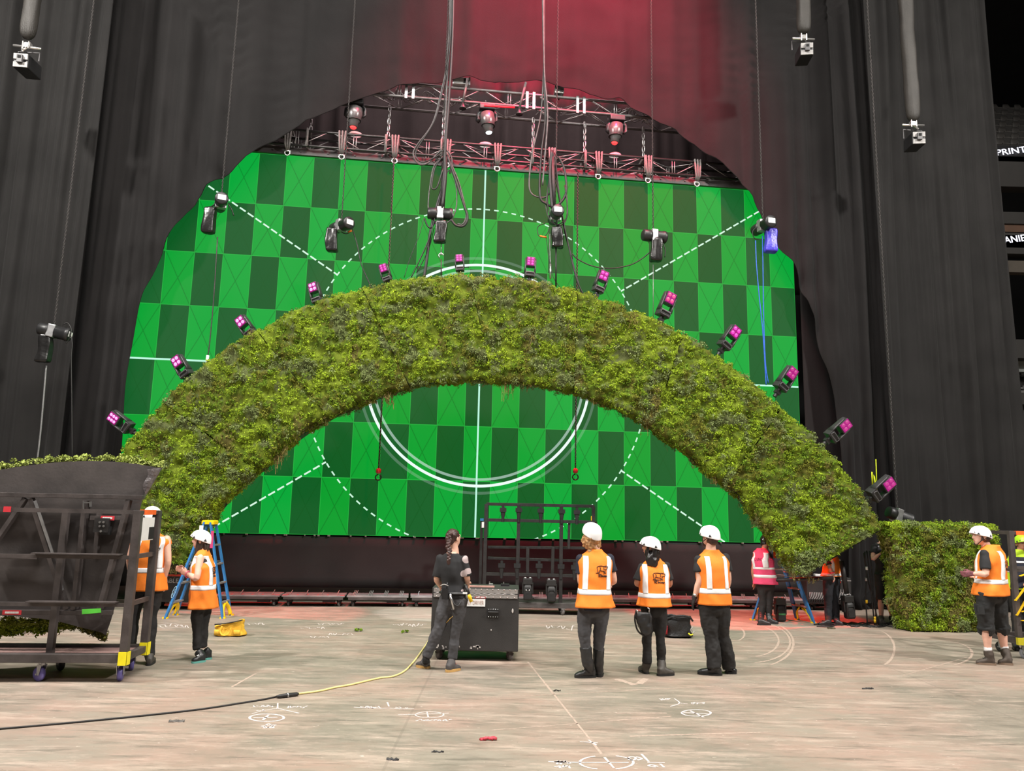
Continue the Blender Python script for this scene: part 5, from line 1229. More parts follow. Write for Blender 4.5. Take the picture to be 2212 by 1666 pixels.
mb = MB(); mb.tube(spline([c + V((x, y, z)) for x, y, z in ((-.2, .05, .29), (-.1, -.01, .34), (.05, -.02, .355), (.16, -.0, .33), (.22, .06, .27))], 4), .016, 6); mb.build('rim', BBAG, t, True)
mb = MB(); mb.tube(spline([c + V((x, -.02, z)) for x, z in ((.20, .19), (.17, .14), (.20, .09), (.225, .12))], 4), .010, 6); mb.build('webbing_loop', M('pale webbing', (.35, .33, .30), .7, 0, .1, 10), t, True)
mb = MB(); mb.tube(spline([c + V((x, -.03, z)) for x, z in ((.13, .09), (.16, .065), (.20, .075))], 4), .011, 6); mb.build('yellow_tag', M('neon yellow tag', srgb(240, 240, 40), .5, 0, .05, 10), t, True)

# ---------------------------------------------------------------- screen dollies
RUST = M('pinkish grey dolly steel', (.25, .225, .225), .55, .3, .3, 4); u0 = (onw(607, 1300, .62)-SC0).dot(UD); DW = 1.262
where = ('at the far left end of the row', 'with red end tabs, under the left of the screen', 'third along the row, left of the road case', 'just left of the black road case', 'hidden mostly behind the road case', 'behind the lamp rack wheels', 'behind the lamp rack deck', 'behind the fair haired person', 'between the fair haired and dark haired persons', 'behind the tall person in black trousers', 'lit red, behind the person in pink', 'at the far right end of the row')
for k in range(1, 11):
    a = u0 + DW*(k-2)+.02; b = a + DW-.04
    t = thing('screen_dolly', 'low steel screen dolly ' + where[k], 'dolly', L((a+b)/2, .4, 0), 'dollies under the screen')
    R = Matrix.Rotation(YAW, 3, 'Z')
    mb = MB(); mb.box(L((a+b)/2, .43, .205), (b-a, .60, .03), R); mb.build('deck', RUST, t, bevel=.004)
    mb = MB(); mb.box(L((a+b)/2, .70, .165), (b-a-.06, .05, .05), R); mb.box(L((a+b)/2, .18, .165), (b-a-.06, .05, .05), R); mb.build('frame', CARTM, t)
    mb = MB()
    for i in range(4):
        x = a + (b-a)*(.12+.25*i)
        for dx in ((0,) if k % 3 else (-.03, 0, .03)): mb.bar(L(x+dx, .66, .22), L(x+dx+.03, .50, .30), .012)
    mb.build('locking_pins', ALU, t)
    mb = MB()
    for i in range(6): mb.box(L(a + (b-a)*(.08+.16*i), .60, .2225), (.014, .16, .004), R)
    for x in (a+.05, b-.05): mb.box(L(x, .70, .2225), (.09, .06, .006), R)
    mb.build('red_end_tabs' if k in (1, 2) else 'slot_marks', RED if k in (1, 2) else ALU, t)
    mb = MB(); mb.box(L((a+b)/2+.3, .62, .115), (.24, .10, .07), R); mb.build('tool_tray', BLACK, t)
    for x in (a+.12, b-.12):
        for w in (.60, .22): p = L(x, w, .14); caster(t, V((p.x, p.y, .14)), .052, DUSTY, YAW + random.uniform(-.5, .5), fork=GUN, wd=.035)

# ---------------------------------------------------------------- lamp rack
zk = lambda x, y: (1030+x/6.407, 1080+y/6.407)
YR = 15.35
rack = thing('lamp_rack', 'tall black lamp rack frame on a wheeled deck in front of the screen', 'rack', at(1180, 1330, YR))
def rp(x, y, d=0.0): return at(*zk(x, y), YR+d)
def rbar(a, b, w=.06, d=0.0, nm='rail', m=None):
    mb = MB(); mb.bar(rp(*a, d), rp(*b, d), w, w, V((0, 1, 0))); return mb.build(nm, m or BLACK, rack, bevel=.004)
zd = rp(800, 1430).z
pl = rp(118, 600); pr = rp(1612, 600); pl.z = pr.z = 0
for x in (pl.x, rp(570, 700).x, rp(1165, 700).x, pr.x):
    mb = MB(); mb.bar(V((x, YR, zd)), V((x, YR, rp(800, 72).z)), .068, .068, V((0, 1, 0))); mb.build('post', BLACK, rack, bevel=.004)
x = at(*zk(58, 700), YR+.5).x
for x_ in (x, pr.x+.1): mb = MB(); mb.bar(V((x_, YR+.5, zd)), V((x_, YR+.5, rp(65, 272, .5).z)), .055, .055, V((0, 1, 0))); mb.build('rear_post', BLACK, rack)
for y, d in ((72, 0), (292, 0), (1040, 0)):
    z = rp(800, y).z; mb = MB(); mb.bar(V((pl.x, YR, z)), V((pr.x+.02, YR, z)), .06, .06, V((0, 1, 0))); mb.build('rail', BLACK, rack, bevel=.004)
z = rp(800, 292, .5).z; mb = MB(); mb.bar(V((x, YR+.5, z)), V((pr.x+.1, YR+.5, z)), .05); mb.build('rail', BLACK, rack)
for y0, y1 in ((655, 668), (805, 850)):
    rbar((150, y0), (1500, y1), .05, .1, 'lamp_bar', GUN)
rbar((1280, 310), (1270, 680), .05, 0.02, 'short_post'); rbar((705, 660), (700, 1050), .06, .06, 'drop_bar'); rbar((1055, 660), (1045, 1060), .06, .06, 'drop_bar')
for (x, y) in ((365, 95), (582, 98), (886, 108), (1176, 118), (1385, 128), (345, 865), (560, 868), (862, 870), (1165, 880), (1350, 890)):
    p = rp(x, y, -.02); mb = MB(); mb.box(p + V((0, 0, -.06)), (.13, .10, .08)); mb.loft([(p + V((0, 0, -.10)), V((.05, 0, 0)), V((0, .04, 0)), .6), (p + V((0, 0, -.22)), V((.028, 0, 0)), V((0, .03, 0)), .6), (p + V((0, 0, -.30)), V((.026, 0, 0)), V((0, .03, 0)), .6)], 12); mb.box(p, (.05, .06, .06)); mb.build('lamp_socket', BLACKM, rack)
mb = MB(); mb.box(V(((pl.x+pr.x)/2+.02, YR+.25, zd-.03)), (pr.x-pl.x+.16, .66, .10)); mb.build('deck', M('worn dark deck', (.07, .062, .06), .6, .2, .3, 6), rack, bevel=.01)
for x_ in (pl.x+.05, rp(1190, 1500).x, pr.x-.05):
    for d_, m in ((.0, DUSTY), (.5, TYRE)): caster(rack, V((x_, YR+d_-.03, zd-.08)), .065, m, .4, fork=ALU if d_ == 0 else GUN)
p = rp(1605, 268); mb = MB(); mb.box(p, (.07, .05, .12)); mb.build('yellow_clamp', YELLOW, rack, bevel=.01); p = rp(85, 345, .48); mb = MB(); mb.box(p, (.05, .03, .12)); mb.build('paper_tag', WHITE, rack); p = rp(72, 275, .48); mb = MB(); mb.box(p, (.07, .07, .05)); mb.build('blue_cap', M('blue tape', srgb(40, 110, 150), .5, 0, .1, 8), rack)

# ---------------------------------------------------------------- unlit moving heads
MVB = M('matt black lamp casing', (.017, .016, .016), .5, 0, .25, 12)
def mover(px, y0, y1, Y, label, tape=None, lean=0.0, turn=0.0, resting=True):
    a, b = at(px, y0, Y), at(px + lean, y1, Y); h = a.z-b.z
    t = thing('moving_light', label, 'stage light', b, 'unlit moving heads'); s = h/.50
    ax = (a-b).normalized(); sd = V((math.cos(turn), math.sin(turn), 0)); sd = (sd - ax*sd.dot(ax)).normalized(); R = Matrix((sd, ax.cross(sd), ax)).transposed(); c = b
    Q = lambda x, y, z: c + R @ (V((x, y, z))*s)
    mb = MB(); mb.box(Q(0, 0, .40), V((.21, .17, .13))*s, R); mb.build('base', MVB, t, bevel=.015*s)
    mb = MB()
    for k in (-1, 1): mb.ell(Q(.055*k, -.02, .475), (.032*s, .03*s, .018*s), None, 10, 6)
    mb.build('clamp_pads', M('silvery pads', (.42, .42, .42), .4, .6, .1, 10), t, True)
    mb = MB()
    for k in (-1, 1): mb.box(Q(.105*k, 0, .25), V((.035, .11, .24))*s, R)
    mb.build('yoke', MVB, t, bevel=.012*s)
    mb = MB(); mb.loft([(Q(0, -.02, z), R @ V((w*s, 0, 0)), R @ V((0, d*s, 0)), .45) for z, w, d in ((.0, .085, .075), (.03, .098, .09), (.16, .098, .09), (.28, .088, .08), (.33, .07, .06))], 20); hd = mb.build('head', MVB, t, True)
    mb = MB(); mb.tube([Q(x, -.112, z) for x, z in ((-.07, .20), (-.05, .245), (.05, .245), (.07, .20))], .008*s, 6); mb.box(Q(0, -.112, .10), V((.15, .012, .14))*s, R); mb.build('vent_panel', BLACKM, hd)
    if tape: mb = MB(); mb.box(Q(0, -.120, .15), V((.14, .008, .035))*s, R); mb.build('green_tape', tape, hd)
    return t
GT = M('faded green tape', srgb(60, 120, 70), .6, 0, .3, 12)
m1 = mover(1140, 1246, 1296, YR-.06, 'black moving head hanging on the lamp rack, the left one with two white dots')
mb = MB(); p = at(1140, 1275, YR-.15)
for dx in (-.03, .03): mb.ell(p + V((dx, -.012, 0)), (.012, .006, .012), None, 8, 6)
mb.build('white_dots', WHITE, m1, True)
mover(1191, 1249, 1300, YR-.06, 'black moving head hanging on the lamp rack, the right one')
mover(1684, 1289, 1341.5, 15.08, 'black moving head with green tape standing at the feet of the person in pink', GT, 2)
mover(1829, 1283, 1336, 14.74, 'black moving head hanging from a black pipe under the arch foot', None, 6, .15)
mb = MB(); mb.tube([at(1818, 1212, 14.74), at(1829, 1283, 14.74)], .045, 10); o = mb.build('hanging_pipe', BLACK, None, True); tag(o, 'short black pipe hanging down from the right arch foot to a moving head', 'pipe')
# ---------------------------------------------------------------- cable trunks
def trunk(c, w, h, d, label, words, wx, red=None):
    t = thing('cable_chest', label, 'chest', c); z0 = .14
    mb = MB(); mb.box(c + V((0, d/2, z0+h/2)), (w, d, h)); mb.build('body', CASEM, t, bevel=.01)
    mb = MB(); mb.box(c + V((0, d/2, z0+h+.03)), (w, d, .06)); mb.build('lid', CASEM, t, bevel=.01)
    mb = MB(); mb.box(c + V((0, -.004, z0+h)), (w, .012, .022)); mb.build('edge_trim', ALB, t)
    if red: mb = MB(); mb.box(c + V((wx, -.006, z0+h*red[0])), (red[1], .01, .035)); mb.build('red_stripe', M('red orange stripe', srgb(215, 60, 40), .5, 0, .1, 8), t)
    text(words, .115, c + V((wx, -.008, z0+h*.55)), (1, 0, 0), (0, 0, 1), M('stencil white', (.38, .36, .35), .7, 0, .2, 30), t, 'stencil_words', .0005)
    for dx in (-1, 1):
        for dy in (.1, d-.1): caster(t, c + V((dx*(w/2-.12), dy, z0)), .055, TYRE, .3, fork=GUN)
    return t
c = gp(1762, 1311); c.y -= .78; tr = trunk(c, .95, .50, .40, 'black wheeled chest stencilled CABLE behind the right arch foot', 'CABLE', .18, (.93, .16))
mb = MB(); p = c + V((0, -.012, .14+.17)); mb.box(p, (.86, .02, .14)); rk = mb.build('pale_rack', M('pale worn panel', (.42, .41, .40), .6, 0, .3, 14), tr)
mb = MB(); r_ = random.Random(8)
for i in range(16): x0 = c.x-.4+.05*i; mb.tube(spline([V((x0, c.y-.03, .38)), V((x0-.03, c.y-.05, .30)), V((x0-.10, c.y-.04, .20)), V((x0-.06, c.y-.03, .16))], 3), .010, 5)
mb.build('hanging_leads', RUBBER, rk, True)
mb = MB(); q = at(1767, 1243, c.y+.2); q.z = .14+.5+.06+.03; mb.box(q, (.16, .12, .05)); o = mb.build('tape_roll_box', WHITE, None, bevel=.01); tag(o, 'small white and red pack lying on the CABLE chest at right', 'pack')
c = gp(372, 1318); trunk(c, 1.05, .70, .6, 'black wheeled chest stencilled CABLE behind the left stepladder', 'CABLE A N', .02, (.70, .55))
# ---------------------------------------------------------------- bar, cables, bits
mb = MB(); mb.tube([at(1672, 1254, 14.72), at(1740, 1251, 14.66), at(1800, 1249, 14.60)], .036, 10); tag(mb.build('black_bar', BLACK, None, True), 'long black bar held level by the person behind the arch foot', 'bar')
lm = thing('cable_bundle', 'bundle of black cables dropping from the arch end to the floor', 'cables', gp(1890, 1360))
for k, pts in enumerate(([(1868, 1192), (1872, 1240), (1870, 1290), (1874, 1354)], [(1872, 1190), (1880, 1250), (1884, 1300), (1890, 1360)], [(1878, 1190), (1884, 1240), (1888, 1300), (1898, 1352)], [(1866, 1195), (1876, 1260), (1890, 1300), (1893, 1364)])):
    mb = MB(); q = [at(x, y, 14.75+.04*k) for x, y in pts]; q[-1].z = .012; mb.tube(spline(q, 5), .013, 7); mb.build('cable', RUBBER, lm, True)
for (x, y, m) in ((1872, 1228, WHITE), (1871, 1252, ALU), (1890, 1336, YELLOW), (1890, 1342, YELLOW), (1896, 1358, WHITE), (1872, 1300, YELLOW)):
    p = at(x, y, 14.74); mb = MB(); mb.cyl(p - V((0, 0, .03)), p + V((0, 0, .03)), .022, 8); mb.build('connector', m, lm, True)
mess = thing('floor_cables', 'tangled black cables lying on the floor under the right arch foot', 'cables', gp(1830, 1350))
for k in range(9):
    x = 1768 + 14*k; pts = [gp(x + rng.uniform(-8, 8) + 22*i, 1349 + rng.uniform(-5, 6), .012) for i in range(5)]
    mb = MB(); mb.tube(spline(pts, 4), .011, 6); mb.build('cable', RUBBER, mess, True)
mb = MB(); c = gp(1782, 1350)
for i in range(7): mb.tube(spline([c + V((-.25+.05*i+rng.normal()*.02, -.1+.03*i, .015)), c + V((0, .02*i, .03+.004*i)), c + V((.25, -.05+.03*i, .014))], 4), .012, 6)
mb.build('cable_heap', RUBBER, mess, True)
mb = MB(); p = gp(1796, 1359); mb.box(p + V((0, 0, .012)), (.13, .06, .02)); o = mb.build('adapter', M('dark adapter', (.10, .08, .05), .5, 0, .6, 20), None, bevel=.004); tag(o, 'small dark adapter lying on the floor beside the shoes under the arch foot', 'adapter')
YCAB = M('yellow cable jacket', srgb(226, 212, 140), .5, 0, .08, 20)
mb = MB(); pts = [gp(x, y, .011) for x, y in ((936, 1362), (925, 1385), (912, 1405), (895, 1428), (875, 1449), (850, 1461), (820, 1465), (785, 1473), (755, 1480), (725, 1485), (690, 1493), (645, 1499))]; mb.tube(spline(pts, 5), .0105, 8); cb = mb.build('floor_cable', YCAB, None, True); tag(cb, 'yellow cable running over the floor toward the black road case', 'cable')
mb = MB(); pts = [gp(x, y, .009) for x, y in ((598, 1505), (570, 1511), (520, 1519), (470, 1527), (420, 1534), (330, 1544), (200, 1557), (90, 1567), (-40, 1578))]; mb.tube(spline(pts, 5), .0085, 8); cb2 = mb.build('floor_cable', RUBBER, None, True); tag(cb2, 'black cable running over the floor out of the left picture edge', 'cable')
a, b = gp(645, 1499.5, .02), gp(597, 1505.5, .02); d = (b-a).normalized(); ln = (b-a).length
mb = MB(); mb.lathe([(.011, 0), (.02, .02), (.022, ln*.45), (.024, ln*.47), (.024, ln*.55), (.021, ln*.57), (.02, ln*.85), (.011, ln)], a, d, 14); mb.build('plug', RUBBER, cb2, True); mb = MB(); mb.lathe([(.026, ln*.47), (.026, ln*.53)], a, d, 14); mb.build('plug_ring', ALU, cb2, True)
for (x, y, s, m, lab) in ((945, 1626, .035, BLACK, 'crumbled black scrap lying just right of the thin black sliver'), (848, 1643, .035, BLACK, 'thin black sliver on the floor nearest the bottom edge'), (1203, 1494, .03, BLACK, 'dark scrap on the floor between the case and the fair haired person'), (1875, 1489, .05, BLACK, 'thin dark sliver on the floor toward the right edge'), (1055, 1600, .05, M('crumpled red wrapper', srgb(205, 60, 75), .45, 0, .6, 40, .4, 60), 'crumpled red wrapper on the floor near the bottom centre'), (382, 1560, .05, M('dull grey scrap', (.10, .09, .08), .7, 0, .3, 20), 'thin grey strip on the floor below the black cable')):
    p = gp(x, y); mb = MB(); r_ = random.Random(x)
    flat = 'sliver' in lab or 'strip' in lab
    pts = [p + V((s*(i/3-1)*1.4, s*.25*r_.uniform(-1, 1), (.006 if flat else .004 + s*.4*r_.random()))) for i in range(7)]
    mb.tube(spline(pts, 3), [(s*r_.uniform(.12, .3), s*(.08 if flat else .22))]*19, 6)
    me = mb.mesh('s'); wrinkle(me, s*.25, 60, (1, 1, 1), x)
    for v in me.vertices: v.co.z = max(.001, v.co.z)
    tag(link('floor_scrap', me, m, None, True), lab, 'scrap')

# ---------------------------------------------------------------- the arena bowl seen past the right drape
def ar(px, py, Y): return at(px, py, Y)
CONC = M('dark arena concrete', (.030, .028, .026), .8, 0, .2, 1.0); RIB = M('black ribbon board', (.006, .006, .007), .5, 0, .1, 3); SEATM = M('dark arena seat', (.060, .056, .052), .5, 0, .2, 6); SEATP = M('grey arena seat', (.15, .145, .14), .5, 0, .2, 6)
GLOW = M('lit white letters', (.5, .5, .5), .5, 0, .02, 3, emit=(.85, .86, 1), estr=1.25)
YA = 24.0
def slab(name, y0, y1, dpt, mat, x0=2050, x1=2700, lab=None, Y=YA):
    a, b = ar(x0, y0, Y), ar(x1, y0, Y); z1 = a.z; z0 = ar(x0, y1, Y).z; mb = MB()
    mb.box(((a.x+b.x)/2, Y+dpt/2, (z0+z1)/2), (b.x-a.x, dpt, abs(z1-z0))); return mb.build(name, mat)
for (y0, y1, nm) in ((335, 400, 'trim_1'), (500, 545, 'trim_2'), (730, 770, 'trim_3'), (845, 870, 'trim_4'), (455, 480, 'trim_5'), (905, 1060, 'trim_6')): struct(slab(nm, y0, y1, .5, CONC))
wood = slab('trim_7', 478, 498, .3, M('brown bowl panel', (.09, .045, .025), .6, 0, .2, 2), Y=YA+.1); struct(wood); struct(slab('trim_8', 560, 585, .3, M('beige bowl panel', (.075, .062, .048), .7, 0, .2, 2), Y=YA+.1)); struct(slab('trim_9', 765, 800, .2, M('pale bowl strip', (.22, .24, .23), .6, 0, .1, 2), Y=YA+.6))
for k, (y0, y1, word, px, py, sz) in enumerate(((312, 346, 'PRINT', 2184, 327, .30), (505, 532, 'ANIE', 2192, 517, .32))):
    p = ar(px, py, YA-.05); b = slab('ribbon_board', y0, y1, .2, RIB, Y=YA); tag(b, ('upper black ribbon board with glowing white letters PRINT', 'lower black ribbon board with glowing white letters ANIE')[k], 'sign')
    text(word, sz, p, (1, 0, .15), (-.15, 0, 1), GLOW, b, 'glowing_letters', .01, 1.25 if k == 0 else 1.0)
def seat_row(px0, px1, py, Y, n, mat, name, lab, grp, zz, first=[None]):
    for i in range(n):
        x = px0 + (px1-px0)*i/max(1, n-1); p = ar(x, py, Y); p.z = zz
        if first[0] is None or first[0]['category'] != 'seat' or first[0].get('mk') != mat.name:
            t = thing('arena_seat', lab, 'seat', (0, 0, 0), grp)
            mb = MB(); mb.loft([(V((0, 0, 0)), V((.16, 0, 0)), V((0, .03, 0)), .6), (V((0, .04, .28)), V((.17, 0, 0)), V((0, .035, 0)), .5), (V((0, .08, .42)), V((.12, 0, 0)), V((0, .03, 0)), .6)], 14); mb.build('backrest', mat, t, True)
            mb = MB(); mb.box((0, -.16, .02), (.30, .36, .06)); mb.build('seat_pan', mat, t, bevel=.01); mb = MB(); mb.box((.175, -.1, .1), (.035, .3, .05)); mb.build('armrest', BLACK, t)
            t['mk'] = mat.name; first[0] = t; t.location = p; continue
        dup(first[0], p, label=lab, group=grp)
for j in range(8):
    Y = YA + 2.0 + .85*(7-j)
    a, b = ar(2120, 243+13*j, Y), ar(2300, 243+13*j, Y); mb = MB(); mb.box(((a.x+b.x)/2, Y+.1, a.z-.285), (b.x-a.x, .84, .63)); struct(mb.build('trim_%d' % (20+j), CONC))
    seat_row(2150-3*j, 2226, 240+13*j, Y, 4, SEATM, 'arena_seat', 'dark arena seat in the upper tier above the PRINT ribbon', 'upper tier seats', a.z+.035)
for j in range(3):
    Y = YA + .6 + .8*(2-j)
    a, b = ar(2120, 818+27*j, Y), ar(2300, 818+27*j, Y); mb = MB(); mb.box(((a.x+b.x)/2, Y+.1, a.z-.27), (b.x-a.x, .78, .63)); struct(mb.build('trim_%d' % (30+j), CONC))
    seat_row(2184+3*j, 2246, 814+27*j, Y, 3, SEATP, 'arena_seat', 'grey arena seat in the low tier beside the drape edge', 'lower tier seats', a.z+.05)
# ================================================================== PEOPLE
SKIN = M('light skin', srgb(226, 178, 156), .55, 0, .06, 14); SKINT = M('tan skin', srgb(182, 128, 102), .55, 0, .06, 14); SKINP = M('rosy skin', srgb(230, 180, 160), .55, 0, .06, 14)
EYE = M('eye white', (.7, .68, .66), .2, 0, .02, 5); IRIS = M('dark iris', (.02, .015, .01), .2, 0, .1, 5); LIP = M('lips', srgb(180, 100, 95), .5, 0, .05, 10)
VORANGE = M('orange vest mesh', (.96, .235, .018), .75, 0, .06, 60, .15, 220); VPINK = M('pink vest mesh', srgb(236, 78, 122), .75, 0, .06, 60, .15, 220); VLIME = M('lime vest mesh', srgb(190, 225, 40), .75, 0, .06, 60, .15, 220)
REFL = M('silver white reflective tape', (.90, .90, .92), .35, 0, .03, 60)
TEE = M('black tee cotton', (.018, .018, .020), .85, 0, .2, 10); NAVY = M('dark navy tee', (.014, .016, .030), .85, 0, .2, 10)
PBLACK = M('black trousers', (.014, .013, .013), .8, 0, .25, 8); PCHAR = M('charcoal jeans', (.056, .055, .060), .8, 0, .25, 8); PNAVY = M('dark navy trousers', (.014, .016, .022), .8, 0, .25, 8); SHORTS = M('black cargo cotton', (.018, .019, .020), .8, 0, .25, 8)
HELM = M('white helmet shell', (.90, .90, .92), .35, 0, .03, 6); HELMB = M('black helmet shell', (.008, .010, .009), .18, 0, .1, 6, coat=.5); HELML = M('lime helmet shell', srgb(170, 225, 45), .35, 0, .05, 6)
BOOT = M('black boot leather', (.022, .022, .023), .42, 0, .3, 14); BOOTG = M('grey brown boot', (.055, .048, .040), .6, 0, .3, 14); BOOTB = M('brown boot suede', (.060, .045, .035), .7, 0, .3, 14); SNEAK = M('grey sneaker suede', (.060, .054, .054), .7, 0, .2, 14); GUM = M('gum rubber sole', srgb(190, 150, 90), .6, 0, .1, 10); SOLEB = M('dark sole', (.012, .012, .012), .6, 0, .2, 10); TEAL = M('teal sole', srgb(95, 160, 150), .6, 0, .1, 10)
HBLOND = M('curly blond hair', srgb(176, 132, 88), .6, 0, .35, 30); HDARK = M('long black hair', (.012, .010, .010), .38, 0, .4, 20, stretch=(6, 6, .5)); HBROWN = M('reddish brown hair', (.050, .022, .018), .45, 0, .5, 30); HOMBRE = M('dark brown hair', (.045, .028, .020), .45, 0, .5, 14, stretch=(5, 5, .6))
INK = M('dark printed ink', (.05, .018, .012), .8, 0, .1, 10)

def rotz(v, a): c, s = math.cos(a), math.sin(a); return V((v.x*c - v.y*s, v.x*s + v.y*c, v.z))
RHINO = [[(-.46, .20), (-.48, .36), (-.36, .46), (-.14, .48), (.04, .44), (.16, .47), (.26, .44), (.34, .50), (.36, .42), (.46, .36), (.50, .44), (.52, .30), (.44, .22), (.34, .16), (.27, .17), (.22, .06)],
         [(-.46, .20), (-.44, .04), (-.42, -.10), (-.44, -.16), (-.32, -.16), (-.33, -.06), (-.28, .08), (-.14, .02), (.06, .0), (.09, -.08), (.08, -.16), (.20, -.16), (.19, -.05), (.24, .06)],
         [(-.30, .36), (-.24, .24), (-.28, .10)], [(.12, .40), (.06, .24), (.12, .12)], [(.26, .36), (.30, .33)], [(-.52, -.19), (.30, -.19)]]
WORD = [[(-.34, -.28), (-.36, -.54)], [(-.40, -.34), (-.30, -.27), (-.22, -.32), (-.27, -.40), (-.36, -.42), (-.22, -.54)], [(-.14, -.27), (-.16, -.54), (-.10, -.42), (-.05, -.42), (-.05, -.54)], [(.03, -.40), (.02, -.54)], [(.04, -.33), (.045, -.31)], [(.11, -.41), (.10, -.54), (.15, -.42), (.20, -.41), (.20, -.54)], [(.33, -.42), (.27, -.46), (.28, -.53), (.35, -.54), (.39, -.47), (.33, -.42)]]

class Person:
    def __init__(s, label, Y, zf, face, J, shoes, skin=SKIN, size=1.0, headface=None, headtilt=0.0, hr=None, group=None):
        """Y: distance; zf: zoom window (x0, y0, scale); face: heading (x, y); J: pixel joints in the window with depth offsets"""
        s.Y, s.zf, s.size, s.skin = Y, zf, size, skin
        s.f = V((face[0], face[1], 0)).normalized(); s.r = V((s.f.y, -s.f.x, 0))        # r: the person's own right
        hf = headface or face; s.hf = V((hf[0], hf[1], 0)).normalized(); s.tilt = headtilt
        s.j = {}
        for k, v in J.items(): s.j[k] = s.at(*v)
        s.root = thing('person', label, 'person', V((s.j['hips'].x if 'hips' in s.j else s.j['hA'].x, Y, 0)), group)
        s.shoe = shoes; s.body = MB()
    def at(s, x, y, dy=0.0):
        x0, y0, k = s.zf; return at(x0+x/k, y0+y/k, s.Y+dy)
    def ground(s, x, y):
        x0, y0, k = s.zf; return gp(x0+x/k, y0+y/k)
    def b(s, name, mb_or_me, mat, parent=None, smooth=True):
        parent = parent or s.root
        if isinstance(mb_or_me, MB): return mb_or_me.build(name, mat, parent, smooth)
        return link(name, mb_or_me, mat, parent, smooth)
    # ---- head in its own frame
    def frame(s, c=None, tilt=None):
        f = s.hf; r = V((f.y, -f.x, 0)); t = s.tilt if tilt is None else tilt
        f2 = (f*math.cos(t) + V((0, 0, math.sin(t)))); u2 = (V((0, 0, 1))*math.cos(t) - f*math.sin(t))
        return Matrix((r, f2, u2)).transposed()
    def head(s):
        c = s.j['head']; R = s.frame(); s.HR = R; s.hc = c; k = s.size; m = s.body
        Q = lambda x, y, z: c + R @ V((x*k, y*k, z*k))
        m.ell(Q(0, -.012, .025), (.074*k, .094*k, .090*k), R, 20, 14)
        m.loft([(Q(0, .022, .03), R @ V((.068*k, 0, 0)), R @ V((0, .072*k, 0)), .9), (Q(0, .024, -.03), R @ V((.064*k, 0, 0)), R @ V((0, .070*k, 0)), .9), (Q(0, .026, -.065), R @ V((.055*k, 0, 0)), R @ V((0, .064*k, 0)), .85), (Q(0, .034, -.098), R @ V((.036*k, 0, 0)), R @ V((0, .046*k, 0)), .85), (Q(0, .042, -.112), R @ V((.02*k, 0, 0)), R @ V((0, .026*k, 0)))], 18)
        m.loft([(Q(0, .086, .022), R @ V((.009*k, 0, 0)), R @ V((0, .014*k, 0))), (Q(0, .098, -.008), R @ V((.012*k, 0, 0)), R @ V((0, .017*k, 0))), (Q(0, .104, -.026), R @ V((.017*k, 0, 0)), R @ V((0, .016*k, 0))), (Q(0, .094, -.036), R @ V((.013*k, 0, 0)), R @ V((0, .012*k, 0)))], 10)
        m.ell(Q(0, .080, -.060), (.026*k, .018*k, .013*k), R, 10, 6); m.ell(Q(0, .079, .037), (.052*k, .018*k, .012*k), R, 12, 6)
        for x in (-1, 1): m.ell(Q(x*.080, -.012, -.012), (.010*k, .022*k, .033*k), R, 10, 8)
        s.Q = Q
        for x in (-1, 1):
            mb = MB(); mb.ell(Q(x*.031, .083, .010), (.013*k, .009*k, .009*k), R, 10, 8); e = s.b('eye', mb, EYE); mb = MB(); mb.ell(Q(x*.031, .0905, .010), (.006*k, .003*k, .006*k), R, 8, 6); s.b('iris', mb, IRIS, e)
        mb = MB(); mb.ell(Q(0, .094, -.060), (.023*k, .006*k, .007*k), R, 12, 6); s.b('mouth', mb, LIP)
        nb = s.j['neck']; up = (c - nb).normalized()
        m.tube([nb - V((0, 0, .05)), nb + V((0, 0, .01)), lerp(nb, c, .45) - s.hf*.01, lerp(nb, c, .8) - s.hf*.015], [.070*k, .060*k, .054*k, .055*k], 14)
    def hand(s, w, d, curl=.5, thumb=1, side=None, spread=1.0):
        """palm, four bent fingers of different lengths and a thumb, starting at wrist w towards d"""
        m = s.body; k = s.size; d = V(d).normalized(); side = V(side) if side is not None else d.orthogonal(); side = (side - d*side.dot(d)).normalized(); n = d.cross(side)*thumb
        m.loft([(w - d*.02, side*.026*k, n*.019*k, .9), (w + d*.02*k, side*.034*k, n*.018*k, .8), (w + d*.06*k, side*.040*k, n*.015*k, .75), (w + d*.09*k, side*.038*k, n*.012*k, .75)], 14)
        for i, (ln, o) in enumerate(((.072, .030), (.080, .0105), (.075, -.009), (.060, -.027))):
            p0 = w + d*.080*k + side*o*k*spread; dd = (d + side*o*2.0).normalized(); pts = [p0]
            for q in range(3):
                a = curl*(.45+.5*q)*(1+.08*i); v = dd*math.cos(a) - n*math.sin(a)*-1
                pts.append(pts[-1] + v*ln*k*(.45, .32, .25)[q])
            m.tube(pts, [.0098*k, .0092*k, .0085*k, .0068*k], 8)
        p0 = w + d*.028*k + side*.030*k; v = (d*.62 + side*.62 + n*.35).normalized()
        m.tube([p0 - v*.015, p0 + v*.026*k, p0 + (v*.75 + d*.4).normalized()*.055*k, p0 + (v*.4 + d*.75 + n*curl*.4).normalized()*.074*k], [.014*k, .0118*k, .0100*k, .0078*k], 8)
    def arm(s, k, sh, el, wr, hdir=None, curl=.5, thumb=1, side=None, hand=True):
        m = s.body; z = s.size; sh, el, wr = s.j[sh], s.j[el], s.j[wr]
        m.tube(spline([sh, lerp(sh, el, .5), el, lerp(el, wr, .35), lerp(el, wr, .7), wr], 3), list(np.interp(np.linspace(0, 5, 16), [0, 1, 2, 3, 4, 5], [.050*z, .046*z, .039*z, .041*z, .033*z, .026*z])), 14)
        if hand: s.hand(wr, hdir if hdir is not None else (wr-el), curl, thumb, side)
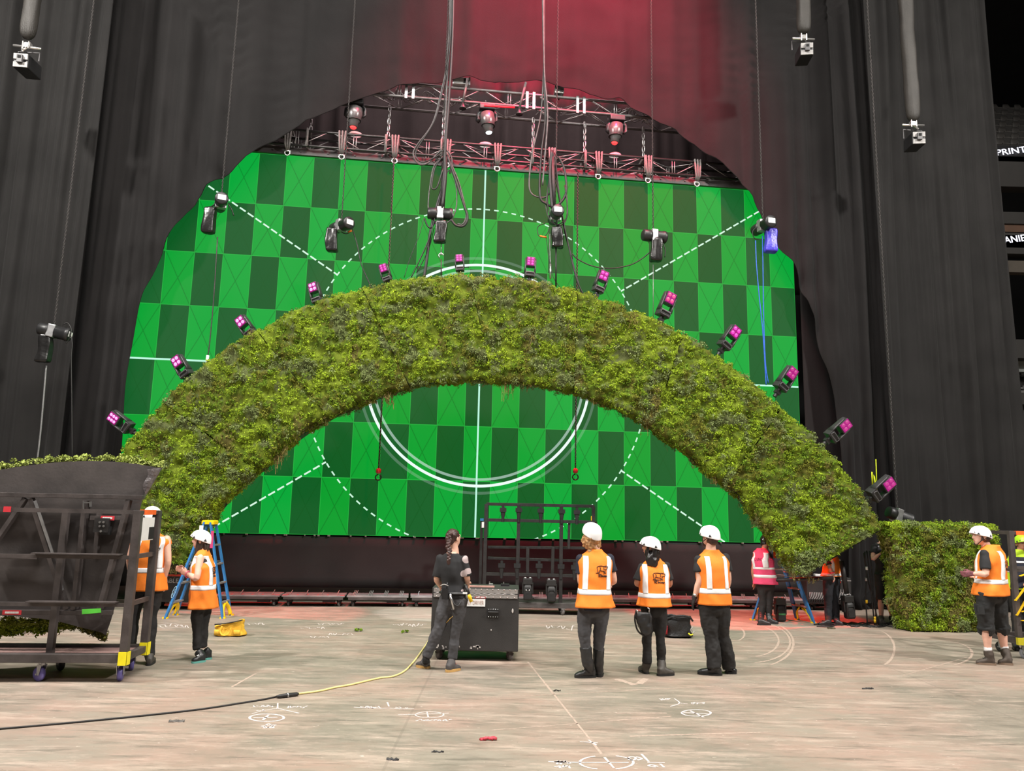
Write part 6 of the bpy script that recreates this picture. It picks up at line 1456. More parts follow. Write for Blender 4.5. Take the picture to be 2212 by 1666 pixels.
    def leg(s, hp, kn, an, bare=False):
        m = s.body; z = s.size; q = 1.0 if bare else .78; a, b, c = s.j[hp], s.j[kn], s.j[an]
        m.tube(spline([a, lerp(a, b, .5), b, lerp(b, c, .3), lerp(b, c, .7), c], 3), list(np.interp(np.linspace(0, 5, 16), [0, 1, 2, 3, 4, 5], [.068*z, .062*z, .048*z, .060*z*q, .045*z*q, .038*z*q])), 14)
    def torso(s):
        m = s.body; j = s.j; hp = (j['hA']+j['hB'])/2; sh = (j['sA']+j['sB'])/2; z = s.size
        ax = (j['sB']-j['sA']); hw = (j['hB']-j['hA']); s.lat = V((ax.x, ax.y, 0)).normalized(); s.dep = s.lat.cross(V((0, 0, 1)))
        W = ax.length/2; s.W = W; s.hp, s.sh = hp, sh
        s.axis = lambda t: lerp(hp, sh, t)
        secs = []
        for t, w, d in ((-.08, .11, .08), (.04, .150, .108), (.18, .150, .108), (.38, .130, .095), (.6, .145, .105), (.8, .155, .108), (.95, min(.165, W), .080), (1.08, .10, .058), (1.16, .066, .052)):
            secs.append((s.axis(t), s.lat*w*z, s.dep*d*z, .85))
        m.loft(secs, 22)
        for k in ('sA', 'sB'): m.ell(j[k], (.050*z, .050*z, .050*z), None, 12, 8)
    def finish(s, vox=.0072):
        s.b('body', remesh(s.body, vox, 3, .5), s.skin)
    # ---- clothing
    def shirt(s, mat, sleeves=None, t0=-.12, name='shirt', fat=.012):
        j = s.j; z = s.size; mb = MB(); secs = []
        for t, w, d in ((t0, .165, .125), (.0, .170, .128), (.18, .160, .120), (.38, .142, .108), (.6, .155, .117), (.8, .166, .120), (.95, min(.190, s.W+.012), .100), (1.06, .135, .076), (1.15, .082, .066)):
            secs.append((s.axis(t), s.lat*w*z, s.dep*d*z, .85))
        mb.loft(secs, 26)
        for (sh, el, f) in (sleeves or []):
            a, b = j[sh], lerp(j[sh], j[el], f); i_ = lerp(a, s.axis(.93), .45)
            mb.tube([i_, a, lerp(a, b, .5), b], [.058*z, .062*z, .063*z, .070*z], 16); mb.ell(a, (.060*z, .060*z, .060*z), None, 14, 10)
        me = wrinkle(remesh(mb, .012, 3), .010, 11, (1, 1, .7), s.j['head'].x*3); return s.b(name, me, mat)
    def trousers(s, mat, legs, name='trousers', waist=.22, flare=0.0, wide=1.0, amp=.014, end=.96, seed=0.0):
        z = s.size; j = s.j; mb = MB(); c = s.axis(0)
        mb.loft([(s.axis(-.20), s.lat*.135*z*wide, s.dep*.105*z, .85), (s.axis(-.10), s.lat*.168*z*wide, s.dep*.128*z, .8), (c, s.lat*.172*z*wide, s.dep*.130*z, .8), (s.axis(waist*.6), s.lat*.160*z, s.dep*.120*z, .8), (s.axis(waist), s.lat*.152*z, s.dep*.115*z, .8)], 26)
        for hp, kn, an in legs:
            a, b, e = j[hp], j[kn], lerp(j[kn], j[an], end)
            mb.tube(spline([lerp(a, c, .12) + V((0, 0, .03)), lerp(a, b, .5), b, lerp(b, e, .45), e], 4), list(np.interp(np.linspace(0, 4, 17), [0, 1, 2, 3, 4], [.108*z*wide, .090*z*wide, .070*z*wide, (.066+flare*.5)*z*wide, (.058+flare)*z*wide])), 18)
        me = wrinkle(wrinkle(wrinkle(remesh(mb, .012, 3), amp*.75, 6, (1, 1, 1.1), seed), amp*.5, 15, (1.2, 1.2, .8), seed+5), amp*.25, 34, (1, 1, 1.3), seed+9); return s.b(name, me, mat)
    def vest(s, mat, hem=-.22, flare=.03, seed=1.0, stripes=True, logo=None, logosc=.15, lx=0.0, fat=0.0, band=(.265, .375), vx=.095, open_=0.0, shw=None, hemw=.19, front=True):
        z = s.size; shw = shw or (s.W+.040)
        TT = 1.20; ts = [hem, lerp(hem, .40, .35), lerp(hem, .40, .7), .42, .62, .80, .92, 1.0, 1.07, 1.14, TT]
        hemw -= .012; ws = [hemw+flare*1.05, hemw+.004+flare*.6, .190+flare*.2, .190, .194, .202, shw, shw*.97, .155, .104, .076]
        dsx = [.150+flare*.8, .147+flare*.5, .145+flare*.2, .144, .144, .140, .122, .104, .086, .074, .068]
        def S(t, ph, off=0.0):
            w = np.interp(t, ts, ws)*z + fat; d = np.interp(t, ts, dsx)*z + fat
            e = .8; cx, sx = math.cos(ph), math.sin(ph); cx = math.copysign(abs(cx)**e, cx); sx = math.copysign(abs(sx)**e, sx)
            k = max(0.0, (.55-t)/.8); rip = 1 + k*(.075*math.sin(3*ph+seed) + .050*math.sin(7*ph+seed*2+t*2)) + .016*math.sin(5*ph+t*9+seed) + .010*math.sin(9*ph-t*14+seed)
            p = s.axis(t) + s.lat*(w*cx*rip) + s.dep*(d*sx*rip)
            q_ = (s.lat*cx + s.dep*sx).normalized(); p = p + q_*(.016*mnoise.noise(V((p.x*6+seed, p.y*6, p.z*2.6))) + .009*mnoise.noise(V((p.x*13+seed, p.y*13, p.z*9))))
            if off: 
                q = (s.lat*cx + s.dep*sx).normalized(); p = p + q*off
            return p
        NT, NP = 34, 48; vs = []; fs = []
        for i in range(NT):
            t = hem + (TT-hem)*i/(NT-1)
            for k in range(NP): vs.append(S(t, 2*PI*k/NP))
        for i in range(NT-1):
            for k in range(NP): fs.append((i*NP+k, i*NP+(k+1) % NP, (i+1)*NP+(k+1) % NP, (i+1)*NP+k))
        mb = MB(); mb.add(vs, fs); me = mb.mesh('v'); me = evaluated(me, [('SOLIDIFY', dict(thickness=.006, offset=-1))])
        v = s.b('vest', me, mat); s.S = S; s.vestobj = v
        # which side faces the camera: dep points toward -lat x up ; back of the person = -f
        s.phb = math.atan2((-s.f).dot(s.dep), (-s.f).dot(s.lat)); s.phf = s.phb + PI
        def patch(ts_, phs, name, mat_, off=.006):
            vs = [S(t, ph, off) for t in ts_ for ph in phs]; n = len(phs); f_ = [(i*n+k, i*n+k+1, (i+1)*n+k+1, (i+1)*n+k) for i in range(len(ts_)-1) for k in range(n-1)]
            mb = MB(); mb.add(vs, f_); me = evaluated(mb.mesh('p'), [('SOLIDIFY', dict(thickness=.004, offset=0))]); return s.b(name, me, mat_, v)
        if stripes:
            patch(np.linspace(band[0], band[1], 4), np.linspace(0, 2*PI, 61), 'reflective_band', REFL)
            for ctr in (s.phb, s.phf) if front else (s.phb,):
                for sg in (-1, 1):
                    vs = []; rows = np.linspace(band[1]-.01, 1.05, 24)
                    for t in rows:
                        w = np.interp(t, ts, ws)*z + fat
                        a0 = math.asin(max(-1, min(1, (vx-.031)/w))); a1 = math.asin(max(-1, min(1, (vx+.031)/w)))
                        for q in range(4): vs.append(S(t, ctr + sg*(a0+(a1-a0)*q/3), .0085) + V((0, 0, .006*max(0, (t-.8)/.25))))
                    f_ = [(i*4+k, i*4+k+1, (i+1)*4+k+1, (i+1)*4+k) for i in range(len(rows)-1) for k in range(3)]
                    mb = MB(); mb.add(vs, f_); me = evaluated(mb.mesh('p'), [('SOLIDIFY', dict(thickness=.004, offset=0))]); s.b('reflective_stripe', me, REFL, v)
        def onback(x, y, tc):           # x to the viewer's right when looking at the back, metres
            hgt = (s.sh-s.hp).length; t = tc + y/hgt; w = np.interp(t, ts, ws)*z
            return S(t, s.phb + math.asin(max(-1, min(1, x/w)))*s.bsgn, .009)
        s.onback = onback
        # orientation: moving +ph on the back moves to which image side?
        a, b = S(.7, s.phb), S(.7, s.phb+.2); cr = (b-a).dot(V((s.f.y, -s.f.x, 0))); s.bsgn = 1 if cr > 0 else -1
        if logo:
            mb = MB()
            for st in RHINO + WORD:
                pts = spline([V((x, y, 0)) for x, y in st], 4) if len(st) > 2 else [V((st[0][0], st[0][1], 0)), V((st[-1][0], st[-1][1], 0))]
                mb.tube([onback(lx + p.x*logosc, p.y*logosc, logo) for p in pts], .0042, 5)
            s.b('printed_logo', mb, INK, v)
        return v
    def letters(s, word, size, tc, mat, lx=0.0):
        me = text_mesh(word, size, .0004)
        for v in me.vertices: p = s.onback(lx + v.co.x, v.co.y, tc); v.co = p
        me.materials.clear(); link('printed_letters', me, mat, s.vestobj)
    def helmet(s, mat=HELM, strap=True, marks=True, tilt=None, up=.0, big=1.0, brim=.02, hole=M('dark helmet vent', (.015, .015, .016), .6, 0, .1, 5)):
        c = s.j['head']; R = s.frame(None, tilt); k = s.size*big; Q = lambda x, y, z: c + R @ V((x*k, y*k, (z+up)*k))
        n = 30; prof = [(.0, 1.0, -.010), (.03, 1.0, .0), (.35, .985, .0), (.6, .90, .0), (.8, .70, .0), (.92, .46, .0), (.99, .16, .0)]
        vs = []; fs = []
        for (h, rr, o) in prof:
            for i in range(n):
                a = 2*PI*i/n; x, y = math.cos(a), math.sin(a)
                zb = .020 - .055*max(0, -y)**1.3 - .018*abs(x)**3 + .022*max(0, y)**2          # lower rim drops behind the ears and nape
                rx, ry = .108, .136; br = (brim*max(0, y)**4) if h < .1 else 0
                vs.append(Q(rx*rr*x, ry*rr*y - .004 + br, zb + (.142-zb)*h))
        for j in range(len(prof)-1):
            for i in range(n): fs.append((j*n+i, j*n+(i+1) % n, (j+1)*n+(i+1) % n, (j+1)*n+i))
        vs.append(Q(0, -.004, .143)); fs += [((len(prof)-1)*n+i, (len(prof)-1)*n+(i+1) % n, len(vs)-1) for i in range(n)]
        mb = MB(); mb.add(vs, fs); me = evaluated(mb.mesh('h'), [('SOLIDIFY', dict(thickness=.008, offset=-1)), ('SUBSURF', dict(levels=1, render_levels=1))])
        h = s.b('helmet', me, mat)
        if marks:
            for a, zz in ((35, .035), (145, .035), (215, .012), (325, .012), (60, .055), (120, .055)):
                a = math.radians(a); x, y = math.cos(a), math.sin(a); nrm = R @ V((x, y, .25)).normalized(); p = Q(.1065*x, .134*y-.004, zz); t1 = nrm.cross(R @ V((0, 0, 1))).normalized(); t2 = t1.cross(nrm)
                mb = MB(); mb.prism([(-.018, -.012), (.016, -.012), (.010, .008), (.0, .017)], p - nrm*.004, t1, t2, nrm*.007); s.b('vent', mb, hole, h)
        if strap:
            mb = MB()
            for x in (-1, 1): mb.tube([Q(x*.090, .03, .02), s.Q(x*.079, .045, -.06), s.Q(x*.03, .075, -.112), s.Q(0, .078, -.120)], .006, 6); mb.tube([Q(x*.092, -.06, .0), s.Q(x*.079, .045, -.06)], .006, 6)
            s.b('chin_strap', mb, M('dark chin strap', (.04, .022, .018), .7, 0, .2, 20), h)
        return h
    def shoefoot(s, heel, toe, an, mat, sole, height=.10, boot=.0, wid=.046, name='shoe', shaft=.056, solez=.022, laces=None, cuffm=None):
        d = (toe-heel); ln = d.length; d.normalize(); r = V((d.y, -d.x, 0)); mb = MB(); up = V((0, 0, 1)); k = wid
        H = lambda f, z: heel + d*(ln*f) + up*z
        mb.loft([(H(.02, .045), r*k*.50, up*.040, .7), (H(.08, .050), r*k*.82, up*.048, .7), (H(.22, .055), r*k*.84, up*.053, .7), (H(.42, .050), r*k*.84, up*.048, .75), (H(.62, .042), r*k*1.0, up*.038, .75), (H(.80, .036), r*k*1.0, up*.031, .75), (H(.93, .030), r*k*.80, up*.024, .8), (H(1.0, .026), r*k*.40, up*.014, .9)], 20)
        kn = s.j['kA'] if an is s.j['aA'] else s.j['kB']; base = H(.24, .06); hh = max(.10, height); top = an + (kn-an)*((hh-an.z)/max(.05, kn.z-an.z))
        if top.z < .12: top = V((lerp(base, top, .8).x, lerp(base, top, .8).y, hh))
        md_ = lerp(base, top, .5) if hh < .24 else V((an.x, an.y, .17))
        mb.tube([base, md_, top], [.050, shaft, shaft*1.03], 16)
        me = wrinkle(remesh(mb, .010, 3), .006, 22, (1, 1, 1), ln*9)
        for v in me.vertices: v.co.z = max(v.co.z, solez*.6)
        o = s.b(name, me, mat)
        out = []
        for i in range(26):
            q = 2*PI*i/26; f = .5 - .5*math.cos(q); w_ = k*1.08*(.86 if f < .45 else 1.03)*math.sin(q)*(1.0 if .02 < f < .98 else .9); w_ = math.copysign(min(abs(w_)**.6*k**.4*1.05, k*1.08), math.sin(q)) if abs(math.sin(q)) > 1e-6 else 0
            out.append((f*ln*1.03 - .008, w_))
        mb = MB(); mb.prism(out, heel + up*.001, d, r, up*solez); s.b('sole', mb, sole, o, False)
        if laces is not None:
            mb = MB()
            for f in (.36, .44, .52, .60): mb.tube([H(f, .094-.06*(f-.36)) - r*.02, H(f+.02, .104-.07*(f-.36)), H(f, .094-.06*(f-.36)) + r*.02], .005, 5)
            s.b('laces', mb, laces, o)
        return o
    def hairmass(s, parts, mat, vox=.010, amp=.012, sc=30, st=(1, 1, 1), name='hair'):
        mb = MB()
        for (x, y, z, rx, ry, rz) in parts: mb.ell(s.Q(x, y, z), (rx*s.size, ry*s.size, rz*s.size), s.HR, 14, 10)
        me = wrinkle(remesh(mb, vox, 1), amp, sc, st, s.hc.x); return s.b(name, me, mat)

def setup(label, Y, zf, face, J, **kw):
    p = Person(label, Y, zf, face, J, None, **kw); p.torso(); p.head(); return p
STRAPW = M('pink wrist band', srgb(230, 90, 130), .5, 0, .1, 10)

# ---- 1  man behind the cart
zC = (230, 1080, 5.207)
p = setup('person in orange vest and white helmet standing behind the cart post, back turned', 9.85, zC, (-.30, .95), dict(head=(508, 200), neck=(490, 330), sA=(305, 440), sB=(675, 445), hA=(365, 950), hB=(545, 950), eA=(262, 650, -.02), eB=(692, 690, -.02), wA=(262, 800, .22), wB=(648, 900, .06), kA=(300, 1300), kB=(500, 1300), aA=(245, 1760), aB=(462, 1770)), size=1.02, headface=(-.45, .9), headtilt=-.05)
p.arm('a', 'sA', 'eA', 'wA', curl=.5); p.arm('b', 'sB', 'eB', 'wB', curl=.5, side=(0, 1, 0)); p.leg('hA', 'kA', 'aA'); p.leg('hB', 'kB', 'aB'); p.finish()
p.shirt(TEE, None); p.trousers(PBLACK, (('hA', 'kA', 'aA'), ('hB', 'kB', 'aB')), wide=1.06, flare=.012, seed=1)
p.vest(VORANGE, hem=-.13, seed=2.0, logo=.72, logosc=.13, lx=.05, vx=.13)
for an, x0, x1 in (('aA', 240, 225), ('aB', 470, 455)): q = p.ground(x0, 1868); t_ = q + V((-.07, .27, 0)); p.shoefoot(q, t_, p.j[an], BOOTG, SOLEB, .17, name='boot')
p.hairmass([(0, -.03, -.02, .082, .085, .085), (0, -.05, -.07, .06, .05, .05)], HDARK); p.helmet(strap=False)
mb = MB(); mb.tube([p.axis(.02) + p.lat*.17*math.cos(a) + p.dep*.13*math.sin(a) for a in np.linspace(0, 2*PI, 25)[:-1]], .014, 6, close=True); p.b('belt', mb, BLACKM)

# ---- 2  woman beside the ladder, hands together, in profile
p = setup('woman in orange vest and white helmet in profile beside the blue ladder, hands together', 10.1, zC, (-.97, -.15), dict(head=(1062, 455), neck=(1095, 570), sA=(1055, 655, -.13), sB=(1120, 655, .14), hA=(1045, 1130, -.06), hB=(1110, 1130, .08), eA=(1015, 880, -.22), eB=(1010, 870, .20), wA=(905, 835, -.09), wB=(880, 800, .06), kA=(1015, 1400, -.02), kB=(1095, 1400, .08), aA=(1025, 1690, 0), aB=(1090, 1670, .1)), skin=SKINP, size=.94, headface=(-1, -.12))
p.arm('a', 'sA', 'eA', 'wA', hdir=V((-.9, .25, .35)), curl=.9, side=(0, 0, 1)); p.arm('b', 'sB', 'eB', 'wB', hdir=V((-.8, -.4, .3)), curl=1.0, side=(0, 0, 1), thumb=-1); p.leg('hA', 'kA', 'aA'); p.leg('hB', 'kB', 'aB'); p.finish()
p.shirt(M('dark tank top', (.03, .02, .02), .8, 0, .2, 10), None); p.trousers(PBLACK, (('hA', 'kA', 'aA'), ('hB', 'kB', 'aB')), wide=.92, seed=3)
p.vest(VORANGE, hem=-.18, flare=.035, seed=4.0, logo=.68, logosc=.12, lx=-.02, vx=.095, hemw=.18, shw=p.W-.01)
mb = MB(); w = p.j['wA']; d = (w-p.j['eA']).normalized(); mb.tube([w - d*.03 + (d.orthogonal()*math.cos(a) + d.cross(d.orthogonal())*math.sin(a))*.030 for a in np.linspace(0, 2*PI, 13)[:-1]], .006, 6, close=True); p.b('wrist_band', mb, STRAPW)
for an, (hx, hy), (tx, ty) in (('aA', (1105, 1820), (955, 1842)), ('aB', (1175, 1790), (1085, 1800))): p.shoefoot(p.ground(hx, hy), p.ground(tx, ty), p.j[an], BLACKM, TEAL, .11, name='sneaker', laces=WHITE, wid=.042)
p.hairmass([(0, -.035, .0, .086, .088, .085), (.0, -.065, -.09, .072, .055, .09), (.0, -.075, -.19, .065, .045, .10), (-.062, .005, -.07, .020, .035, .11), (.062, .005, -.07, .020, .035, .11), (-.055, .03, -.17, .018, .022, .09), (0, -.09, -.26, .045, .03, .07)], HOMBRE, amp=.014, sc=22, st=(2, 2, .3)); p.helmet(strap=False, tilt=.12)

# ---- 3  woman with braid by the road case
zB = (900, 1120, 4.9)
p = setup('woman in black clothes with a long braid and tool belt standing beside the road case', 9.88, zB, (.32, .95), dict(head=(392, 208), neck=(395, 335), sA=(250, 425, .02), sB=(500, 440, -.06), hA=(318, 868, .02), hB=(465, 868, -.02), eA=(212, 640, .02), eB=(532, 620, -.05), wA=(262, 735, .22), wB=(540, 690, .16), kA=(232, 1180, -.02), kB=(408, 1190, 0), aA=(100, 1480, 0), aB=(372, 1500, 0)), size=.97, headface=(.62, .78))
p.arm('a', 'sA', 'eA', 'wA', curl=.6); p.arm('b', 'sB', 'eB', 'wB', hdir=V((-.1, .6, -.2)), curl=.8); p.leg('hA', 'kA', 'aA'); p.leg('hB', 'kB', 'aB'); p.finish()
p.shirt(TEE, (('sA', 'eA', .92), ('sB', 'eB', .95)), t0=.08)
def patch_tee(pts):                          # black tee with sewn-in pale grey panels
    m = M('black tee with pale grey panels', (.018, .018, .020), .85, 0, .2, 10); nt = m.node_tree; N, Lk = nodes(m); b = N['Principled BSDF']; x = NX(nt)
    old = b.inputs['Base Color'].links[0].from_socket; tc = N.new('ShaderNodeTexCoord'); c = old
    for q, r, flat in pts:
        d = N.new('ShaderNodeVectorMath'); d.operation = 'SUBTRACT'; Lk.new(tc.outputs['Object'], d.inputs[0]); d.inputs[1].default_value = q
        sc = N.new('ShaderNodeVectorMath'); sc.operation = 'MULTIPLY'; Lk.new(d.outputs[0], sc.inputs[0]); sc.inputs[1].default_value = (1, .5, flat)
        ln = N.new('ShaderNodeVectorMath'); ln.operation = 'LENGTH'; Lk.new(sc.outputs[0], ln.inputs[0])
        c = x.mix(x.m('LESS_THAN', ln.outputs['Value'], r), c, srgb(176, 160, 160))
    Lk.new(c, b.inputs['Base Color']); return m
for o_ in [o_ for o_ in p.root.children if o_.name.startswith('shirt')]:
    a, b_ = p.j['sB'], p.j['eB']; off = p.root.location
    pts = [(lerp(a, b_, .02) + V((.035, -.05, .015)) - off, .054, 1.1), (lerp(a, b_, .64) + V((.03, -.03, 0)) - off, .048, 1.3), (p.axis(.62) + p.lat*.15 + V((0, -.10, .02)) - off, .046, .9), (p.axis(.26) + p.lat*.15 + V((0, -.10, 0)) - off, .046, 1.6)]
    o_.data.materials.clear(); o_.data.materials.append(patch_tee([(tuple(q), r, f) for q, r, f in pts]))
p.trousers(PCHAR, (('hA', 'kA', 'aA'), ('hB', 'kB', 'aB')), wide=1.0, amp=.018, seed=5, waist=.26)
for an, (hx, hy), (tx, ty), w in (('aA', (132, 1592), (0, 1570), .046), ('aB', (318, 1632), (455, 1602), .046)): p.shoefoot(p.ground(hx, hy), p.ground(tx, ty), p.j[an], SNEAK, GUM, .10, name='sneaker', laces=M('red laces', srgb(190, 30, 40), .6, 0, .1, 10), solez=.030)
for an in ('aA', 'aB'): mb = MB(); q = p.j[an]; mb.tube([V((q.x, q.y, .08)), V((q.x, q.y, .19))], .044, 12); p.b('sock', mb, TEE)
mb = MB(); mb.tube([p.axis(.20) + p.lat*.165*math.cos(a) + p.dep*.128*math.sin(a) for a in np.linspace(0, 2*PI, 25)[:-1]], [(.010, .024)]*24, 8, close=True); bl = p.b('tool_belt', mb, BLACKM)
hips = p.axis(.05)
mb = MB(); q = p.at(300, 800, -.16); mb.box(q, (.075, .05, .13)); rd = p.b('radio', mb, M('black radio', (.012, .012, .013), .4, 0, .2, 20), None, False); mb = MB(); mb.tube([q + V((.02, 0, .05)), p.at(325, 680, -.16)], .008, 6); p.b('antenna', mb, BLACKM, rd)
mb = MB(); q = p.at(285, 830, -.165); mb.box(q, (.04, .03, .05)); p.b('radio_clip', mb, GREY, rd, False)
mb = MB(); mb.tube(spline([p.at(250, 715, -.15), p.at(290, 700, -.17), p.at(335, 715, -.16)], 4), .006, 6); p.b('ear_cable', mb, M('pale cord', (.4, .38, .36), .6, 0, .1, 10), rd)
mb = MB(); mb.tube([p.at(355, 815, -.17), p.at(368, 860, -.18), p.at(392, 965, -.18)], [.014, .012, .014], 8); mb.ell(p.at(358, 825, -.17), (.02, .014, .03), None, 10, 6); p.b('wrench', mb, STEEL)
mb = MB(); mb.tube(spline([p.at(375, 850, -.165), p.at(400, 910, -.19), p.at(440, 925, -.18), p.at(470, 880, -.16)], 4), .007, 6); mb.tube(spline([p.at(372, 960, -.18), p.at(378, 1030, -.18), p.at(318, 1105, -.17)], 4), .006, 6); p.b('lanyard', mb, BLACKM)
mb = MB(); mb.tube([p.at(380, 1035, -.18), p.at(315, 1107, -.17)], .006, 6); p.b('brass_hook', mb, M('brass hook', srgb(190, 150, 70), .4, .7, .1, 10))
mb = MB(); mb.tube([p.at(552, 806, -.09), p.at(560, 830, -.09), p.at(580, 885, -.09)], [.017, .024, .021], 10); p.b('yellow_handle', mb, YELLOW)
mb = MB(); mb.tube([p.at(518, 705, -.07), p.at(535, 760, -.08), p.at(552, 800, -.09)], .021, 8); p.b('tool_holster', mb, RUBBER)
mb = MB(); q = p.at(512, 792, -.155); mb.box(q, (.055, .01, .022)); p.b('white_tag', mb, WHITE, None, False)
p.hairmass([(0, -.022, .03, .088, .098, .092), (0, -.06, -.03, .062, .055, .06)], HBROWN, amp=.008, sc=40, st=(2, .5, 1))
mb = MB(); pts = [p.at(x, y, -.115 - .01*i) for i, (x, y) in enumerate(((345, 175), (335, 210), (345, 240), (338, 270), (330, 300), (345, 330), (350, 355), (345, 380), (342, 410), (340, 440)))]
for i, q in enumerate(pts):
    rr = .030 - .0018*i
    for sgn in (-1, 1): mb.ell(q + V((sgn*.014, 0, .008*sgn)), (rr*.8, rr*.7, rr*1.1), Matrix.Rotation(sgn*.6, 3, 'Y'), 10, 8)
mb.ell(p.at(338, 455, -.19), (.026, .015, .05), None, 10, 8)
p.b('braid', wrinkle(remesh(mb, .007, 1), .004, 60), HBROWN)

# ---- 4  fair haired person in boots
zA = (1220, 1110, 4.5025)
def vested(label, Y, face, J, **kw): return setup(label, Y, zA, face, J, **kw)
p = vested('person with curly fair hair, white helmet, orange vest and tall black boots, back turned', 9.58, (-.12, .99), dict(head=(262, 215, .02), neck=(295, 350), sA=(158, 440), sB=(432, 435), hA=(205, 905), hB=(362, 905), eA=(152, 650, .0), eB=(478, 645, .02), wA=(190, 705, .24), wB=(440, 690, .26), kA=(190, 1190, -.02), kB=(335, 1190, .03), aA=(222, 1470), aB=(325, 1460, .1)), size=1.0, headface=(-.45, .88), headtilt=.22)
p.arm('a', 'sA', 'eA', 'wA', curl=.7); p.arm('b', 'sB', 'eB', 'wB', curl=.7); p.leg('hA', 'kA', 'aA'); p.leg('hB', 'kB', 'aB'); p.finish()
p.shirt(NAVY, (('sA', 'eA', .70), ('sB', 'eB', .62)), t0=-.08); p.trousers(PCHAR, (('hA', 'kA', 'aA'), ('hB', 'kB', 'aB')), wide=1.0, amp=.018, seed=7, end=.66)
p.vest(VORANGE, hem=.0, flare=.055, seed=1.2, logo=.76, logosc=.125, lx=.040, vx=.125)
p.shoefoot(p.ground(300, 1590), p.ground(95, 1596), p.j['aA'], BOOT, SOLEB, .36, name='boot', shaft=.070, wid=.05, laces=RUBBER)
q = p.ground(335, 1592); p.shoefoot(q, q + V((.03, .24, 0)), p.j['aB'], BOOT, SOLEB, .34, name='boot', shaft=.068, wid=.05)
p.hairmass([(0, -.05, -.02, .098, .085, .080), (-.05, -.05, -.09, .055, .06, .07), (.05, -.05, -.09, .05, .06, .07), (0, -.075, -.13, .07, .05, .07), (-.088, .01, -.06, .030, .05, .075), (.085, .01, -.06, .028, .045, .06), (-.03, -.08, -.18, .04, .035, .045), (.03, -.085, -.16, .04, .03, .045)], HBLOND, amp=.022, sc=34)
p.helmet(strap=False, marks=False, up=.012, brim=.03, big=1.06)

# ---- 5  long dark hair
p = vested('person with long black hair and a hip pouch, white helmet, orange vest, looking left', 9.92, (-.05, 1), dict(head=(835, 325, .0), neck=(885, 450), sA=(752, 520), sB=(985, 510, .02), hA=(812, 920), hB=(930, 920), eA=(702, 672, .0), eB=(1022, 680, .04), wA=(745, 705, .26), wB=(960, 720, .26), kA=(800, 1200), kB=(928, 1200), aA=(803, 1470), aB=(942, 1470)), size=.93, skin=SKINT, headface=(-.92, .30), headtilt=.02)
p.arm('a', 'sA', 'eA', 'wA', curl=.7); p.arm('b', 'sB', 'eB', 'wB', curl=.7); p.leg('hA', 'kA', 'aA'); p.leg('hB', 'kB', 'aB'); p.finish()
p.shirt(TEE, (('sA', 'eA', .85), ('sB', 'eB', .80)), t0=-.10); p.trousers(PBLACK, (('hA', 'kA', 'aA'), ('hB', 'kB', 'aB')), wide=.98, amp=.016, seed=9)
p.vest(VORANGE, hem=.06, flare=.05, seed=3.2, logo=.75, logosc=.12, lx=.030, vx=.118, hemw=.185)
q = p.ground(803, 1562); p.shoefoot(q, q + V((-.05, .22, 0)), p.j['aA'], BOOTG, SOLEB, .15, name='boot'); p.shoefoot(p.ground(905, 1578), p.ground(1062, 1568), p.j['aB'], BOOTG, SOLEB, .15, name='boot', wid=.05)
mb = MB(); mb.loft([(p.at(x, y, -.17), V((w, 0, 0)), V((0, d, 0)), .6) for x, y, w, d in ((765, 955, .095, .045), (765, 1000, .10, .055), (780, 1090, .085, .055), (790, 1170, .055, .04), (795, 1190, .03, .02))], 20); po = p.b('hip_pouch', wrinkle(remesh(mb, .010, 2), .012, 18), BLACKM)
mb = MB(); mb.tube(spline([p.at(695, 945, -.17), p.at(682, 1010, -.19), p.at(690, 1080, -.19), p.at(715, 1145, -.19), p.at(770, 1190, -.18)], 5), .011, 6); mb.tube(spline([p.at(820, 935, -.18), p.at(828, 1020, -.21), p.at(815, 1120, -.20)], 5), .011, 6); p.b('pouch_strap', mb, RUBBER, po)
mb = MB(); mb.tube(spline([p.at(805, 915, -.20), p.at(822, 930, -.21), p.at(818, 960, -.21)], 4), .008, 6); mb.tube(spline([p.at(690, 935, -.18), p.at(705, 945, -.20), p.at(712, 975, -.20)], 4), .008, 6); p.b('carabiner', mb, STEEL, po)
p.hairmass([(0, -.03, .0, .088, .095, .088), (0, -.06, -.08, .085, .065, .09), (.02, -.07, -.16, .09, .055, .08), (-.055, .02, -.08, .03, .05, .09), (.07, -.02, -.10, .03, .06, .09), (.05, -.08, -.21, .08, .045, .07), (-.045, -.06, -.20, .07, .045, .07), (.085, -.03, -.20, .05, .06, .08), (-.09, -.01, -.17, .035, .055, .09)], HDARK, amp=.016, sc=20, st=(2.5, 2.5, .35)); p.helmet(strap=True, big=1.03)

# ---- 6  tall person in black trousers
p = vested('tall person in white helmet, orange vest and black trousers, arm hanging, glove on', 9.92, (-.22, .97), dict(head=(1412, 225, .0), neck=(1420, 335), sA=(1305, 450, -.02), sB=(1560, 430, .05), hA=(1385, 890), hB=(1515, 890, .03), eA=(1312, 640, -.05), eB=(1590, 640, .08), wA=(1262, 815, -.02), wB=(1560, 790, .28), kA=(1425, 1190), kB=(1540, 1190, .06), aA=(1460, 1490), aB=(1600, 1490, .14)), size=1.04, headface=(-.55, .83))
p.arm('a', 'sA', 'eA', 'wA', hand=False); p.arm('b', 'sB', 'eB', 'wB', curl=.6); p.leg('hA', 'kA', 'aA'); p.leg('hB', 'kB', 'aB'); p.finish()
p.shirt(TEE, (('sA', 'eA', .62), ('sB', 'eB', .6)), t0=-.05); p.trousers(PBLACK, (('hA', 'kA', 'aA'), ('hB', 'kB', 'aB')), wide=1.10, flare=.022, amp=.018, seed=11, end=1.02)
p.vest(VORANGE, hem=.02, flare=.012, seed=5.2, vx=.10)
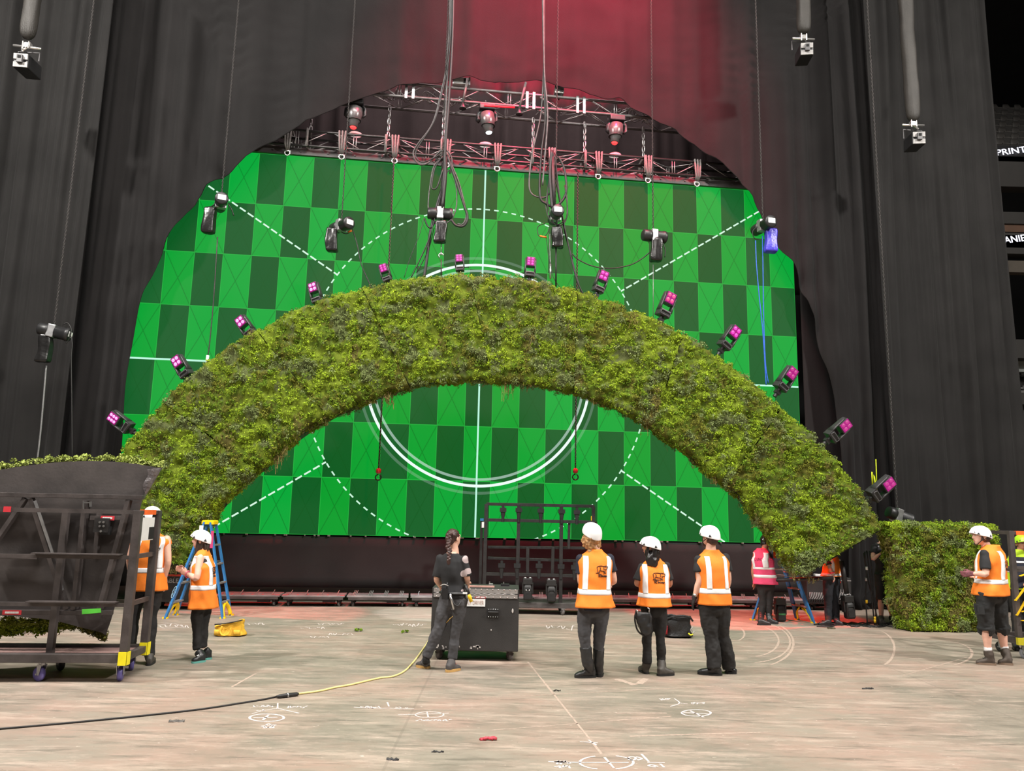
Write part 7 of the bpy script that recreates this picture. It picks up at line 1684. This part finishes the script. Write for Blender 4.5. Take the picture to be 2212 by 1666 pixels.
mb = MB(); cl = [p.S(t, p.phf + .9, .05 + .05*(1-t)) for t in np.linspace(0.04, .80, 10)]; cr = [q + V((-.075 - .02*i/9, .02, 0)) for i, q in enumerate(cl[::-1])][::-1]
vs = [a for ab in zip(cl, cr) for a in ab]; mb.add(vs, [(2*i, 2*i+1, 2*i+3, 2*i+2) for i in range(9)]); me = evaluated(mb.mesh('f'), [('SOLIDIFY', dict(thickness=.006, offset=0))]); fl = p.b('open_vest_front', me, VORANGE, p.vestobj)
w, e = p.j['wA'], p.j['eA']; d = (w-e).normalized(); gm = MB(); sv = p.body; p.body = gm; p.hand(w, d, .45, 1, (0, 1, 0)); p.body = sv; gm.tube([w - d*.03, w + d*.02], .034, 12)
p.b('glove', wrinkle(remesh(gm, .006, 1), .002, 40), M('black and red glove', (.020, .016, .016), .8, 0, .2, 12)); 
g = bpy.data.objects[-1] if False else None
mb = MB(); mb.tube([w - d*.045, w - d*.02], .033, 14); p.b('watch', mb, STEEL)
p.shoefoot(p.ground(1528, 1572), p.ground(1290, 1560), p.j['aA'], BOOT, SOLEB, .11, name='shoe', wid=.05); p.shoefoot(p.ground(1560, 1550), p.ground(1675, 1556), p.j['aB'], BOOT, SOLEB, .11, name='shoe', wid=.05)
p.hairmass([(0, -.03, -.01, .080, .088, .085), (0, -.055, -.055, .06, .05, .045)], HBROWN, amp=.008, sc=40); 
mb = MB(); mb.ell(p.Q(0, .055, -.10), (.046, .045, .045), p.HR, 12, 8); p.b('beard', wrinkle(remesh(mb, .008, 1), .006, 50), HBROWN)
h = p.helmet(strap=True)

# ---- 7  person in pink
zE = (1400, 1080, 4.165)
p = setup('person in pink vest and black helmet bending toward the right stepladder', 14.82, zE, (.62, .78), dict(head=(1066, 372, .05), neck=(1050, 440), sA=(968, 490, -.02), sB=(1082, 490, -.05), hA=(1020, 760), hB=(1090, 755), eA=(946, 640, .0), eB=(1112, 610, -.02), wA=(956, 740, .06), wB=(1132, 720, .08), kA=(1035, 900), kB=(1090, 900), aA=(1015, 1050), aB=(1085, 1050)), size=.98, skin=SKINT, headface=(.88, .25), headtilt=-.35)
p.arm('a', 'sA', 'eA', 'wA', curl=.5); p.arm('b', 'sB', 'eB', 'wB', curl=.5); p.leg('hA', 'kA', 'aA'); p.leg('hB', 'kB', 'aB'); p.finish(.0085)
p.shirt(TEE, (('sB', 'eB', .55),), t0=-.1); p.trousers(PBLACK, (('hA', 'kA', 'aA'), ('hB', 'kB', 'aB')), wide=.98, seed=13)
p.vest(VPINK, hem=.0, flare=.03, seed=6.0, vx=.11, band=(.50, .57))
p.letters('IOBKS', .075, .83, M('dark red print', srgb(130, 20, 45), .8, 0, .1, 10), .005)
mb = MB(); vs = [p.S(t, a, .007) for t in (.22, .27, .32) for a in np.linspace(0, 2*PI, 49)]; mb.add(vs, [(i*49+k, i*49+k+1, (i+1)*49+k+1, (i+1)*49+k) for i in range(2) for k in range(48)]); p.b('reflective_band', evaluated(mb.mesh('q'), [('SOLIDIFY', dict(thickness=.004, offset=0))]), REFL, p.vestobj)
p.shoefoot(p.ground(985, 1126), p.ground(1105, 1128), p.j['aA'], BOOT, SOLEB, .16, name='boot'); p.shoefoot(p.ground(1068, 1114), p.ground(1175, 1120), p.j['aB'], BOOT, SOLEB, .16, name='boot')
p.hairmass([(0, -.03, -.01, .085, .09, .085), (0, -.05, -.07, .07, .05, .05)], HDARK); p.helmet(HELMB, strap=False)

# ---- 8  person behind the arch foot, bent over (upper body hidden by the moss)
zF = (1720, 1130, 6.17)
p = setup('person in dark trousers and orange vest half hidden behind the right arch foot', 14.92, zF, (-.35, .9), dict(head=(470, 330, .15), neck=(480, 440, .1), sA=(420, 500, -.02), sB=(545, 490, .15), hA=(425, 770), hB=(520, 770, .1), eA=(462, 625, -.10), eB=(600, 640, .2), wA=(488, 690, -.12), wB=(560, 740, .2), kA=(425, 1050), kB=(510, 1050, .06), aA=(432, 1300), aB=(530, 1300, .05)), size=.96, skin=SKINP)
p.arm('a', 'sA', 'eA', 'wA', hdir=V((.25, -.1, -1)), curl=.7); p.arm('b', 'sB', 'eB', 'wB', curl=.5); p.leg('hA', 'kA', 'aA'); p.leg('hB', 'kB', 'aB'); p.finish(.0085)
p.shirt(TEE, (('sA', 'eA', .5),), t0=-.1); p.trousers(PNAVY, (('hA', 'kA', 'aA'), ('hB', 'kB', 'aB')), wide=1.05, flare=.015, seed=15); p.vest(VORANGE, hem=.22, seed=2.2)
mb = MB(); w = p.j['wA']; d = (w-p.j['eA']).normalized(); o_ = d.orthogonal(); mb.tube([w - d*.03 + (o_*math.cos(a) + d.cross(o_)*math.sin(a))*.032 for a in np.linspace(0, 2*PI, 13)[:-1]], .010, 6, close=True); p.b('wrist_band', mb, STRAPW)
p.shoefoot(p.ground(470, 1366), p.ground(300, 1364), p.j['aA'], BOOT, SOLEB, .11, name='shoe'); p.shoefoot(p.ground(520, 1362), p.ground(630, 1368), p.j['aB'], BOOT, SOLEB, .11, name='shoe')
p.hairmass([(0, -.03, -.01, .08, .088, .085)], HDARK)

# ---- 9  person in shorts behind the moss wall
p = setup('person in black tee and shorts reaching out between arch foot and moss wall', 15.2, zF, (-.75, -.55), dict(head=(1190, 150, .1), neck=(1150, 230, .05), sA=(1040, 320, -.08), sB=(1200, 330, .12), hA=(1120, 700, -.05), hB=(1210, 700, .08), eA=(1020, 480, -.18), eB=(1250, 480, .2), wA=(1095, 425, -.25), wB=(1210, 560, .1), kA=(1125, 1010, -.03), kB=(1225, 1020, .06), aA=(1135, 1260), aB=(1275, 1240, .05)), size=.98, skin=SKIN)
p.arm('a', 'sA', 'eA', 'wA', curl=.6); p.arm('b', 'sB', 'eB', 'wB', curl=.5); p.leg('hA', 'kA', 'aA', True); p.leg('hB', 'kB', 'aB', True); p.finish(.0085)
p.shirt(TEE, (('sA', 'eA', .55), ('sB', 'eB', .55)), t0=-.15); p.trousers(SHORTS, (('hA', 'kA', 'kA'), ('hB', 'kB', 'kB')), name='shorts', wide=1.12, flare=.025, seed=17)
mb = MB(); mb.ell(p.at(1100, 318, -.16), (.022, .012, .022), None, 10, 6); p.b('shirt_badge', mb, M('pale shirt print', (.4, .4, .45), .7, 0, .1, 10))
p.shoefoot(p.ground(1105, 1352), p.ground(1190, 1352), p.j['aA'], BOOTG, SOLEB, .10, name='shoe'); p.shoefoot(p.ground(1250, 1322), p.ground(1330, 1330), p.j['aB'], BLACKM, SOLEB, .10, name='shoe')
p.hairmass([(0, -.03, -.01, .08, .088, .085)], HBROWN)

# ---- 10  man in shorts at the right
zD = (2060, 1100, 4.625)
p = setup('man in orange vest, white helmet and black cargo shorts in front of the moss wall', 11.05, zD, (-.82, .48), dict(head=(272, 272, .0), neck=(325, 375), sA=(305, 450, -.14), sB=(440, 430, .13), hA=(310, 850, -.06), hB=(430, 850, .08), eA=(322, 648, -.20), eB=(400, 640, .24), wA=(195, 645, -.12), wB=(210, 655, .10), kA=(325, 1190, -.02), kB=(475, 1190, .1), aA=(345, 1430, 0), aB=(512, 1430, .1)), size=1.05, skin=SKINP, headface=(-.97, .05))
p.arm('a', 'sA', 'eA', 'wA', hand=False); p.arm('b', 'sB', 'eB', 'wB', hdir=V((-.9, -.2, -.15)), curl=.8); p.leg('hA', 'kA', 'aA', True); p.leg('hB', 'kB', 'aB', True); p.finish()
p.shirt(TEE, (('sA', 'eA', .78), ('sB', 'eB', .7)), t0=-.12); p.trousers(SHORTS, (('hA', 'kA', 'kA'), ('hB', 'kB', 'kB')), name='shorts', wide=1.16, flare=.042, amp=.018, seed=19)
p.vest(VORANGE, hem=-.02, flare=.028, seed=7.0, logo=.72, logosc=.13, lx=-.02, vx=.12, fat=.020, hemw=.215, shw=p.W-.02)
gm = MB(); sv = p.body; p.body = gm; p.hand(p.j['wA'] - V((.008, 0, 0)), V((-.95, .15, -.1)), .9, 1, (0, 0, 1)); p.body = sv; gm.tube([p.j['wA'] + V((.035, -.004, 0)), p.j['wA']], .032, 12); p.b('glove', wrinkle(remesh(gm, .006, 1), .002, 40), M('pink and black glove', srgb(120, 70, 78), .8, 0, .5, 14))
mb = MB(); mb.box(p.at(225, 985, -.15), (.012, .10, .10)); mb.box(p.at(260, 1010, -.165), (.12, .02, .11)); p.b('cargo_pocket', mb, SHORTS, None, False)
for an, (hx, hy), (tx, ty) in (('aA', (420, 1562), (222, 1548)), ('aB', (590, 1562), (440, 1548))): p.shoefoot(p.ground(hx, hy), p.ground(tx, ty), p.j[an], BOOTB, M('pale brown welt', srgb(120, 100, 84), .6, 0, .1, 10), .19, name='boot', shaft=.060, wid=.050, solez=.028, laces=RUBBER)
for an in ('aA', 'aB'): mb = MB(); q = p.j[an]; mb.tube([V((q.x, q.y, .15)), V((q.x, q.y, .235))], .050, 14); p.b('sock', mb, M('white sock', (.62, .60, .60), .9, 0, .1, 30))
p.hairmass([(0, -.03, -.012, .082, .09, .082), (0, -.065, -.05, .06, .035, .035)], HBROWN, amp=.006, sc=50); p.helmet(strap=True, tilt=.02)

# ---- 11  person in lime behind the right cart
p = setup('person in lime vest and lime helmet behind the right hand cart frame', 12.4, zD, (-.5, -.85), dict(head=(682, 345, .0), neck=(672, 430), sA=(590, 470, .02), sB=(752, 470, .02), hA=(620, 800), hB=(725, 800), eA=(592, 640, .02), eB=(765, 640, .0), wA=(602, 760, -.02), wB=(730, 740, -.18), kA=(625, 1060), kB=(725, 1060), aA=(630, 1300), aB=(725, 1300)), size=1.0, skin=SKINT, headface=(-.25, -.95), headtilt=-.05)
p.arm('a', 'sA', 'eA', 'wA', curl=.5); p.arm('b', 'sB', 'eB', 'wB', curl=.5); p.leg('hA', 'kA', 'aA'); p.leg('hB', 'kB', 'aB'); p.finish(.0085)
p.shirt(NAVY, (('sA', 'eA', .6), ('sB', 'eB', .6)), t0=-.1); p.trousers(PBLACK, (('hA', 'kA', 'aA'), ('hB', 'kB', 'aB')), wide=1.05, seed=21); p.vest(VLIME, hem=.0, flare=.03, seed=8.0, vx=.12, band=(.50, .60), front=False)
mb = MB(); vs = [p.S(t, p.phf + a, .012) for t in np.linspace(.05, .98, 14) for a in np.linspace(-.85, .85, 15)]; mb.add(vs, [(i*15+k, i*15+k+1, (i+1)*15+k+1, (i+1)*15+k) for i in range(13) for k in range(14)]); p.b('navy_chest_panel', evaluated(mb.mesh('n'), [('SOLIDIFY', dict(thickness=.004, offset=0))]), NAVY, p.vestobj)
mb = MB(); vs = [p.S(t, p.phf + a, .017) for t in (.80, .86) for a in np.linspace(-.8, .8, 13)]; mb.add(vs, [(k, k+1, 14+k, 13+k) for k in range(12)]); p.b('chest_stripe', evaluated(mb.mesh('n'), [('SOLIDIFY', dict(thickness=.004, offset=0))]), REFL, p.vestobj)
for an in ('aA', 'aB'): q = V((p.j[an].x, p.j[an].y+.08, 0)); p.shoefoot(q, q + V((-.10, -.24, 0)), p.j[an], BOOT, SOLEB, .15, name='boot')
p.hairmass([(0, -.03, -.01, .08, .088, .082)], HDARK); p.helmet(HELML, strap=False)
# ================================================================== CAMERA, LIGHTS, VIEW
cam = bpy.data.cameras.new('camera'); co = bpy.data.objects.new('camera', cam); COL.objects.link(co)
cam.sensor_fit = 'HORIZONTAL'; cam.sensor_width = 36.0; cam.lens = F/2212*36.0; cam.clip_end = 200
fw = V((0, math.cos(PIT), math.sin(PIT))); up = V((0, -math.sin(PIT), math.cos(PIT))); rt = V((1, 0, 0))
r2 = rt*math.cos(ROL) + up*math.sin(ROL); u2 = up*math.cos(ROL) - rt*math.sin(ROL)
Mx = Matrix((r2, u2, -fw)).transposed().to_4x4(); Mx.translation = V((0, 0, CAMH)); co.matrix_world = Mx
SC.camera = co
def area(name, loc, tgt, size, power, col=(1, 1, 1), spread=None):
    l = bpy.data.lights.new(name, 'AREA'); l.energy = power; l.color = col; l.shape = 'RECTANGLE'; l.size, l.size_y = size
    if spread: l.spread = spread
    o = bpy.data.objects.new(name, l); COL.objects.link(o); o.location = loc
    o.rotation_euler = (V(tgt)-V(loc)).to_track_quat('-Z', 'Y').to_euler(); return o
def spot(name, loc, tgt, ang, power, col, blend=.15, rad=.05):
    l = bpy.data.lights.new(name, 'SPOT'); l.energy = power; l.color = col; l.spot_size = math.radians(ang); l.spot_blend = blend; l.shadow_soft_size = rad
    o = bpy.data.objects.new(name, l); COL.objects.link(o); o.location = loc
    o.rotation_euler = (V(tgt)-V(loc)).to_track_quat('-Z', 'Y').to_euler(); return o
WARM = (1, .96, .90)
area('house_light', (0, 4.5, 19), (0, 6.5, 0), (14, 6), 5600, WARM)
area('house_light', (-13, 5, 15), (-3, 13, 3), (.8, .8), 3200, WARM)
area('house_light', (15, 4, 15), (5, 14, 3), (.8, .8), 3600, WARM)
area('house_light', (0, -8, 15), (0, 14, 4), (6, 3), 1000, WARM)
spot('red_veil_fill', tuple(L(2.3, 5.5, 19.0)), tuple(L(2.0, .48, 13.3)), 68, 34000, (1, .015, .09), 1.0, .4)  # unseen red lamp added in place of haze glowing over the drape
area('backdrop_fill', L(0.3, .1, 13.6), L(0.3, -2.6, 11.0), (9, .4), 260, (1, .78, .78))  # unseen lamp added to lift the dark backdrop
for k, (p, c) in enumerate(SPOTS):
    d = L((p-SC0).dot(UD) + (-1.2, -.9, 2.2)[k], 1.5, 0)
    spot('spotlight_beam', tuple(p), tuple(d), 25 if k != 1 else 13, (8500, 5200, 12000)[k], c, .3, .05)
w = bpy.data.worlds.new('dark arena air'); SC.world = w; w.use_nodes = True
w.node_tree.nodes['Background'].inputs[0].default_value = (.030, .028, .028, 1); w.node_tree.nodes['Background'].inputs[1].default_value = 1.0
vs_ = SC.view_settings; vs_.view_transform = 'Standard'; vs_.look = 'None'; vs_.exposure = 0.0; vs_.gamma = 1.0; vs_.use_curve_mapping = False
